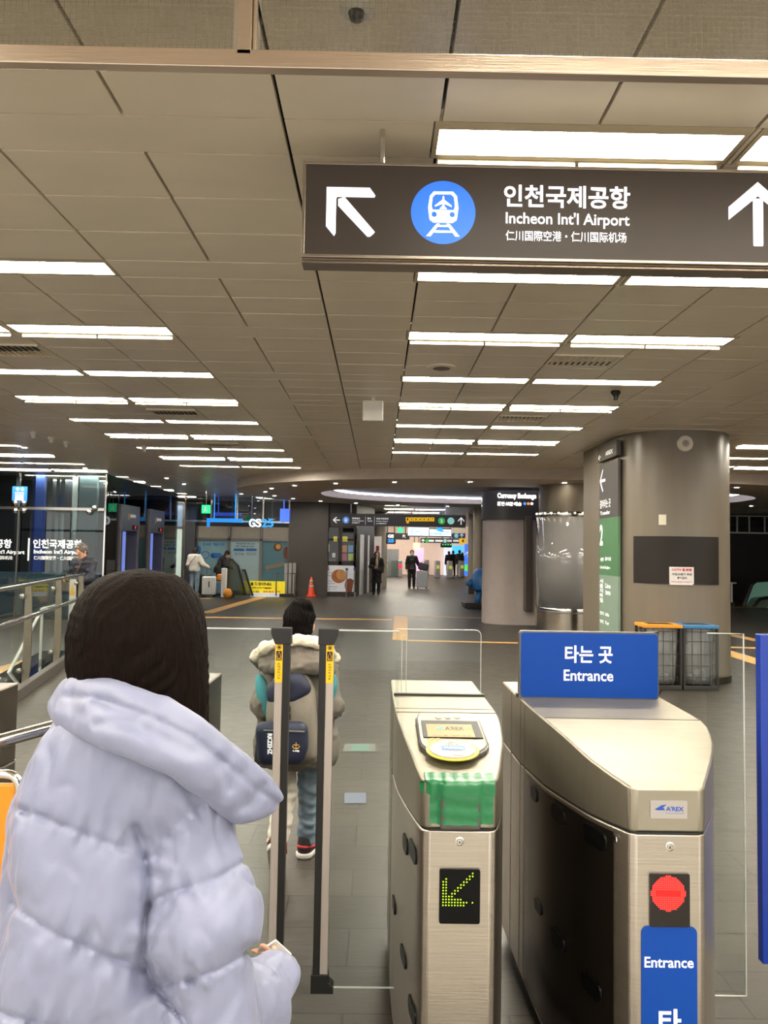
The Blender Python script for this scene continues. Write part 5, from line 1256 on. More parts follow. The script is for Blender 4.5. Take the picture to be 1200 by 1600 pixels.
mb = MB(); mb.text('CCTV 촬영중', r_[0] + .08 * W, r_[1] - .08 * W, r_[3] - .23 * Hh, r_[3] - .07 * Hh, fn=fnP, bold=.05); mb.text('위반시 과태료가 부과됩니다', r_[0] + .06 * W, r_[1] - .06 * W, r_[2] + .14 * Hh, r_[2] + .20 * Hh, fn=fnP, bold=.03); mb.build('lettering', mat('notice_red', (190, 40, 40), 0.5), t, recalc=False)
mb = MB(); mb.text('가정쓰레기 무단', r_[0] + .08 * W, r_[1] - .08 * W, r_[3] - .48 * Hh, r_[3] - .34 * Hh, fn=fnP, bold=.04); mb.text('투기금지', r_[0] + .3 * W, r_[1] - .3 * W, r_[3] - .68 * Hh, r_[3] - .54 * Hh, fn=fnP, bold=.04); mb.build('lettering', letter_k, t, recalc=False)
mb = MB(); mb.poly([fnP(r_[0], r_[2] + .02 * Hh), fnP(r_[1], r_[2] + .02 * Hh), fnP(r_[1], r_[2] + .07 * Hh), fnP(r_[0], r_[2] + .07 * Hh)]); mb.build('stripe', pb, t, recalc=False)
mb, r_ = wrap_panel(1029.5, 1041, 804, 820, 0.01, 3); tag(mb.build('switch_plate', mat('plate_cream', (214, 208, 188), 0.5)), 'small cream plate on the pillar above the dark panel', 'plate')
q = onP(1070, 693, 0)
t = thing('alarm_sounder', 'round cream alarm sounder high on the big pillar', 'alarm', (q.x, q.y, q.z - 0.1))
crm = mat('alarm_cream', (206, 198, 184), 0.4)
MB().lathe([(0.105, 0.03), (0.105, -0.015), (0.09, -0.03), (0.055, -0.03), (0.05, -0.022), (0.045, -0.022)], (q.x, q.y, q.z), 28, 'Y').build('housing', crm, t, smooth='auto')
MB().lathe([(0.045, -0.0215), (0.03, -0.03), (0, -0.032)], (q.x, q.y, q.z), 20, 'Y').build('centre', mat('alarm_grey', (160, 150, 142), 0.4), t, smooth='auto')
MB().lathe([(0.010, -0.032), (0.006, -0.038), (0, -0.039)], (q.x, q.y, q.z), 10, 'Y').build('lamp', mat('alarm_red', (200, 60, 60), 0.3), t)
for px, py, r, lab in ((998, 785, .012, 'first'), (1012, 803, .016, 'second'), (1021, 786, .020, 'third')):
    pass
# sign panel on the pillar's flank
YN = PXL / ((970 - 591) / 1150); YF_ = PXL / ((940.5 - 591) / 1150)
XP = PXL - 0.035
def zP(py): return at(970, py, YN).z
def fnL(u, z): return (XP - 0.0015, YF_ + (YN - YF_) * u, z)
t = thing('pillar_sign', 'tall transfer sign board on the flank of the big pillar, charcoal above green', 'sign', (XP, (YN + YF_) / 2, 0.1))
def pl(z0, z1, m, nm): MB().box(XP, XP + 0.035, YN, YF_, z0, z1).build(nm, m, t)
gr1 = mat('sign_green', (74, 112, 78), 0.4, emit=(74, 112, 78), es=0.1); gr2 = mat('sign_pale_green', (118, 136, 120), 0.4, emit=(118, 136, 120), es=0.1); ch = mat('sign_charcoal2', (72, 68, 66), 0.4)
pl(zP(807), zP(716), ch, 'charcoal_panel'); pl(zP(901), zP(807), gr1, 'green_panel'); pl(0.12, zP(901), gr2, 'pale_panel')
MB().box(XP - 0.03, XP + 0.035, YN - 0.02, YF_, zP(712), zP(687)).build('header', mat('sign_header', (58, 54, 52), 0.4), t, bevel=0.004)
mb = MB()
def tl_(txt, u0, u1, y0, y1, bold=.02, off=0): mb.text(txt, u0, u1, zP(y1), zP(y0), fn=lambda u, z: (XP - 0.0015 - off, YF_ + (YN - YF_) * u, z), bold=bold)
tl_('←', .05, .2, 700, 709, .03, .03); tl_('AREX', .45, .85, 699, 706, .03, .03)
def barL(u0, z0, u1, z1, w): 
    a, b = Vector(fnL(u0, z0)), Vector(fnL(u1, z1)); mb.bar(a, b, w, 0.003, (1, 0, 0))
zc = zP(744); barL(0.05, zc, 0.33, zc, .04); barL(0.05, zc, 0.2, zP(726), .03); barL(0.05, zc, 0.2, zP(762), .03)
tl_('갈아타는 곳', .04, .62, 776, 790, .02); tl_('Transfer', .05, .6, 795, 801, .02)
tl_('2', .03, .2, 817, 852, .03); tl_('시청역', .05, .25, 872, 879); tl_('을지로', .33, .65, 871, 877); tl_('City Hall', .05, .3, 886, 892); tl_('Euljiro', .33, .6, 886, 892)
for i, c_ in enumerate('서울지하철'): tl_(c_, .03, .22, 908 + i * 8, 915 + i * 8)
for i, c_ in enumerate(('Line', 'two')): tl_(c_, .35, .62, 914 + i * 11, 922 + i * 11)
tl_('안내', .05, .25, 962, 968); tl_('Info', .35, .55, 962, 968); tl_('방면', .05, .25, 976, 982); tl_('For', .35, .55, 976, 982)
mb.build('lettering', vin, t, recalc=False)
# bins
def bin_(px0, px1, lidm, lab):
    Y0 = 9.16; x0, x1 = at(px0, 1020, Y0).x, at(px1, 1020, Y0).x; zt = 0.80; Y1 = Y0 + 0.34
    t = thing('recycling_bin', lab, 'bin', ((x0 + x1) / 2, (Y0 + Y1) / 2, 0), 'wire recycling bins at the pillar')
    wm = mat('wire_black', (34, 32, 30), 0.45)
    MB().box(x0, x1, Y0, Y1, 0.0, 0.055).build('base', wm, t, bevel=0.006)
    mb = MB()
    for x in (x0 + .012, x1 - .012):
        for y in (Y0 + .012, Y1 - .012): mb.box(x - .012, x + .012, y - .012, y + .012, .055, zt - .04)
    mb.build('frame', wm, t)
    mb = MB()
    for z in (.16, .30, .44, .60, .72):
        for y in (Y0 + .004, Y1 - .004): mb.box(x0, x1, y - .003, y + .003, z - .003, z + .003)
        for x in (x0 + .004, x1 - .004): mb.box(x - .003, x + .003, Y0, Y1, z - .003, z + .003)
    for i in range(1, 4):
        x = x0 + (x1 - x0) * i / 4
        for y in (Y0 + .004, Y1 - .004): mb.box(x - .003, x + .003, y - .003, y + .003, .055, zt - .04)
        y = Y0 + (Y1 - Y0) * i / 4
        for xx in (x0 + .004, x1 - .004): mb.box(xx - .003, xx + .003, y - .003, y + .003, .055, zt - .04)
    mb.build('wire_mesh', wm, t)
    l = MB().box(x0 - .006, x1 + .006, Y0 - .015, Y1 + .015, zt - .04, zt).build('lid', lidm, t, bevel=0.006)
    MB().box(x0 + .08, x1 - .08, Y0 + .08, Y1 - .08, zt, zt + .004).build('opening', black, l)
    # clear bag: crumpled bucket
    n, m = 28, 10; vs = []; fs = []; r = random.Random(px0)
    for j in range(m):
        z = 0.07 + (zt - .12) * j / (m - 1); sq = 0.86 + 0.1 * j / (m - 1)
        for i in range(n):
            a = 2 * PI * i / n; c, s = math.cos(a), math.sin(a); k = 1 / max(abs(c), abs(s)) ** 0.85
            w_ = sq * (1 + r.uniform(-.05, .05))
            vs.append(((x0 + x1) / 2 + (x1 - x0) / 2 * c * k * w_ * .93, (Y0 + Y1) / 2 + (Y1 - Y0) / 2 * s * k * w_ * .93, z))
    for j in range(m - 1):
        for i in range(n): fs.append((j * n + i, j * n + (i + 1) % n, (j + 1) * n + (i + 1) % n, (j + 1) * n + i))
    fs.append(tuple(range(n)))
    MB().add(vs, fs).build('bin_bag', glass('bag_film', (232, 232, 232), 2.2, 0.12, haze=.22), t, smooth=True)
    tr = MB()
    for k in range(7): 
        c_ = ((x0 + x1) / 2 + r.uniform(-.1, .1), (Y0 + Y1) / 2 + r.uniform(-.08, .08), .11 + r.uniform(0, .10)); tr.sphere(c_, r.uniform(.04, .07), 8, 5, (1, r.uniform(.6, 1), r.uniform(.6, 1)))
    tr.build('waste', glass('crumpled_plastic', (215, 215, 215), 2.5, .15, haze=.4), t)
bin_(1007, 1066, mat('lid_orange', (214, 144, 40), 0.4), 'wire bin with an orange lid at the foot of the pillar')
bin_(1068, 1123, mat('lid_blue', (52, 112, 160), 0.4), 'wire bin with a blue lid at the foot of the pillar')
# pale rounded wall of the currency desk
CY = 16.9
cx0, cx1 = at(755, 900, CY + .35).x, at(850, 900, CY).x
palew = mat('desk_wall_pale', (180, 169, 163), 0.4)
def round_plan(x0, x1, y0, y1, r): return [(a, b) for a, b in arc(x0 + r, y0 + r, r, 1.5 * PI, PI, 10)] + [(at(758, 880, y1).x + (x0 - cx0), y1), (x1, y1), (x1, y0)]
zb_ = at(795, 812, CY).z; 
mb = MB(); mb.prism([(x, y, 0) for x, y in round_plan(cx0, cx1, CY, CY + 3.2, .55)], (0, 0, zb_)); struct(mb.build('wall_desk', palew, smooth='auto'))
t = thing('currency_desk_sign', 'charcoal currency exchange fascia with lit white letters', 'sign', ((cx0 + cx1) / 2, CY, zb_))
mb = MB(); mb.prism([(x, y, zb_) for x, y in round_plan(cx0 - .03, cx1, CY - .04, CY + 3.2, .57)], (0, 0, SZ - zb_ - 0.01)); mb.build('fascia', mat('fascia_charcoal', (54, 52, 54), 0.4), t, smooth='auto')
y = CY - .045; mb = MB()
mb.text('Currency Exchange', *fbox(777, 838, 770.5, 781, y), y=y, bold=.05); mb.text('환전·보관·배송', *fbox(777, 815, 784, 790.5, y), y=y, bold=.05); mb.build('lettering', emis('sign_letters_lit', (250, 246, 238), 1.5), t, recalc=False)
for i, c_ in enumerate(((70, 130, 220), (230, 120, 60), (235, 235, 235))):
    q = at(820 + i * 5.5, 787, y); MB().disc(q.x, q.z, .034, y, 14).build('icon', emis('icon_%d' % i, c_, 1.0), t, recalc=False)
mb = MB(); mb.text('28', 0, 1, 0, 1, fn=lambda a, b: (cx0 - .035 + a * .16, CY + .50 - a * .34, at(755, 790, CY).z + b * .24), bold=.08); mb.build('number', MATS['sign_letters_lit'], t, recalc=False)
b_ = fbox(821, 832, 806, 955, CY - .25); tag(MB().box(b_[0], b_[1], CY - .25, CY - .003, b_[2], b_[3]).build('poster_case', mat('case_bronze', (92, 82, 76), .3, .5), bevel=.01), 'tall narrow bronze poster case at the corner of the pale rounded wall', 'poster case')
# acrylic wrapped column
AY = 15.6; ac = at(890, 870, AY); ar = (at(941, 870, AY).x - at(835, 870, AY).x) / 2
col2 = MB().cyl((ac.x, AY, 0), (ac.x, AY, H), ar * .90, n=48).build('pillar_wrapped', conc, smooth='auto'); struct(col2, 'grey round column behind the oval pillar')
t = thing('acrylic_wrap', 'clear acrylic wrap with steel base around the grey round column', 'column cover', (ac.x, AY, 0))
z1 = at(890, 803, AY - ar).z; z0 = at(890, 956, AY - ar).z
MB().cyl((ac.x, AY, 0), (ac.x, AY, z0), ar * .985, n=48).build('steel_base', brushed('base_steel_polished', (186, 178, 166), 0.14, (2, 2, 40), .05), t, smooth='auto')
MB().lathe([(ar * .97, z0), (ar * .99, z1)], (ac.x, AY, 0), 48).build('acrylic_sheet', glass('acrylic_wrap_clear', (222, 220, 220), 2.4, .03, haze=.5, hazec=(206, 204, 204)), t, smooth=True)
for z in (z0, z1): MB().lathe([(ar * .99, z - .05), (ar * 1.01, z), (ar * .99, z + .05)], (ac.x, AY, 0), 48).build('band', chrome, t, smooth='auto')
mb = MB()
for i in range(14):
    a = PI + PI * (i + .5) / 14; mb.sphere((ac.x + ar * 1.01 * math.cos(a), AY + ar * 1.01 * math.sin(a), z1 + .02), .022, 6, 4)
mb.build('fairy_lights', emis('fairy_warm', (255, 240, 200), 3), t)
bd_ = fbox(921, 945, 762, 790, 14.2)
t = thing('wayfinding_sign', 'small dark green sign with white lines left of the oval pillar', 'sign', ((bd_[0] + bd_[1]) / 2, 14.2, bd_[2]))
slab(MB(), rrect(*bd_, .02), 14.2, 14.28).build('panel', mat('sign_forest', (40, 54, 46), .4), t)
mb = MB(); y = 14.196; q = at(926, 776, y); arrow_up(mb, q.x, q.z, .12, y, -PI / 2); mb.text('시청', *fbox(935, 942, 767, 773, y), y=y, bold=.03); mb.text('Exit', *fbox(935, 942, 778, 784, y), y=y, bold=.03); mb.build('lettering', vin, t, recalc=False)
q = at(931, 776, y); MB().disc(q.x, q.z, .03, y, 14, .06).build('line_disc', MATS['line_green'], t, recalc=False)
MB().box(bd_[1] - .05, bd_[1] + .3, 14.24, 14.30, bd_[3] - .08, bd_[3] - .03).add(*MB().box(bd_[0] + .08, bd_[0] + .11, 14.22, 14.25, bd_[3], SZ).__dict__.values()).build('hanger', chrome, t)
# blue sculpture by the columns
q = ground(741, 951); sx, sy = q.x, q.y
t = thing('blue_sculpture', 'glossy blue rounded sculpture on a dark plinth, half hidden by the pale wall', 'sculpture', (sx, sy, 0))
bs = mat('sculpture_blue', (58, 126, 196), .35)
kk = sy / FPX
MB().box(at(726, 945, sy).x, at(726, 945, sy).x + 1.0, sy, sy + .8, 0, .16).build('plinth', mat('plinth_dark', (48, 46, 48), .4), t, bevel=.015)
bx = at(754, 900, sy + .4).x
mb = MB(); mb.lathe([(.0, 1.19), (.14, 1.17), (.26, 1.08), (.33, .9), (.345, .7), (.33, .56), (.27, .50), (0, .50)], (bx, sy + .4, 0), 24); mb.build('torso', bs, t, smooth=True)
mb = MB(); mb.tube([(bx - .2, sy + .38, .74), (bx - .38, sy + .34, .72), (bx - .46, sy + .33, .74), (bx - .5, sy + .33, .76)], [.11, .11, .09, .03], 12); mb.build('limb', bs, t, smooth=True)
mb = MB(); mb.tube([(bx - .08, sy + .4, .52), (bx - .13, sy + .38, .3), (bx - .16, sy + .37, .17)], [.10, .09, .085], 12); mb.build('foot', bs, t, smooth=True)
MB().box(bx - .42, bx - .25, sy + .3, sy + .44, .40, .64).build('seat_bracket', mat('bracket_dark', (60, 52, 46), .4), t)
# right hand background
WR = 28.0
a = at(1126, 870, WR).x
struct(MB().box(a - .5, 21.9, WR, WR + .2, 0, at(1160, 832, WR).z).build('wall_escalator', mat('wall_near_black', (30, 28, 27), .5)))
struct(MB().box(8.5, 21.9, WR + 6, WR + 6.2, 0, H).build('wall_right_far', mat('wall_beige', (168, 154, 136), .5)))
t = thing('mezzanine_railing', 'glass railing with white top edge above the near black wall', 'railing', (at(1165, 820, WR).x, WR, at(1160, 832, WR).z))
zt_ = at(1165, 806, WR).z; zl = at(1160, 832, WR).z
MB().box(a - .5, 21.8, WR + .05, WR + .07, zl, zt_).build('glass_pane', glass('railing_glass_far', (190, 196, 198), 1.5), t)
mb = MB(); mb.box(a - .5, 21.8, WR - .02, WR + .1, zl - .04, zl + .02)
for px in (1135, 1152, 1171, 1195): x = at(px, 820, WR).x; mb.box(x - .025, x + .025, WR, WR + .06, zl, zt_)
mb.box(a - .5, 21.8, WR, WR + .08, zt_ - .025, zt_); mb.build('frame', white_paint, t)
EYr = 24.5
t = thing('escalator', 'escalator end with green panels before the near black wall', 'escalator', (at(1185, 930, EYr).x, EYr, 0))
P = [at(a, b, EYr) for a, b in ((1162, 949), (1175, 914), (1182, 908), (1260, 903), (1260, 949))]
MB().prism([tuple(p) for p in P], (0, .06, 0)).build('side_panel', mat('esc_green', (120, 168, 150), .3, emit=(120, 170, 150), es=.12), t)
MB().tube([tuple(p + Vector((0, .03, 0))) for p in P[:4]], .06, 8).build('handrail', esc_b, t, smooth='auto')
P2 = [at(a, b, EYr - .6) for a, b in ((1176, 950), (1186, 936), (1196, 934), (1260, 934), (1260, 950))]
MB().prism([tuple(p) for p in P2], (0, .5, 0)).build('newel', mat('esc_teal_dark', (96, 120, 110), .35), t)
MB().tube([tuple(p + Vector((0, -.02, 0))) for p in P2[:4]], .05, 8).build('handrail', esc_b, t, smooth='auto')
t = thing('queue_rail', 'white steel queue rail beside the oval pillar, before the black wall', 'rail', (at(1140, 930, 24).x, 24, 0))
x0, x1 = at(1131, 910, 24).x, at(1148, 910, 24).x; z_ = at(1140, 911, 24).z
MB().tube([(x0 - 1, 24, z_), (x1 + .05, 24, z_)], .025, 8).build('top_rail', white_paint, t, smooth='auto')
for x in (x0, x1 - .1): MB().cyl((x, 24, 0), (x, 24, z_), .03, n=10).build('post', white_paint, t, smooth='auto')
MB().box(x0 - .4, x1 - .05, 23.9, 24.1, 0, .14).build('base', esc_b, t)
# ------------------------------------------------------------------ floor markings
yel = mat('tactile_yellow', (206, 160, 96), 0.45, var=.06, vscale=30)
nst = [0]
def strip(pts, wdt=None):
    """ground strip through picture points with a real width"""
    nst[0] += 1; P = [ground(*p) for p in pts]; mb = MB()
    for a, b in zip(P[:-1], P[1:]):
        d = (b - a).normalized(); nrm = Vector((-d.y, d.x, 0)) * wdt / 2; up = Vector((0, 0, .004))
        mb.quad(a - nrm + up, b - nrm + up, b + nrm + up, a + nrm + up)
    struct(mb.build('trim_%d' % nst[0], yel, recalc=False))
strip([(300, 964.5), (612, 968.5)], .34)
strip([(637, 963), (756, 966)], .2)
strip([(637, 1001), (860, 1006)], .2)
strip([(322, 958), (415, 931.5)], .34)
strip([(230, 938), (330, 935)], .3)
g = [ground(*p) for p in ((613, 1000), (637, 1001.5), (637, 963), (616, 962.5))]
nst[0] += 1; struct(MB().add([(p.x, p.y, .005) for p in g], [(0, 1, 2, 3)]).build('trim_%d' % nst[0], yel, recalc=False))
strip([(1105, 984), (1215, 1008)], .28); strip([(1105, 1011), (1215, 1013.5)], .22); strip([(1105, 1010), (1215, 1044)], .36)
strip([(1120, 948), (1215, 950)], .3)
strip([(-60, 1068), (112, 1018)], .5)
for (x0, x1, y0, y1, c_, lab, in_) in ((536, 587, 1162.5, 1175, (92, 95, 90), 'grey floor sticker with a teal middle in the gate lane', True), (538, 572, 1239.5, 1256, (88, 95, 112), 'pale blue floor sticker in the gate lane', False)):
    a, b, c, d = ground(x0, y1), ground(x1, y1), ground(x1 - (1 if in_ else -0), y0), ground(x0 + 3 if in_ else x0, y0)
    fl = (lambda P: tag(MB().add([(p.x, p.y, .0035) for p in P], [(0, 1, 2, 3)]).build('floor_sticker', mat('sticker_%d' % y0, c_, .4), recalc=False), lab, 'sticker'))([a, b, c, d])
    if in_:
        P = [ground(x, y) for x, y in ((549, 1173.5), (577, 1173.5), (576, 1164.5), (550, 1164.5))]
        MB().add([(p.x, p.y, .0045) for p in P], [(0, 1, 2, 3)]).build('sticker_centre', mat('sticker_teal', (80, 112, 102), .4), fl, recalc=False)
# ------------------------------------------------------------------ glass railing on the left
g1, g2 = ground(35, 1078), ground(84, 1044)
dv = (g2 - g1).normalized(); nv = Vector((dv.y, -dv.x, 0)); sp_ = (g2 - g1).length
posts = [g1 + dv * sp_ * k for k in (-1, 0, 1, 2)]
s0, s1 = posts[0] - dv * .6, posts[-1] + dv * .15
t = thing('glass_railing', 'glass railing with steel blade posts and two handrails beside the elevator hall', 'railing', tuple(posts[1]))
blade = brushed('blade_steel', (150, 140, 124), .36, (2, 2, 30), .04)
for p in posts:
    mb = MB()
    prof = [(-.035, 0), (.035, 0), (.06, .35), (.055, .8), (.035, 1.2), (-.035, 1.2), (-.035, .6)]
    M_ = lambda a, b, o: tuple(p + dv * 0 + nv * 0 + Vector((a, 0, b)) + Vector((0, o, 0)))
    mb.prism([(p.x + a + .02, p.y, b) for a, b in prof], (0, .02, 0)); mb.build('post', blade, t, bevel=.002)
    for z in (.22, 1.07): MB().lathe([(.02, -.05), (.03, -.045), (.03, -.02), (.012, -.015), (.012, 0)], (p.x - .035, p.y - .0, z), 12, 'Y').build('clamp', chrome, t, smooth='auto')
rg = glass('railing_glass', (240, 245, 244), .35)
for a, b in zip(posts[:-1], posts[1:]):
    a2, b2 = a + dv * .02, b - dv * .02
    off = -nv * .03
    MB().prism([tuple(a2 + off + Vector((0, 0, .12))), tuple(b2 + off + Vector((0, 0, .12))), tuple(b2 + off + Vector((0, 0, 1.31))), tuple(a2 + off + Vector((0, 0, 1.31)))], tuple(nv * .01)).build('glass_pane', rg, t)
MB().tube([tuple(s0 + nv * .04 + Vector((0, 0, 1.21))), tuple(s1 + nv * .04 + Vector((0, 0, 1.21)))], .022, 10).build('handrail', chrome, t, smooth='auto')
MB().tube([tuple(s0 + nv * .10 + Vector((0, 0, .86))), tuple(s1 + nv * .10 + Vector((0, 0, .86)))], .028, 10).build('handrail', chrome, t, smooth='auto')
cb = [s0 + nv * .05, s1 + nv * .05, s1 + nv * .14, s0 + nv * .14]
tag(MB().prism([(p.x, p.y, 0) for p in cb], (0, 0, .13)).build('railing_kerb', mat('kerb_dark', (66, 60, 56), .4), bevel=.01), 'dark stone kerb along the foot of the glass railing', 'kerb')
cb = [s0 + nv * .05, s1 + nv * .05, s1 - nv * .55, s0 - nv * .55]
struct(MB().add([(p.x, p.y, .005) for p in cb], [(0, 1, 2, 3)]).build('floor_border', mat('polished_black_granite', (16, 17, 20), .03, spec=.9), recalc=False))
t = thing('ramp_handrail', 'white bent pipe handrail behind the glass railing', 'rail', tuple(ground(28, 1084)))
P = [ground(28, 1086), at(10, 1058, 9.6), at(66, 951, 10.8), at(84, 947, 11.2), at(112, 942, 11.7)]
P[0] = Vector((P[1].x + .12, P[1].y - .45, 0))
MB().tube(P, .022, 8).build('pipe', white_paint, t, smooth='auto'); p = P[4]; MB().cyl((p.x, p.y, 0), tuple(p), .02, n=8).build('leg', white_paint, t); p = P[2]; MB().cyl((p.x, p.y, 0), tuple(p), .02, n=8).build('leg', white_paint, t)
q = at(113, 930, 12.0); t = thing('warning_stand', 'white stand with a yellow warning triangle beside the man in navy', 'sign', (q.x, 12.0, 0))
zt_ = at(113, 905, 12).z; MB().box(q.x - .05, q.x + .05, 12, 12.02, 0, zt_).build('board', white_paint, t)
zt2 = at(113, 911, 12).z; zb2 = at(113, 930, 12).z; MB().prism([(q.x - .045, 11.997, zb2), (q.x + .045, 11.997, zb2), (q.x, 11.997, zt2)], (0, .003, 0)).build('triangle', warn, t)
# ------------------------------------------------------------------ people: smooth bodies grown on a fine grid
class Field:
    def __init__(s, lo, hi, h):
        s.h = h; s.lo = np.array(lo, float); n = np.ceil((np.array(hi) - s.lo) / h).astype(int) + 1; s.n = n
        s.ax = [s.lo[i] + h * np.arange(n[i]) for i in range(3)]
        s.F = np.full(n, 0.5, np.float32)
    def sub(s, lo, hi):
        a = [int(np.clip(math.floor((lo[i] - s.lo[i]) / s.h), 0, s.n[i] - 1)) for i in range(3)]
        b = [int(np.clip(math.ceil((hi[i] - s.lo[i]) / s.h) + 1, 1, s.n[i])) for i in range(3)]
        sl = tuple(slice(x, max(x + 1, y)) for x, y in zip(a, b))
        X, Y, Z = np.meshgrid(*[s.ax[i][sl[i]] for i in range(3)], indexing='ij')
        return sl, X, Y, Z
    @staticmethod
    def smin(a, b, k):
        if k <= 0: return np.minimum(a, b)
        h = np.maximum(k - np.abs(a - b), 0) / k
        return np.minimum(a, b) - h * h * k * 0.25
    def put(s, sl, d, k): s.F[sl] = s.smin(s.F[sl], d.astype(np.float32), k)
    def cap(s, a, b, ra, rb=None, k=0.03, carve=False):
        rb = ra if rb is None else rb; a, b = np.array(a, float), np.array(b, float); m = max(ra, rb) + k + 0.03
        sl, X, Y, Z = s.sub(np.minimum(a, b) - m, np.maximum(a, b) + m)
        d = b - a; L = max(d @ d, 1e-9)
        t = np.clip(((X - a[0]) * d[0] + (Y - a[1]) * d[1] + (Z - a[2]) * d[2]) / L, 0, 1)
        r = np.sqrt((X - a[0] - t * d[0]) ** 2 + (Y - a[1] - t * d[1]) ** 2 + (Z - a[2] - t * d[2]) ** 2) - (ra + (rb - ra) * t)
        if carve: s.F[sl] = -s.smin(-s.F[sl], r.astype(np.float32), k)
        else: s.put(sl, r, k)
        return s
    def ell(s, c, r, R=None, k=0.03, carve=False):
        c = np.array(c, float); r = np.array(r, float); m = r.max() + k + 0.03
        sl, X, Y, Z = s.sub(c - m, c + m)
        P = np.stack([X - c[0], Y - c[1], Z - c[2]], -1)
        if R is not None: P = P @ np.array(R)
        k0 = np.sqrt(((P / r) ** 2).sum(-1)); k1 = np.sqrt(((P / r ** 2) ** 2).sum(-1)) + 1e-9
        d = k0 * (k0 - 1) / k1
        if carve: s.F[sl] = -s.smin(-s.F[sl], d.astype(np.float32), k)
        else: s.put(sl, d, k)
        return s
    def box(s, c, r, R=None, rad=0.01, k=0.02):
        c = np.array(c, float); r = np.array(r, float); m = np.linalg.norm(r) + k + 0.03
        sl, X, Y, Z = s.sub(c - m, c + m); P = np.stack([X - c[0], Y - c[1], Z - c[2]], -1)
        if R is not None: P = P @ np.array(R)
        q = np.abs(P) - (r - rad); d = np.sqrt((np.maximum(q, 0) ** 2).sum(-1)) + np.minimum(q.max(-1), 0) - rad
        s.put(sl, d, k); return s
    def cut(s, p, nrm):
        """remove everything on the side the normal points to"""
        X, Y, Z = np.meshgrid(*s.ax, indexing='ij'); n = np.array(nrm, float); n /= np.linalg.norm(n)
        d = (X - p[0]) * n[0] + (Y - p[1]) * n[1] + (Z - p[2]) * n[2]
        s.F = np.maximum(s.F, d.astype(np.float32)); return s
    def displace(s, fn, band=0.05):
        m = np.abs(s.F) < band; idx = np.nonzero(m)
        P = np.stack([s.ax[i][idx[i]] for i in range(3)], -1); s.F[m] += fn(P).astype(np.float32); return s
    def mesh(s):
        F = s.F.copy(); F[0] = F[-1] = 0.5; F[:, 0] = F[:, -1] = 0.5; F[:, :, 0] = F[:, :, -1] = 0.5
        ins = F < 0; n = F.shape
        c = np.zeros(tuple(x - 1 for x in n), np.int8)
        offs = [(i, j, k) for i in (0, 1) for j in (0, 1) for k in (0, 1)]
        for o in offs: c += ins[o[0]:n[0] - 1 + o[0], o[1]:n[1] - 1 + o[1], o[2]:n[2] - 1 + o[2]]
        act = (c > 0) & (c < 8); I = np.argwhere(act); vid = np.full(act.shape, -1, np.int64); vid[act] = np.arange(len(I))
        acc = np.zeros((len(I), 3)); cnt = np.zeros(len(I))
        for a in offs:
            for ax in range(3):
                if a[ax]: continue
                b = list(a); b[ax] = 1
                fa = F[I[:, 0] + a[0], I[:, 1] + a[1], I[:, 2] + a[2]]; fb = F[I[:, 0] + b[0], I[:, 1] + b[1], I[:, 2] + b[2]]
                m = (fa < 0) != (fb < 0); t = np.where(m, fa / np.where(m, fa - fb, 1), 0)
                p = np.tile(np.array(a, float), (len(I), 1)); p[:, ax] = t; acc[m] += p[m]; cnt[m] += 1
        V = s.lo + s.h * (I + acc / np.maximum(cnt, 1)[:, None])
        Q = []
        for ax in range(3):
            u, v = (ax + 1) % 3, (ax + 2) % 3
            sa = [slice(None)] * 3; sb = [slice(None)] * 3; sa[ax] = slice(0, -1); sb[ax] = slice(1, None)
            A, B = ins[tuple(sa)], ins[tuple(sb)]; E_ = np.argwhere(A != B)
            E_ = E_[(E_[:, u] > 0) & (E_[:, v] > 0) & (E_[:, u] < n[u] - 1) & (E_[:, v] < n[v] - 1)]
            fl = A[tuple(E_.T)]
            def cell(du, dv): e = E_.copy(); e[:, u] += du; e[:, v] += dv; return vid[tuple(e.T)]
            q = np.stack([cell(-1, -1), cell(0, -1), cell(0, 0), cell(-1, 0)], 1)
            q[~fl] = q[~fl][:, ::-1]; Q.append(q)
        return V, np.concatenate(Q)
    def build(s, name, m, parent, M=None, smooth_it=0):
        V, Q = s.mesh()
        if M is not None:
            A = np.array(M); V = V @ A[:3, :3].T + A[:3, 3]
        off = Vector(parent['off'])
        me = bpy.data.meshes.new(name)
        me.from_pydata((V - np.array(off)).tolist(), [], Q.tolist())
        me.polygons.foreach_set('use_smooth', [True] * len(me.polygons)); me.materials.append(m)
        o = bpy.data.objects.new(name, me); COL.objects.link(o); o.parent = parent; o['off'] = tuple(off)
        if smooth_it:
            md = o.modifiers.new('s', 'SMOOTH'); md.factor = 0.5; md.iterations = smooth_it
        return o
def noise3(P, freq, seed, n=10):
    r = np.random.RandomState(seed); o = np.zeros(len(P))
    for i in range(n):
        d = r.normal(size=3); d /= np.linalg.norm(d); f = freq * r.uniform(.6, 1.6)
        o += np.sin(P @ d * f + r.uniform(0, 6.28) + 1.3 * np.sin(P @ r.normal(size=3) * f * .6))
    return o / n ** .5
skin = mat('skin', (206, 158, 132), .5, var=.03, vscale=20)
hair_m = mat('dark_hair', (30, 22, 18), .42, var=.25, vscale=3, bump=.5, bscale=5, stretch=(60, 60, 4))
def rotm(ax, a): return np.array(Matrix.Rotation(a, 3, ax))
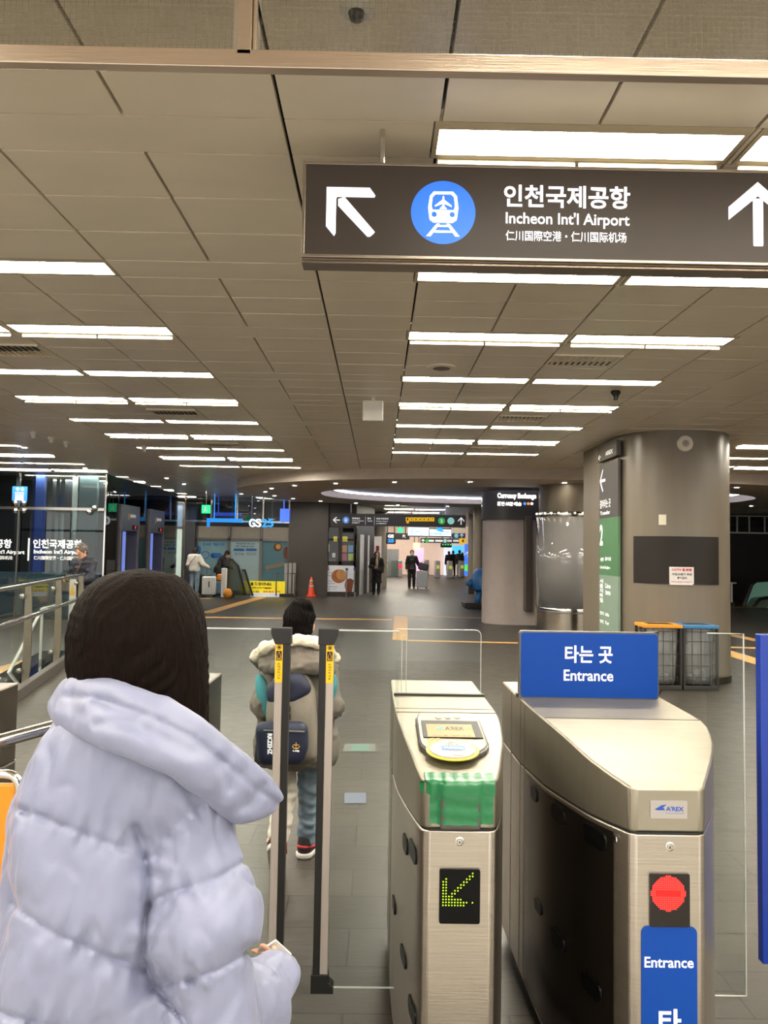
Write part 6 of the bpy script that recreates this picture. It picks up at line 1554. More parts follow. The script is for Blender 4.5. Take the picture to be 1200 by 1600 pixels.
def head(F, c, R, s=1.0, face=True):
    """skull, jaw, nose, brow, lips and ears; local +Y is the way the face looks"""
    g_ = lambda v: np.array(c) + R @ (np.array(v) * s)
    F.ell(g_((0, -.01, .02)), np.array((.076, .094, .100)) * s, R, .01)
    F.ell(g_((0, .025, -.055)), np.array((.056, .062, .070)) * s, R, .03 * s)
    if face:
        F.cap(g_((0, .088, .012)), g_((0, .104, -.026)), .008 * s, .013 * s, .012 * s)
        F.ell(g_((0, .085, -.062)), np.array((.024, .010, .009)) * s, R, .008 * s)
        F.ell(g_((0, .074, -.098)), np.array((.024, .02, .018)) * s, R, .02 * s)
        for q in (-1, 1):
            F.ell(g_((q * .033, .092, .012)), np.array((.016, .012, .010)) * s, R, .008 * s, carve=True)
            F.ell(g_((q * .033, .078, .010)), np.array((.013, .012, .009)) * s, R, .003 * s)
            F.ell(g_((q * .076, -.008, -.012)), np.array((.010, .020, .030)) * s, R, .006 * s)
            F.cap(g_((q * .045, .082, .032)), g_((q * .014, .090, .030)), .006 * s, .005 * s, .01 * s)
def hand(F, w, d, nrm, s=1.0, curl=.5, side=1):
    """palm and five fingers from the wrist along d; nrm is the palm's normal, side where the thumb leaves"""
    d = np.array(d, float); d /= np.linalg.norm(d); nrm = np.array(nrm, float); nrm -= d * (nrm @ d); nrm /= np.linalg.norm(nrm); x = np.cross(d, nrm) * side
    w = np.array(w); P = lambda a, b, c: w + (x * a + d * b + nrm * c) * s
    for a in (-.028, -.010, .010, .028): F.cap(P(a * .7, .01, 0), P(a, .085, 0), .016 * s, .012 * s, .015)
    for a, L in ((-.031, .055), (-.0105, .072), (.0105, .078), (.031, .070)):
        b1 = P(a, .09, 0); c1, s1 = math.cos(curl), math.sin(curl)
        b2 = P(a * 1.05, .09 + L * .55 * c1, L * .55 * s1); c2, s2 = math.cos(curl * 2.2), math.sin(curl * 2.2)
        b3 = P(a * 1.05, .09 + L * .55 * c1 + L * .5 * c2, L * .55 * s1 + L * .5 * s2)
        F.cap(b1, b2, .0095 * s, .0088 * s, .004); F.cap(b2, b3, .0088 * s, .0075 * s, .003)
    t1, t2, t3 = P(.03, .025, .006), P(.058, .058, .022), P(.056, .088, .036)
    F.cap(t1, t2, .013 * s, .0105 * s, .008); F.cap(t2, t3, .0105 * s, .009 * s, .003)
J0 = dict(pel=(0, 0, .93), che=(0, -.01, 1.25), nek=(0, -.01, 1.40), hed=(0, .03, 1.575), shL=(-.17, -.01, 1.375), elL=(-.225, -.03, 1.10), wrL=(-.235, .05, .86),
          shR=(.17, -.01, 1.375), elR=(.225, -.03, 1.10), wrR=(.235, .05, .86), hiL=(-.09, 0, .90), knL=(-.10, .02, .49), anL=(-.105, -.02, .085), hiR=(.09, 0, .90), knR=(.10, .02, .49), anR=(.105, -.02, .085))
def figure(label, loc, rz, hgt, J=None, top=None, bottom=None, shoes=None, hair=None, hs=1.0, hyaw=0, hpit=0, group=None, h=.011, handn=None, coat=None, fem=False, mask=None, curl=.5):
    """a whole person standing at loc, turned by rz, hgt tall; local +Y is where the body faces"""
    j = dict(J0); j.update(J or {}); k = hgt / 1.70; j = {a: np.array(b) * k for a, b in j.items()}
    t = thing('person', label, 'person', tuple(loc), group)
    M = Matrix.Translation(loc) @ Matrix.Rotation(rz, 4, 'Z')
    al = np.array(list(j.values())); lo = al.min(0) - (.17, .30, .14); hi = al.max(0) + (.17, .30, .20); lo[2] = -.02
    R = rotm('Z', hyaw) @ rotm('X', hpit); sw = .88 if fem else 1.0
    F = Field(lo, hi, h)
    head(F, j['hed'], R, hs * k)
    F.cap(j['nek'] - (0, 0, .03), j['hed'] - R @ np.array((0, .015, .05)) * k, .052 * k, .048 * k, .03)
    def torso(F, e=0.0, bot=True):
        F.ell((j['che'] + j['nek']) / 2 + (0, 0, -.03 * k), ((.155 * sw + e) * k, (.10 + e) * k, (.15 + e) * k), None, .06)
        F.ell((j['che'] + j['pel']) / 2, ((.135 * sw + e) * k, (.10 + e) * k, (.22 + e) * k), None, .08)
        if bot: F.ell(j['pel'], ((.15 + e) * k, (.115 + e) * k, (.13 + e) * k), None, .06)
    def arms(F, e=0.0, end=1.0):
        for q in 'LR':
            F.cap(j['sh' + q], j['el' + q], (.052 + e) * k, (.042 + e) * k, .05); w_ = j['el' + q] + (j['wr' + q] - j['el' + q]) * end
            F.cap(j['el' + q], w_, (.042 + e) * k, (.030 + e * .8) * k, .02)
    def legs(F, e=0.0, end=1.0):
        for q in 'LR':
            F.cap(j['hi' + q], j['kn' + q], (.080 + e) * k, (.055 + e) * k, .04); w_ = j['kn' + q] + (j['an' + q] - j['kn' + q]) * end
            F.cap(j['kn' + q], w_, (.055 + e) * k, (.038 + e) * k, .02)
    torso(F); arms(F); legs(F)
    for q in 'LR':
        d = j['wr' + q] - j['el' + q]; sd = 1 if q == 'R' else -1
        nn = (handn or {}).get(q, (-sd * 1.0, .1, 0))
        hand(F, j['wr' + q], d, nn, k, curl, -sd)
        F.cap(j['an' + q], j['an' + q] + np.array((0, .13 * k, -.045 * k)), .036 * k, .028 * k, .02)
    F.build('body', skin, t, M)
    if bottom:
        m, e, end = bottom; F = Field(lo, hi, h); legs(F, e, end); F.ell(j['pel'] + (0, 0, -.01), (.155 * k + e * .5, .12 * k + e * .5, .12 * k), None, .06)
        F.displace(lambda P: .004 * noise3(P * (1, 1, 1.6), 45, 3)); F.build('trousers', m, t, M)
    if shoes:
        for q in 'LR':
            F = Field(j['an' + q] - (.12, .16, .11), j['an' + q] + (.12, .28, .1), h * .8); a = j['an' + q]
            F.cap(a + np.array((0, -.02, -.03)) * k, a + np.array((0, .15, -.048)) * k, .045 * k, .036 * k, .02); F.cap(a + np.array((0, 0, .0)) * k, a + np.array((0, .03, -.03)) * k, .046 * k, .045 * k, .02)
            F.cut((0, 0, a[2] - .078 * k), (0, 0, -1)); F.build('shoe', shoes, t, M)
    if top:
        m, e, hem, nm = top; F = Field(lo, hi, h); torso(F, e, True); arms(F, e, .97)
        F.cap(j['nek'] - (0, 0, .02), j['nek'] + (0, .005, .03 * k), .065 * k, .06 * k, .03)
        if hem < .85:
            F.cap(j['pel'], (j['pel'][0], j['pel'][1] + .01, hem * k), (.13 + e) * k, (.17 + e) * k, .06)
        F.cut((0, 0, hem * k), (0, 0, -1)); F.displace(lambda P: .005 * noise3(P * (1, 1, 1.4), 38, 5)); F.build(nm, m, t, M)
    if hair:
        kind, m = hair; F = Field(j['hed'] - .34 * hs, j['hed'] + .22 * hs, h * .75); c = j['hed']; s_ = hs * k; g_ = lambda v: c + R @ (np.array(v) * s_)
        F.ell(g_((0, -.02, .03)), np.array((.088, .102, .106)) * s_, R, .01)
        if kind == 'long':
            for q in (-1, 1): F.cap(g_((q * .062, -.02, .02)), g_((q * .075, -.0, -.22)), .045 * s_, .03 * s_, .04)
            F.cap(g_((0, -.06, .0)), g_((0, -.075, -.22)), .07 * s_, .06 * s_, .05)
        else:
            F.ell(g_((0, -.055, -.03)), np.array((.072, .055, .07)) * s_, R, .03)
            F.displace(lambda P: .006 * noise3(P, 120, 8))
        F.ell(g_((0, .085, -.045)), np.array((.062, .085, .105)) * s_, R, .012, carve=True)
        F.build('hair', m, t, M)
    if mask:
        F = Field(j['hed'] - .16 * hs, j['hed'] + .16 * hs, h * .6); s_ = hs * k; g_ = lambda v: j['hed'] + R @ (np.array(v) * s_)
        F.ell(g_((0, .058, -.055)), np.array((.052, .052, .045)) * s_, R, .01); F.build('face_mask', mask, t, M)
    return t, j, M, k
W = lambda M, p: tuple(M @ Vector(p))
blk = mat('cloth_black', (22, 22, 24), .7, sheen=.1); white_c = mat('fleece_white', (222, 216, 206), .8, var=.08, vscale=60, bump=.3, bscale=90)
denim = mat('denim_pale', (136, 154, 172), .8, var=.15, vscale=9); navy = mat('cloth_navy', (15, 19, 36), .65, var=.1); shoe_k = mat('shoe_black', (24, 22, 22), .5); shoe_w = mat('shoe_white', (214, 210, 204), .5)
grey_hair = mat('greying_hair', (84, 76, 70), .5, var=.3, vscale=30)
# man in navy by the elevator glass
p = at(131, 870, 12.6)
t, j, M, k = figure('elderly person in a navy jacket looking down at a phone, by the glass railing', (p.x, 12.6, 0), PI * .86, 1.70,
    dict(wrR=(.06, .27, 1.08), elR=(.24, .06, 1.10), wrL=(-.05, .27, 1.06), elL=(-.24, .06, 1.10), hed=(0, .06, 1.565)), (navy, .035, .80, 'jacket'), (mat('cloth_charcoal', (40, 40, 44), .7), .02, 1.0), shoe_k, ('short', grey_hair), 1.0, 0, -.45, handn=dict(L=(0, .2, 1), R=(0, .2, 1)))
mb = MB(); mb.tube([W(M, (-.10, .145, 1.38)), W(M, (-.03, .17, 1.22)), W(M, (.07, .185, 1.02))], .016, 6); mb.build('bag_strap', mat('strap_brown', (92, 70, 62), .6), t)
b = thing('shoulder_bag', 'grey brown shoulder bag held in front of the person in navy', 'bag', W(M, (.02, .33, .86)))
mb = MB(); mb.mbox(M @ Matrix.Translation((.02, .335, .97)), .34, .10, .17); mb.build('bag_body', mat('bag_taupe', (112, 104, 98), .6, bump=.2), b, bevel=.03)
mb = MB(); mb.mbox(M @ Matrix.Translation((.02, .333, 1.06)), .30, .09, .012); mb.build('bag_zip', steel_dark, b)
ph = MB(); ph.mbox(M @ Matrix.Translation((0, .36, 1.13)) @ Matrix.Rotation(.6, 4, 'X'), .075, .15, .009); tag(ph.build('phone', black_gloss, bevel=.003), 'dark phone in the hands of the person in navy', 'phone')
# two travellers with luggage by the escalator
p = ground(303, 930.5)
t, j, M, k = figure('person in a cream fleece and pale jeans standing behind a white suitcase, seen from behind', (p.x, p.y, 0), -.25, 1.62, dict(wrR=(.42, .16, 1.02), elR=(.30, .02, 1.12), wrL=(-.24, .10, .92)), (white_c, .05, .86, 'fleece'), (denim, .025, .98), shoe_w, ('short', hair_m), 1.05)
mb = MB(); mb.tube([W(M, (.12, -.14, 1.36)), W(M, (-.05, -.175, 1.15)), W(M, (-.19, -.12, .98))], .008, 6); mb.build('bag_strap', blk, t)
p2 = ground(341, 928)
t, j, M, k = figure('person in black with a face mask bending over the luggage by the escalator', (at(341, 900, 25.65).x, 25.65, 0), -PI * .42, 1.64, dict(che=(0, .12, 1.20), nek=(0, .20, 1.34), hed=(0, .30, 1.46), shL=(-.17, .17, 1.30), shR=(.17, .17, 1.30), elL=(-.2, .25, 1.06), elR=(.2, .25, 1.06), wrL=(-.15, .44, .98), wrR=(.12, .46, .98)), (blk, .03, .80, 'jacket'), (blk, .02, 1.0), shoe_k, ('short', hair_m), 1.0, 0, -.5, mask=white_paint)
def suitcase(lab, px, Y, w, hh, d, m, rz=0, handle=.4, px_is_x=False):
    x = at(px, 900, Y).x; t = thing('suitcase', lab, 'suitcase', (x, Y, 0)); M_ = Matrix.Translation((x, Y, 0)) @ Matrix.Rotation(rz, 4, 'Z')
    mb = MB(); mb.mbox(M_ @ Matrix.Translation((0, 0, .06 + hh / 2)), w, d, hh); mb.build('shell', m, t, bevel=.05, seg=3)
    mb = MB()
    for i in range(4): mb.mbox(M_ @ Matrix.Translation(((i - 1.5) * w / 4.6, -d / 2 - .002, .06 + hh / 2)), w / 14, .012, hh * .8)
    mb.build('ribs', m, t, bevel=.004)
    for a in (-1, 1):
        for b_ in (-1, 1): c_ = M_ @ Vector((a * w * .38, b_ * d * .32, .032)); MB().cyl((c_.x - .018, c_.y, .034), (c_.x + .018, c_.y, .034), .033, n=12).build('wheel', black, t, smooth='auto')
    mb = MB(); zt = .06 + hh
    mb.tube([W(M_, (-.09, .02, zt)), W(M_, (-.09, .02, zt + handle)), W(M_, (.09, .02, zt + handle)), W(M_, (.09, .02, zt))], .011, 8); mb.build('pull_handle', chrome, t, smooth='auto')
    mb = MB(); mb.tube([W(M_, (-.07, 0, zt)), W(M_, (-.06, 0, zt + .03)), W(M_, (.06, 0, zt + .03)), W(M_, (.07, 0, zt))], .012, 8); mb.build('carry_handle', black, t, smooth='auto')
    return t, M_, x
sw_ = mat('case_white', (226, 224, 222), .35)
t, M_, x = suitcase('white hard suitcase standing before the person in the cream fleece', 327, 24.7, .44, .62, .26, sw_, 0, .28)
MB().mbox(M_ @ Matrix.Translation((.03, -.145, .42)), .03, .01, .2).build('badge', black, t)
t, M_, x = suitcase('blue grey suitcase between the white suitcase and the white box', 342, 25.1, .30, .44, .24, mat('case_bluegrey', (92, 118, 140), .45), 0, .2)
bx_ = fbox(339, 346, 897, 906, 25.0); t = thing('shopping_bag', 'small orange bag on top of the blue grey suitcase', 'bag', ((bx_[0] + bx_[1]) / 2, 25.0, bx_[2]))
MB().box(bx_[0], bx_[1], 24.98, 25.15, .53, bx_[3]).build('bag_body', mat('bag_orange', (226, 138, 40), .5), t, bevel=.03)
MB().tube([((bx_[0] + bx_[1]) / 2 - .04, 25.06, bx_[3]), ((bx_[0] + bx_[1]) / 2, 25.06, bx_[3] + .06), ((bx_[0] + bx_[1]) / 2 + .04, 25.06, bx_[3])], .006, 6).build('handle', black, t)
bx_ = fbox(346, 354, 888, 922, 24.2); tt = tag(MB().box(bx_[0], bx_[1], 24.15, 24.3, 0.02, bx_[3]).build('sign_post', sw_, bevel=.02), 'white printed post before the bending person in black', 'post')
bx_ = fbox(353, 359, 916, 926, 23.85); tag(MB().sphere(((bx_[0] + bx_[1]) / 2, 23.85, .17), .15, 14, 10, (1, .8, 1.1)).build('toy_ball', mat('toy_orange', (230, 150, 50), .5), smooth=True), 'orange round bundle at the foot of the escalator', 'bundle')
bx_ = fbox(311, 316, 893, 926, 25.5); t, M_, x = suitcase('dark green suitcase behind the legs of the person in the cream fleece', 313, 25.9, .36, .62, .26, mat('case_green', (40, 56, 40), .5), 0, .3)
# walking woman and man
p = ground(588, 929.5)
wk = mat('coat_black', (16, 15, 17), .75)
t, j, M, k = figure('person with long dark hair in a long black coat walking past the kiosk', (p.x, p.y, 0), PI, 1.60, dict(anL=(-.08, .10, .085), knL=(-.09, .10, .49), wrL=(-.22, .1, .9), wrR=(.10, .22, 1.08), elR=(.24, .04, 1.10)), (wk, .035, .46, 'coat'), (blk, .025, 1.0), shoe_k, ('long', hair_m), 1.05, .15, -.05, fem=True)
F = Field((-.1, .05, .8), (.1, .3, 1.45), .01); F.ell((0, .115, 1.16), (.05, .05, .22), None, .02); F.build('sweater', mat('knit_beige', (188, 168, 142), .8, bump=.3), t, M)
p = ground(643, 919.5)
t, j, M, k = figure('person in black T-shirt and white face mask pulling a grey suitcase', (p.x, p.y, 0), PI, 1.66, dict(wrL=(-.36, -.1, .92), elL=(-.27, -.06, 1.10), anR=(.10, .10, .085)), (blk, .03, .84, 'shirt'), (blk, .025, 1.0), shoe_k, ('short', hair_m), 1.0, 0, 0, mask=white_paint)
mb = MB(); mb.text('NYC', 0, 1, 0, 1, fn=lambda a, b: W(M, (.07 - a * .14, .155, 1.22 + b * .05)), bold=.04); mb.build('lettering', mat('print_pale', (170, 170, 172), .6), t, recalc=False)
t, M_, x = suitcase('large grey suitcase with a bag on top, pulled by the person in black', 659.5, p.y - .1, .50, .72, .32, mat('case_grey', (84, 86, 88), .5), 0, .25)
t2 = thing('travel_bag', 'dark grey bag strapped on top of the grey suitcase', 'bag', (x, p.y - .1, .78)); MB().mbox(Matrix.Translation((x + .05, p.y - .08, .95)) @ Matrix.Rotation(.25, 4, 'Y'), .42, .26, .32).build('bag_body', mat('bag_slate', (62, 62, 66), .6, bump=.2), t2, bevel=.06, seg=3); MB().tube([(x - .06, p.y - .1, 1.1), (x, p.y - .1, 1.17), (x + .1, p.y - .1, 1.16), (x + .14, p.y - .1, 1.06)], .012, 6).build('handle', black, t2)
# group behind the far gates
for px, py, m, lab, hh, yy in ((701.5, 903, blk, 'person in a dark jacket behind the far gates, nearest the white door panel', 1.62, 47.6), (708, 903, mat('cloth_dark_grey', (52, 52, 56), .7), 'person in dark grey between two others behind the far gates', 1.66, 48.0), (718, 903, mat('cloth_checked', (60, 62, 72), .7, var=.4, vscale=20), 'person in a checked jacket and pale trousers behind the far gates', 1.70, 47.7), (722.5, 903, mat('cloth_pale', (190, 186, 186), .7), 'person in a pale coat by the column advert beyond the far gates', 1.55, 49.0)):
    q = at(px, 870, yy); figure(lab, (q.x, yy, 0), .2, hh, None, (m, .04, .8, 'jacket'), (white_c if 'checked' in lab else blk, .02, 1.0), shoe_k, ('short', hair_m), 1.0, h=.016, group='people beyond the far gates')
# ------------------------------------------------------------------ boy with a backpack walking through the gate
YC = 4.02
bp_ = at(463, 1200, YC)
bh = at(466, 944, YC).z
jg = mat('parka_taupe', (108, 101, 92), .7, var=.06, vscale=8, bump=.15, bscale=40)
kb_ = bh / 1.70
BX, BYY = bp_.x, YC
jj = dict(hed=(0.0, .02, 1.565), nek=(0, 0, 1.37), shL=(-.15, -.0, 1.32), shR=(.15, -.0, 1.32), che=(0, 0, 1.18), pel=(0, 0, .88),
          elL=(-.215, -.05, 1.05), elR=(.215, -.05, 1.05), wrL=(-.16, .16, .92), wrR=(.16, .16, .92),
          hiL=(-.085, 0, .86), hiR=(.085, 0, .86), knR=(.085, .08, .48), anR=(.07, .14, .085), knL=(-.07, -.02, .46), anL=(-.09, -.20, .20))
t, j, M, k = figure('child in a taupe parka with fleece hood, carrying a backpack through the glass flaps', (BX, BYY, 0), .0, bh, jj, None, None, None, None, 1.20, -.12, 0, h=.008)
lo = np.array((-.45, -.35, 0)) * 1; hi = np.array((.45, .35, 1.2))
# trousers: one pale leg, one blue leg
for q, m in (('L', mat('jean_cream', (214, 208, 196), .8, var=.05, vscale=12)), ('R', mat('jean_blue', (122, 142, 158), .8, var=.12, vscale=10))):
    F = Field((-.3, -.35, 0), (.3, .35, .85), .008); an = j['an' + q]; kn = j['kn' + q]; hi_ = j['hi' + q]
    F.cap(hi_, kn, .088 * k, .075 * k, .03); F.cap(kn, an + (kn - an) * .10, .075 * k, .066 * k, .03)
    F.displace(lambda P: .005 * noise3(P * (1, 1, 2.2), 42, 11 + ord(q)), .03); F.build('trouser_leg', m, t, M)
# shoes
sk = mat('shoe_black_red', (30, 26, 28), .5); sr = mat('shoe_red', (176, 36, 40), .5)
def shoe(an, pitch, yaw):
    Ms = M @ Matrix.Translation(Vector(an)) @ Matrix.Rotation(yaw, 4, 'Z') @ Matrix.Rotation(pitch, 4, 'X')
    F = Field((-.09, -.12, -.10), (.09, .24, .10), .006)
    F.cap((0, -.03, -.02), (0, .13, -.03), .042, .036, .02); F.cap((0, -.02, .03), (0, .02, .01), .040, .042, .03); F.cut((0, 0, -.045), (0, 0, -1))
    o = F.build('shoe', sk, t, Ms)
    F = Field((-.09, -.12, -.10), (.09, .24, .02), .006); F.cap((0, -.032, -.05), (0, .135, -.05), .047, .042, .02)
    F.cut((0, 0, -.040), (0, 0, 1)); F.cut((0, 0, -.068), (0, 0, -1)); F.build('sole', shoe_w, o, Ms)
    mb = MB()
    mb.tube([W(Ms, (-.044, -.02, -.012)), W(Ms, (-.02, -.068, -.004)), W(Ms, (.02, -.068, -.004)), W(Ms, (.044, -.02, -.012)), W(Ms, (.043, .06, -.012))], .008, 6); mb.build('heel_band', sr, o, smooth=True)
    F = Field((-.06, -.07, .03), (.06, .07, .10), .006); F.cap((0, -.02, .05), (0, -.015, .075), .034, .034, .01); F.build('sock', shoe_w, o, Ms)
for q, pit, ya in (('R', 0.0, -.35), ('L', -.95, .05)):
    shoe(tuple(j['an' + q] + np.array((0, 0, -.0))) if q == 'L' else (j['anR'][0], j['anR'][1], .068), pit, ya)
# parka
F = Field((-.45, -.34, .35), (.45, .38, 1.25), .007)
che, pel = j['che'], j['pel']
F.ell((0, 0, che[2] + .02), (.185 * 1, .13, .20), None, .06); F.ell((0, .0, pel[2] + .02), (.205, .145, .26), None, .08)
F.cap((-.07, 0, .60), (.07, 0, .60), .155, .155, .06)
for q in 'LR':
    F.cap(j['sh' + q], j['el' + q], .068, .072, .05); F.cap(j['el' + q], j['wr' + q], .072, .050, .03)
F.cap(j['nek'] - (0, 0, .02), j['nek'] + (0, 0, .05), .075, .085, .04)
HEM = at(463, 1203, YC - .12).z
F.cut((0, 0, HEM), (0, 0, -1))
F.displace(lambda P: .006 * noise3(P * (1.3, 1, .8), 34, 21) + .003 * noise3(P, 80, 22), .04)
pk = F.build('parka', jg, t, M)
hp = [(x, y) for x, y in []]
for s_ in (-1, 1):
    F = Field((-.45, -.30, .70), (.45, .30, 1.12), .007); a = j['el' + ('L' if s_ < 0 else 'R')]; sh = j['sh' + ('L' if s_ < 0 else 'R')]
    F.ell(a + np.array((-s_ * .012, -.052, .035)), (.040, .034, .135), rotm('Y', s_ * .30), .02); F.build('sleeve_panel', mat('teal_fabric', (62, 138, 148), .6, bump=.2, bscale=30), t, M)
# hood lying on the back with fleece rim
hz = j['nek'][2]
def hpx(px, py, Y): v = at(px, py, Y); return np.array((v.x - BX, v.y - BYY, v.z))
F = Field((-.36, -.36, hz - .28), (.36, .22, hz + .14), .007)
H1 = [hpx(408, 1030, YC - .08), hpx(435, 1018, YC - .14), hpx(465, 1012, YC - .16), hpx(500, 1020, YC - .13), hpx(516, 1036, YC - .08)]
H2 = [hpx(416, 1042, YC - .12), hpx(440, 1040, YC - .19), hpx(466, 1040, YC - .21), hpx(492, 1040, YC - .19), hpx(512, 1044, YC - .12)]
for A_2 in (H1, H2):
    for a, b in zip(A_2[:-1], A_2[1:]): F.cap(a, b, .040, .040, .04)
F.ell(hpx(466, 1034, YC - .12), (.13, .085, .065), None, .05)
F.displace(lambda P: .007 * noise3(P * (1, 1, 1.6), 42, 31) + .003 * noise3(P, 90, 32), .04); F.build('hood', jg, t, M)
F = Field((-.36, -.36, hz - .2), (.36, .25, hz + .2), .007)
R1 = [hpx(400, 1025, YC - .10), hpx(414, 1012, YC - .16), hpx(440, 1003, YC - .20), hpx(466, 1000, YC - .21), hpx(494, 1004, YC - .19), hpx(513, 1016, YC - .14), hpx(522, 1029, YC - .08)]
for a, b in zip(R1[:-1], R1[1:]): F.cap(a, b, .028, .028, .02)
F.cap(hpx(470, 1004, YC + .12), R1[0], .024, .024, .02); F.cap(hpx(470, 1004, YC + .12), R1[-1], .024, .024, .02)
F.displace(lambda P: .004 * noise3(P, 130, 41), .03); F.build('fleece_rim', mat('fleece_cream', (226, 214, 192), .9, bump=.5, bscale=160), t, M)
for s_, pp in ((-1, [(390, 1032), (401, 1028), (403, 1046)]), (1, [(522, 1034), (513, 1030), (512, 1048)])):
    MB().prism([tuple(at(a, b, YC - .10)) for a, b in pp], (0, .03, 0)).build('hood_tab', mat('tab_dark', (58, 60, 62), .6), t)
# hair
F = Field(j['hed'] - .19, j['hed'] + .19, .005); c = j['hed']; Rh = rotm('Z', -.12); s_ = 1.20 * k
g_ = lambda v: c + Rh @ (np.array(v) * s_)
F.ell(g_((0, -.015, .025)), np.array((.087, .104, .104)) * s_, Rh, .01); F.ell(g_((0, -.055, -.05)), np.array((.072, .052, .075)) * s_, Rh, .03)
F.ell(g_((.02, -.02, .11)), np.array((.05, .05, .028)) * s_, Rh, .03)
F.displace(lambda P: .004 * np.sin(np.arctan2(P[:, 0] - c[0], P[:, 1] - c[1]) * 34 + 3 * np.sin(P[:, 2] * 40)) + .004 * noise3(P, 90, 51), .03)
F.ell(g_((0, .085, -.045)), np.array((.062, .085, .105)) * s_, Rh, .012, carve=True); F.build('hair', mat('boy_hair', (12, 9, 8), .65, spec=.06, var=.25, vscale=4, bump=.4, bscale=6, stretch=(40, 40, 6)), t, M)
# backpack
bt = thing('backpack', 'grey and navy backpack with a navy pouch on the back of the child', 'backpack', (BX, BYY - .2, j['pel'][2]))
bg = mat('pack_grey', (124, 117, 106), .7, bump=.15, bscale=40); bn = mat('pack_navy', (28, 34, 58), .6, bump=.15, bscale=40)
YK = YC - .22
def kp(px, py, dY=0): v = at(px, py, YK + dY); return v
F = Field((-.30, -.42, .40), (.30, .02, 1.15), .007)
def L(px, py, dY): v = kp(px, py, dY); return np.array((v.x - BX, v.y - BYY, v.z))
zA_, zB_ = L(460, 1060, 0)[2], L(460, 1182, 0)[2]
def pack_rows(F, rows, yb, yf, rad):
    """soft box built row by row from picture widths"""
    for (py, l, r_, d) in rows:
        a, b = L(l, py, 0), L(r_, py, 0); rr = rad
        F.cap((a[0] + rr, -.20 - d + rr, a[2]), (b[0] - rr, -.20 - d + rr, b[2]), rr, rr, .03)
        F.cap((a[0] + rr, -.17, a[2]), (b[0] - rr, -.17, b[2]), rr, rr, .03)
pack_rows(F, [(y, 421 + max(0, (1085 - y)) * .35, 489 - max(0, (1085 - y)) * .35 + max(0, y - 1085) * .06, .05 + min(.05, (y - 1058) * .001)) for y in range(1064, 1180, 7)], 0, 0, .035)
Mb = Matrix.Translation((BX, BYY, 0)); F.build('main_body', bg, bt, Mb)
F = Field((-.30, -.42, .60), (.30, .02, 1.15), .006)
for i in range(9):
    y = 1060 + i * 3.6; wl, wr = 424 + max(0, (1075 - y)) * .9, 484 - max(0, (1075 - y)) * .6
    if y > 1075: wr = 484 - (y - 1075) * 1.5
    a, b = L(wl, y, 0), L(wr, y, 0); F.cap((a[0] + .02, -.262, a[2]), (b[0] - .02, -.262, b[2]), .030, .030, .02)
F.build('top_flap', bn, bt, Mb)
F = Field((-.30, -.46, .40), (.30, .0, .90), .006)
for i in range(10):
    y = 1134 + i * 5; wl, wr = 405 + i * .4, 480 - max(0, i - 6) * 2
    a, b = L(wl, y, -.05), L(wr, y, -.05); F.cap((a[0] + .03, -.33, a[2]), (b[0] - .03, -.33, b[2]), .034, .034, .02)
pouch = F.build('front_pouch', bn, bt, Mb)
yf = BYY - .378
mb = MB(); a, b = kp(412, 1141, -.15), kp(476, 1143, -.15); mb.tube([(a.x, yf + .004, a.z), (b.x, yf + .004, b.z)], .004, 6); mb.build('zip', mat('zip_grey', (120, 122, 122), .4, .5), pouch)
mb = MB(); mb.text('RKZEHZ', 0, 1, 0, 1, fn=lambda u, v: (lambda q: (q.x, yf, q.z))(at(417.5 + (1 - v) * 7, 1179 - u * 33, yf)) if False else (lambda q: (q.x, yf - .001, q.z))(at(418 + v * 7.5, 1179 - (1 - u) * 33, yf)), bold=.05)
mb.text('USJ', *fbox(457.5, 467.5, 1172, 1175, yf), y=yf - .001, bold=.05); mb.build('lettering', letter_w, pouch, recalc=False)
q = at(462.5, 1166, yf); gold = mat('emblem_gold', (206, 164, 74), .4)
mb = MB(); mb.tube([(q.x + .017 * math.cos(a), yf - .001, q.z + .002 + .014 * math.sin(a)) for a in np.linspace(PI, 2 * PI, 9)], .0025, 5); mb.cyl((q.x, yf - .001, q.z - .012), (q.x, yf - .001, q.z + .018), .0025, n=6); mb.cyl((q.x - .014, yf - .001, q.z + .006), (q.x + .014, yf - .001, q.z + .006), .002, n=6); mb.build('emblem', gold, pouch)
yk = BYY - .315
mb = MB(); a, b = kp(449, 1058, -.1), kp(446, 1125, -.1); mb.bar((a.x, yk, a.z), (b.x, yk, b.z), .026, .006, (0, 1, 0)); mb.build('strap', mat('strap_black', (44, 44, 46), .6), bt)
for py in (1070, 1108, 1120): q = kp(448, py, -.1); MB().box(q.x - .018, q.x + .018, yk - .012, yk + .004, q.z - .016, q.z + .016).build('buckle', black, bt, bevel=.004)
mb = MB(); P = [kp(481, 1078, -.02), kp(486, 1090, -.02), kp(489, 1100, -.02)]; mb.tube([(p.x - .004, BYY - .245, p.z) for p in P], .008, 6); P = [kp(422, 1078, -.02), kp(417, 1086, -.02)]; mb.tube([(p.x + .01, BYY - .245, p.z) for p in P], .004, 6); mb.build('orange_trim', mat('trim_orange', (226, 150, 40), .5), bt, smooth=True)
mb = MB()
for i in range(3): a, b = kp(481 + i * 1.8, 1106 + i * 2, -.03), kp(483 + i * 1.8, 1114 + i * 2, -.03); mb.bar((a.x, BYY - .272, a.z), (b.x, BYY - .272, b.z), .005, .003, (0, 1, 0))
mb.build('stripes', letter_w, bt)
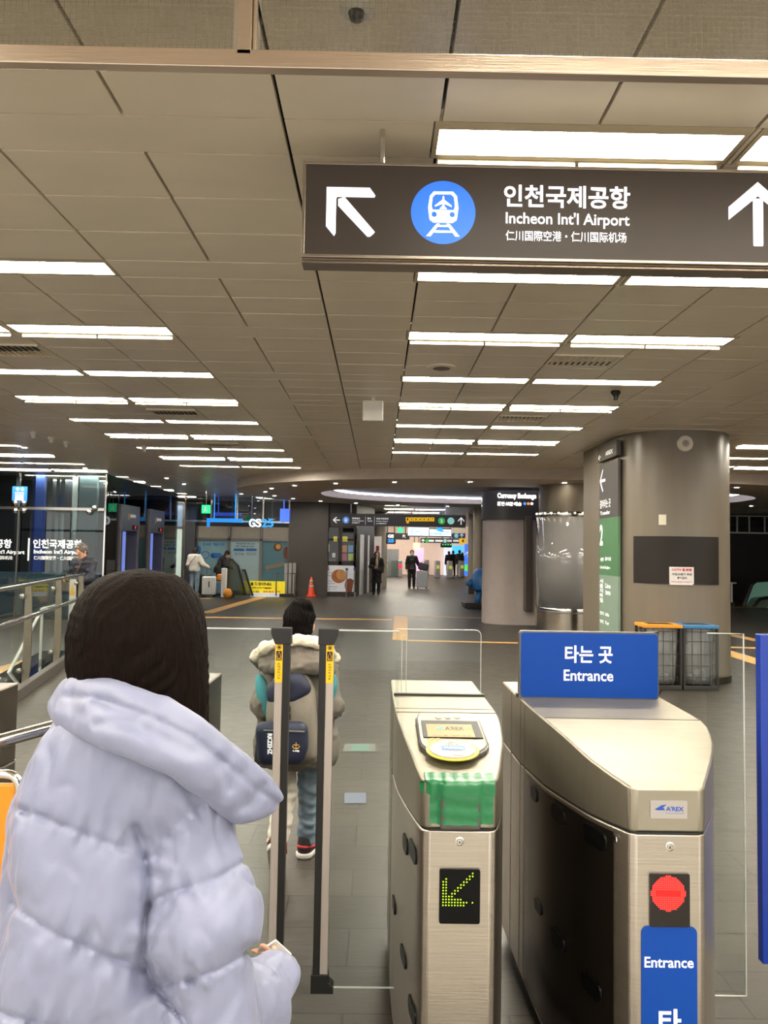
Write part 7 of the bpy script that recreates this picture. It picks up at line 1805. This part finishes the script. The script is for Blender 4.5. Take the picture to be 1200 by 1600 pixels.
for s_ in (-1, 1):
    mb = MB(); mb.tube([(BX + s_ * .10, BYY - .17, j['sh' + 'L'][2] - .02), (BX + s_ * .12, BYY + .0, j['shL'][2] + .075), (BX + s_ * .13, BYY + .13, j['shL'][2] - .08), (BX + s_ * .14, BYY + .04, j['pel'][2] + .1)], .018, 8); mb.build('shoulder_strap', MATS['strap_black'], bt, smooth=True)
mb = MB(); a, b = kp(405, 1160, .1), kp(400, 1206, .12); mb.bar(a, b, .03, .006, (0, 1, 0)); mb.build('loose_strap', MATS['strap_black'], bt)

# ------------------------------------------------------------------ woman in the pale blue puffer jacket
HY = 1.30
def w_(px, py, Y=HY): return np.array(at(px, py, Y))
hp_ = w_(190, 1500); HXc = w_(185, 1400)[0]
ht = thing('person', 'person with long dark hair in a pale blue puffer jacket, seen from behind', 'person', (HXc, HY, 0))
I4 = Matrix.Identity(4)
hc = w_(214, 1004, 1.335)
fx_ = np.array((math.sin(.5), math.cos(.5), 0))          # she faces away and slightly to the right
Rh = rotm('Z', -.5)
jr = dict(sR=w_(300, 1290, 1.31), eR=w_(322, 1580, 1.28), wR=w_(416, 1556, 1.48), sL=w_(75, 1270, 1.42), eL=w_(60, 1520, 1.42), wL=w_(120, 1560, 1.66))
tor = w_(170, 1330, 1.36); pelz = .92
F = Field((-1.05, .95, -.02), (-.02, 1.95, 1.72), .010)
head(F, hc, Rh, .98)
F.cap(hc - (0, 0, .06), (hc[0], hc[1] + .02, 1.36), .05, .055, .03)
F.ell((HXc, 1.37, 1.2), (.115, .08, .17), rotm('Z', -.4), .05); F.ell((HXc, 1.37, 1.0), (.11, .08, .2), rotm('Z', -.4), .05); F.ell((HXc + .02, 1.37, .86), (.13, .10, .12), rotm('Z', -.4), .05); F.cap((HXc - .08, 1.38, 1.27), jr['sR'] + (-.02, .02, -.02), .05, .045, .03); F.cap((HXc - .08, 1.38, 1.27), jr['sL'], .05, .045, .03)
for q in 'RL':
    F.cap(jr['s' + q], jr['e' + q], .045, .038, .02); F.cap(jr['e' + q], jr['w' + q], .038, .026, .02)
hand(F, jr['wR'], w_(432, 1500, 1.62) - jr['wR'], (-.6, -.2, .4), .85, .75, 1)
hand(F, jr['wL'], jr['wL'] - jr['eL'], (1, 0, 0), .92, .5, 1)
for s_, dy in ((-1, .0), (1, .10)):
    hx = HXc + .02 + s_ * .085; F.cap((hx, 1.37, .86), (hx, 1.39 + dy, .47), .085, .058, .04); F.cap((hx, 1.39 + dy, .47), (hx, 1.36 + dy, .09), .058, .038, .02); F.cap((hx, 1.36 + dy, .06), (hx + .03, 1.48 + dy, .04), .036, .03, .02)
F.build('body', skin, ht, I4)
F = Field((-1.0, 1.05, .02), (-.1, 1.75, 1.05), .011)
for s_, dy in ((-1, .0), (1, .10)):
    hx = HXc + .02 + s_ * .085; F.cap((hx, 1.40, .80), (hx, 1.39 + dy, .47), .085, .078, .04); F.cap((hx, 1.39 + dy, .47), (hx, 1.365 + dy, .11), .078, .068, .02)
F.ell((HXc, 1.40, .84), (.13, .10, .11), None, .06); F.displace(lambda P: .004 * noise3(P, 40, 61)); F.build('trousers', blk, ht, I4)
for s_, dy in ((-1, .0), (1, .10)):
    hx = HXc + .02 + s_ * .085; F = Field((hx - .12, 1.2 + dy, -.02), (hx + .14, 1.65 + dy, .18), .008); F.cap((hx, 1.34 + dy, .05), (hx + .03, 1.50 + dy, .04), .046, .038, .02); F.cap((hx, 1.36 + dy, .09), (hx, 1.37 + dy, .05), .048, .045, .02); F.cut((0, 0, .004), (0, 0, -1)); F.build('shoe', shoe_w, ht, I4)
# puffer jacket
puff = mat('puffer_pale_blue', (122, 127, 154), .45, var=.02, vscale=3, bump=.16, bscale=26, sheen=.1)
hj = .0046
F = Field((-1.02, 1.00, .66), (-.05, 1.72, 1.58), hj)
rows = [(1095, 128, 290), (1120, 104, 312), (1150, 82, 322), (1180, 62, 328), (1220, 42, 330), (1262, 32, 326), (1300, 36, 320), (1340, 40, 314), (1390, 44, 306), (1425, 38, 300), (1460, 26, 296), (1510, 12, 294), (1600, 0, 294), (1760, -8, 298), (1950, -8, 298)]
zc, xl, xr = [], [], []
for py, l, r_ in rows:
    a, b = w_(l, py, 1.33), w_(r_, py, 1.33); zc.append((a[2] + b[2]) / 2); xl.append(a[0]); xr.append(b[0])
zc, xl, xr = np.array(zc[::-1]), np.array(xl[::-1]), np.array(xr[::-1])
sl, X, Y, Z = F.sub((-1.02, 1.0, .66), (-.05, 1.72, 1.45))
L_, R_2 = np.interp(Z, zc, xl), np.interp(Z, zc, xr); cx = (L_ + R_2) / 2; wx = (R_2 - L_) / 2
wy = np.interp(Z, [.7, .9, 1.1, 1.25, 1.38, 1.45], [.175, .17, .165, .15, .11, .07])
th = .22; cy = 1.345 + (X - cx) * .10
d = (((np.abs(X - cx) / wx) ** 2.5 + (np.abs(Y - cy) / wy) ** 2.5) ** .4 - 1) * np.minimum(wx, wy)
top_z = np.interp(X, [w_(30, 0)[0], w_(90, 0)[0], w_(200, 0)[0], w_(300, 0)[0], w_(345, 0)[0]], [w_(40, 1185)[2], w_(90, 1125)[2], w_(200, 1120)[2], w_(300, 1180)[2], w_(345, 1255)[2]])
d = F.smin(d, d, 0) ; d = np.maximum(d, (Z - top_z) * .9); F.put(sl, d, .02)
F.cap(jr['sR'] + (0, .0, -.01), w_(312, 1440, 1.27), .076, .092, .05); F.cap(w_(312, 1440, 1.27), w_(325, 1590, 1.28), .092, .080, .03)
F.cap(w_(325, 1590, 1.28), w_(405, 1568, 1.42), .078, .064, .03); F.cap(w_(405, 1568, 1.42), w_(428, 1528, 1.48), .064, .046, .02)
F.cap(w_(320, 1600, 1.28), w_(340, 1700, 1.30), .07, .05, .04)
F.cap(jr['sL'], jr['eL'], .07, .08, .05); F.cap(jr['eL'], jr['wL'], .08, .055, .03)
F.cap(w_(140, 1165, 1.30), w_(300, 1236, 1.285), .065, .065, .05); F.cap(w_(250, 1440, 1.30), w_(258, 1640, 1.31), .07, .06, .04)
F.cut((0, 0, .70), (0, 0, -1))
seams = [[(2, 1256), (60, 1275), (120, 1299), (180, 1322), (214, 1330), (228, 1338)], [(20, 1412), (45, 1432), (90, 1462), (135, 1480), (180, 1500), (226, 1514)], [(-30, 1575), (60, 1600), (140, 1618), (240, 1640)],
         [(228, 1425), (240, 1408), (277, 1392), (310, 1382), (342, 1372), (372, 1352), (388, 1345)], [(236, 1545), (262, 1537), (300, 1531), (340, 1516), (372, 1498), (396, 1478)],
         [(213, 1292), (222, 1318), (229, 1350), (230, 1415), (226, 1450), (223, 1495), (236, 1530), (258, 1560), (285, 1590), (310, 1640)], [(230, 1375), (242, 1340), (258, 1310), (277, 1286), (300, 1266), (324, 1252), (348, 1249)]]
depth = [.010, .010, .010, .009, .010, .015, .005]
CM = np.array(CAM_M.to_3x3())
def to_px(P):
    v = (P - np.array((0, 0, CAM_H))) @ CM; return 600 + FPX * v[:, 0] / -v[:, 2], 800 - FPX * v[:, 1] / -v[:, 2]
def seam_dist(u, v, pl_):
    D = np.full(len(u), 1e9); S = np.zeros(len(u)); acc = 0
    for (x0, y0), (x1, y1) in zip(pl_[:-1], pl_[1:]):
        dx, dy = x1 - x0, y1 - y0; L2 = dx * dx + dy * dy; t = np.clip(((u - x0) * dx + (v - y0) * dy) / L2, 0, 1)
        d = np.hypot(u - x0 - t * dx, v - y0 - t * dy); m = d < D; D[m] = d[m]; S[m] = acc + t[m] * L2 ** .5; acc += L2 ** .5
    return D * .00113, S * .00113
def puffs(P):
    u, v = to_px(P); o = np.zeros(len(P)); back = 1 / (1 + np.exp((P[:, 1] - 1.37) * 60))
    for i, (pl_, dp) in enumerate(zip(seams, depth)):
        D, S = seam_dist(u, v, pl_)
        o += back * (dp * .75 * np.exp(-(D / .0065) ** 2) + dp * .55 * np.exp(-(D / .035) ** 2))
        pk_ = np.sin(S * 95 + 2.0 * np.sin(S * 37 + i)) + .6 * np.sin(S * 170 + i * 2)
        o += back * (.0015 if i == 5 else .0034) * pk_ * np.exp(-(D / .030) ** 2)
    o += .0045 * noise3(P * (1.0, 1, .7), 24, 71) + .0026 * noise3(P * (1.6, 1, .7), 62, 72, 14)
    r = noise3(P * (1.2, 1, .6), 30, 73); o += .0035 * np.exp(-(r / .22) ** 2)
    return o
F.displace(puffs, .05)
F.build('puffer_jacket', puff, ht, I4)
# collar
F = Field((-.72, .98, 1.05), (-.02, 1.66, 1.52), hj)
up = [(110, 1072, 1.335), (130, 1072, 1.28), (165, 1082, 1.235), (200, 1094, 1.205), (250, 1112, 1.195), (300, 1140, 1.205), (340, 1170, 1.235), (375, 1199, 1.275), (410, 1226, 1.315), (434, 1248, 1.35), (436, 1252, 1.36)]
lw = [(99, 1100, 1.33), (110, 1116, 1.275), (142, 1131, 1.22), (177, 1144, 1.185), (232, 1158, 1.175), (284, 1180, 1.18), (324, 1210, 1.21), (352, 1245, 1.25), (378, 1262, 1.295), (410, 1264, 1.335), (432, 1258, 1.35)]
n = 7
for i in range(len(up) - 1):
    for s_ in range(n):
        f = s_ / n; a = w_(*[up[i][q] + (up[i + 1][q] - up[i][q]) * f for q in range(3)]); b = w_(*[lw[i][q] + (lw[i + 1][q] - lw[i][q]) * f for q in range(3)])
        r = .019 + .006 * math.sin((i + f) / 10 * PI)
        if i > 7: r *= 1 - .36 * (i + f - 8)
        F.cap(a, b, r * .9, r * 1.15, .008)
front = [(112, 1076, 1.335), (130, 1092, 1.43), (190, 1112, 1.50), (270, 1142, 1.50), (330, 1176, 1.45), (380, 1212, 1.40)]
for a, b in zip(front[:-1], front[1:]):
    for s_ in range(5):
        f = s_ / 5; c_ = w_(*[a[q] + (b[q] - a[q]) * f for q in range(3)]); F.cap(c_, c_ - (0, 0, .035), .018, .020, .008)
cs = [[(104, 1088), (140, 1090), (190, 1104), (240, 1122), (300, 1152), (350, 1190), (400, 1232), (436, 1256)], [(150, 1133), (185, 1128), (205, 1134), (225, 1150)], [(160, 1095), (215, 1128), (260, 1160), (300, 1176)], [(340, 1186), (352, 1210), (356, 1232)], [(380, 1262), (400, 1248), (412, 1230)]]
def cpuff(P):
    u, v = to_px(P); o = np.zeros(len(P))
    for pl_, dp, wd in zip(cs, (.005, .006, .006, .007, .006), (.006, .010, .014, .010, .012)):
        D, S = seam_dist(u, v, pl_); o += dp * np.exp(-(D / wd) ** 2)
        if dp == .005: o += .002 * np.sin(S * 110 + 2 * np.sin(S * 40)) * np.exp(-(D / .02) ** 2)
    return o + .0035 * noise3(P, 34, 81) + .0012 * noise3(P, 75, 82)
F.displace(cpuff, .04); F.build('collar', puff, ht, I4)
# hair: crown and long fall tucked into the collar
F = Field((-.66, 1.10, 1.22), (-.18, 1.62, 1.72), .005)
hrow = [(889, 205, 235), (892, 185, 254), (900, 163, 276), (915, 143, 292), (935, 128, 304), (960, 117, 312), (990, 110, 317), (1030, 108, 320), (1070, 114, 321), (1110, 128, 321), (1150, 150, 321), (1190, 190, 322)]
zc, xl, xr = [], [], []
for py, l, r_ in hrow: a, b = w_(l, py, 1.335), w_(r_, py, 1.335); zc.append((a[2] + b[2]) / 2); xl.append(a[0]); xr.append(b[0])
zc, xl, xr = np.array(zc[::-1]), np.array(xl[::-1]), np.array(xr[::-1]); ztop = zc[-1]
sl, X, Y, Z = F.sub((-.66, 1.1, 1.24), (-.18, 1.62, 1.72))
L_, R_2 = np.interp(Z, zc, xl), np.interp(Z, zc, xr); cx = (L_ + R_2) / 2; wx = (R_2 - L_) / 2
wyv = np.interp(Z, list(zc), [.085, .09, .10, .105, .112, .118, .116, .108, .094, .074, .052, .028])
d = (((np.abs(X - cx) / wx) ** 2.15 + (np.abs(Y - 1.345) / wyv) ** 2.15) ** (1 / 2.15) - 1) * np.minimum(wx, wyv)
d = F.smin(-d, ztop + .002 - Z, .03) * -1; F.put(sl, d, .01)
hcx = hc[0]
def strands(P):
    th = np.arctan2(P[:, 0] - hcx, -(P[:, 1] - 1.345)); q = th + .25 * np.sin(P[:, 2] * 14 + th * 3)
    return .0016 * np.sin(q * 46 + 2 * np.sin(q * 11)) + .0011 * np.sin(q * 97 + 1.5 * np.sin(q * 23 + P[:, 2] * 9)) + .002 * noise3(P * (1, 1, .25), 40, 91)
F.displace(strands, .03)
face_c = np.array(hc) + fx_ * .10 + np.array((0, 0, -.05)); F.ell(face_c, (.062, .085, .115), Rh, .012, carve=True)
F.build('hair', mat('long_hair_brown', (19, 12, 9), .65, spec=.05, var=.4, vscale=4, bump=.5, bscale=5, stretch=(55, 55, 3)), ht, I4)
cq = w_(437, 1484, 1.575); tag(MB().mbox(Matrix.Translation(cq) @ Matrix.Rotation(-.6, 4, 'Y') @ Matrix.Rotation(.5, 4, 'X'), .02, .004, .06).build('paper_ticket', white_paint), 'small white ticket in the hand of the person in pale blue', 'ticket')
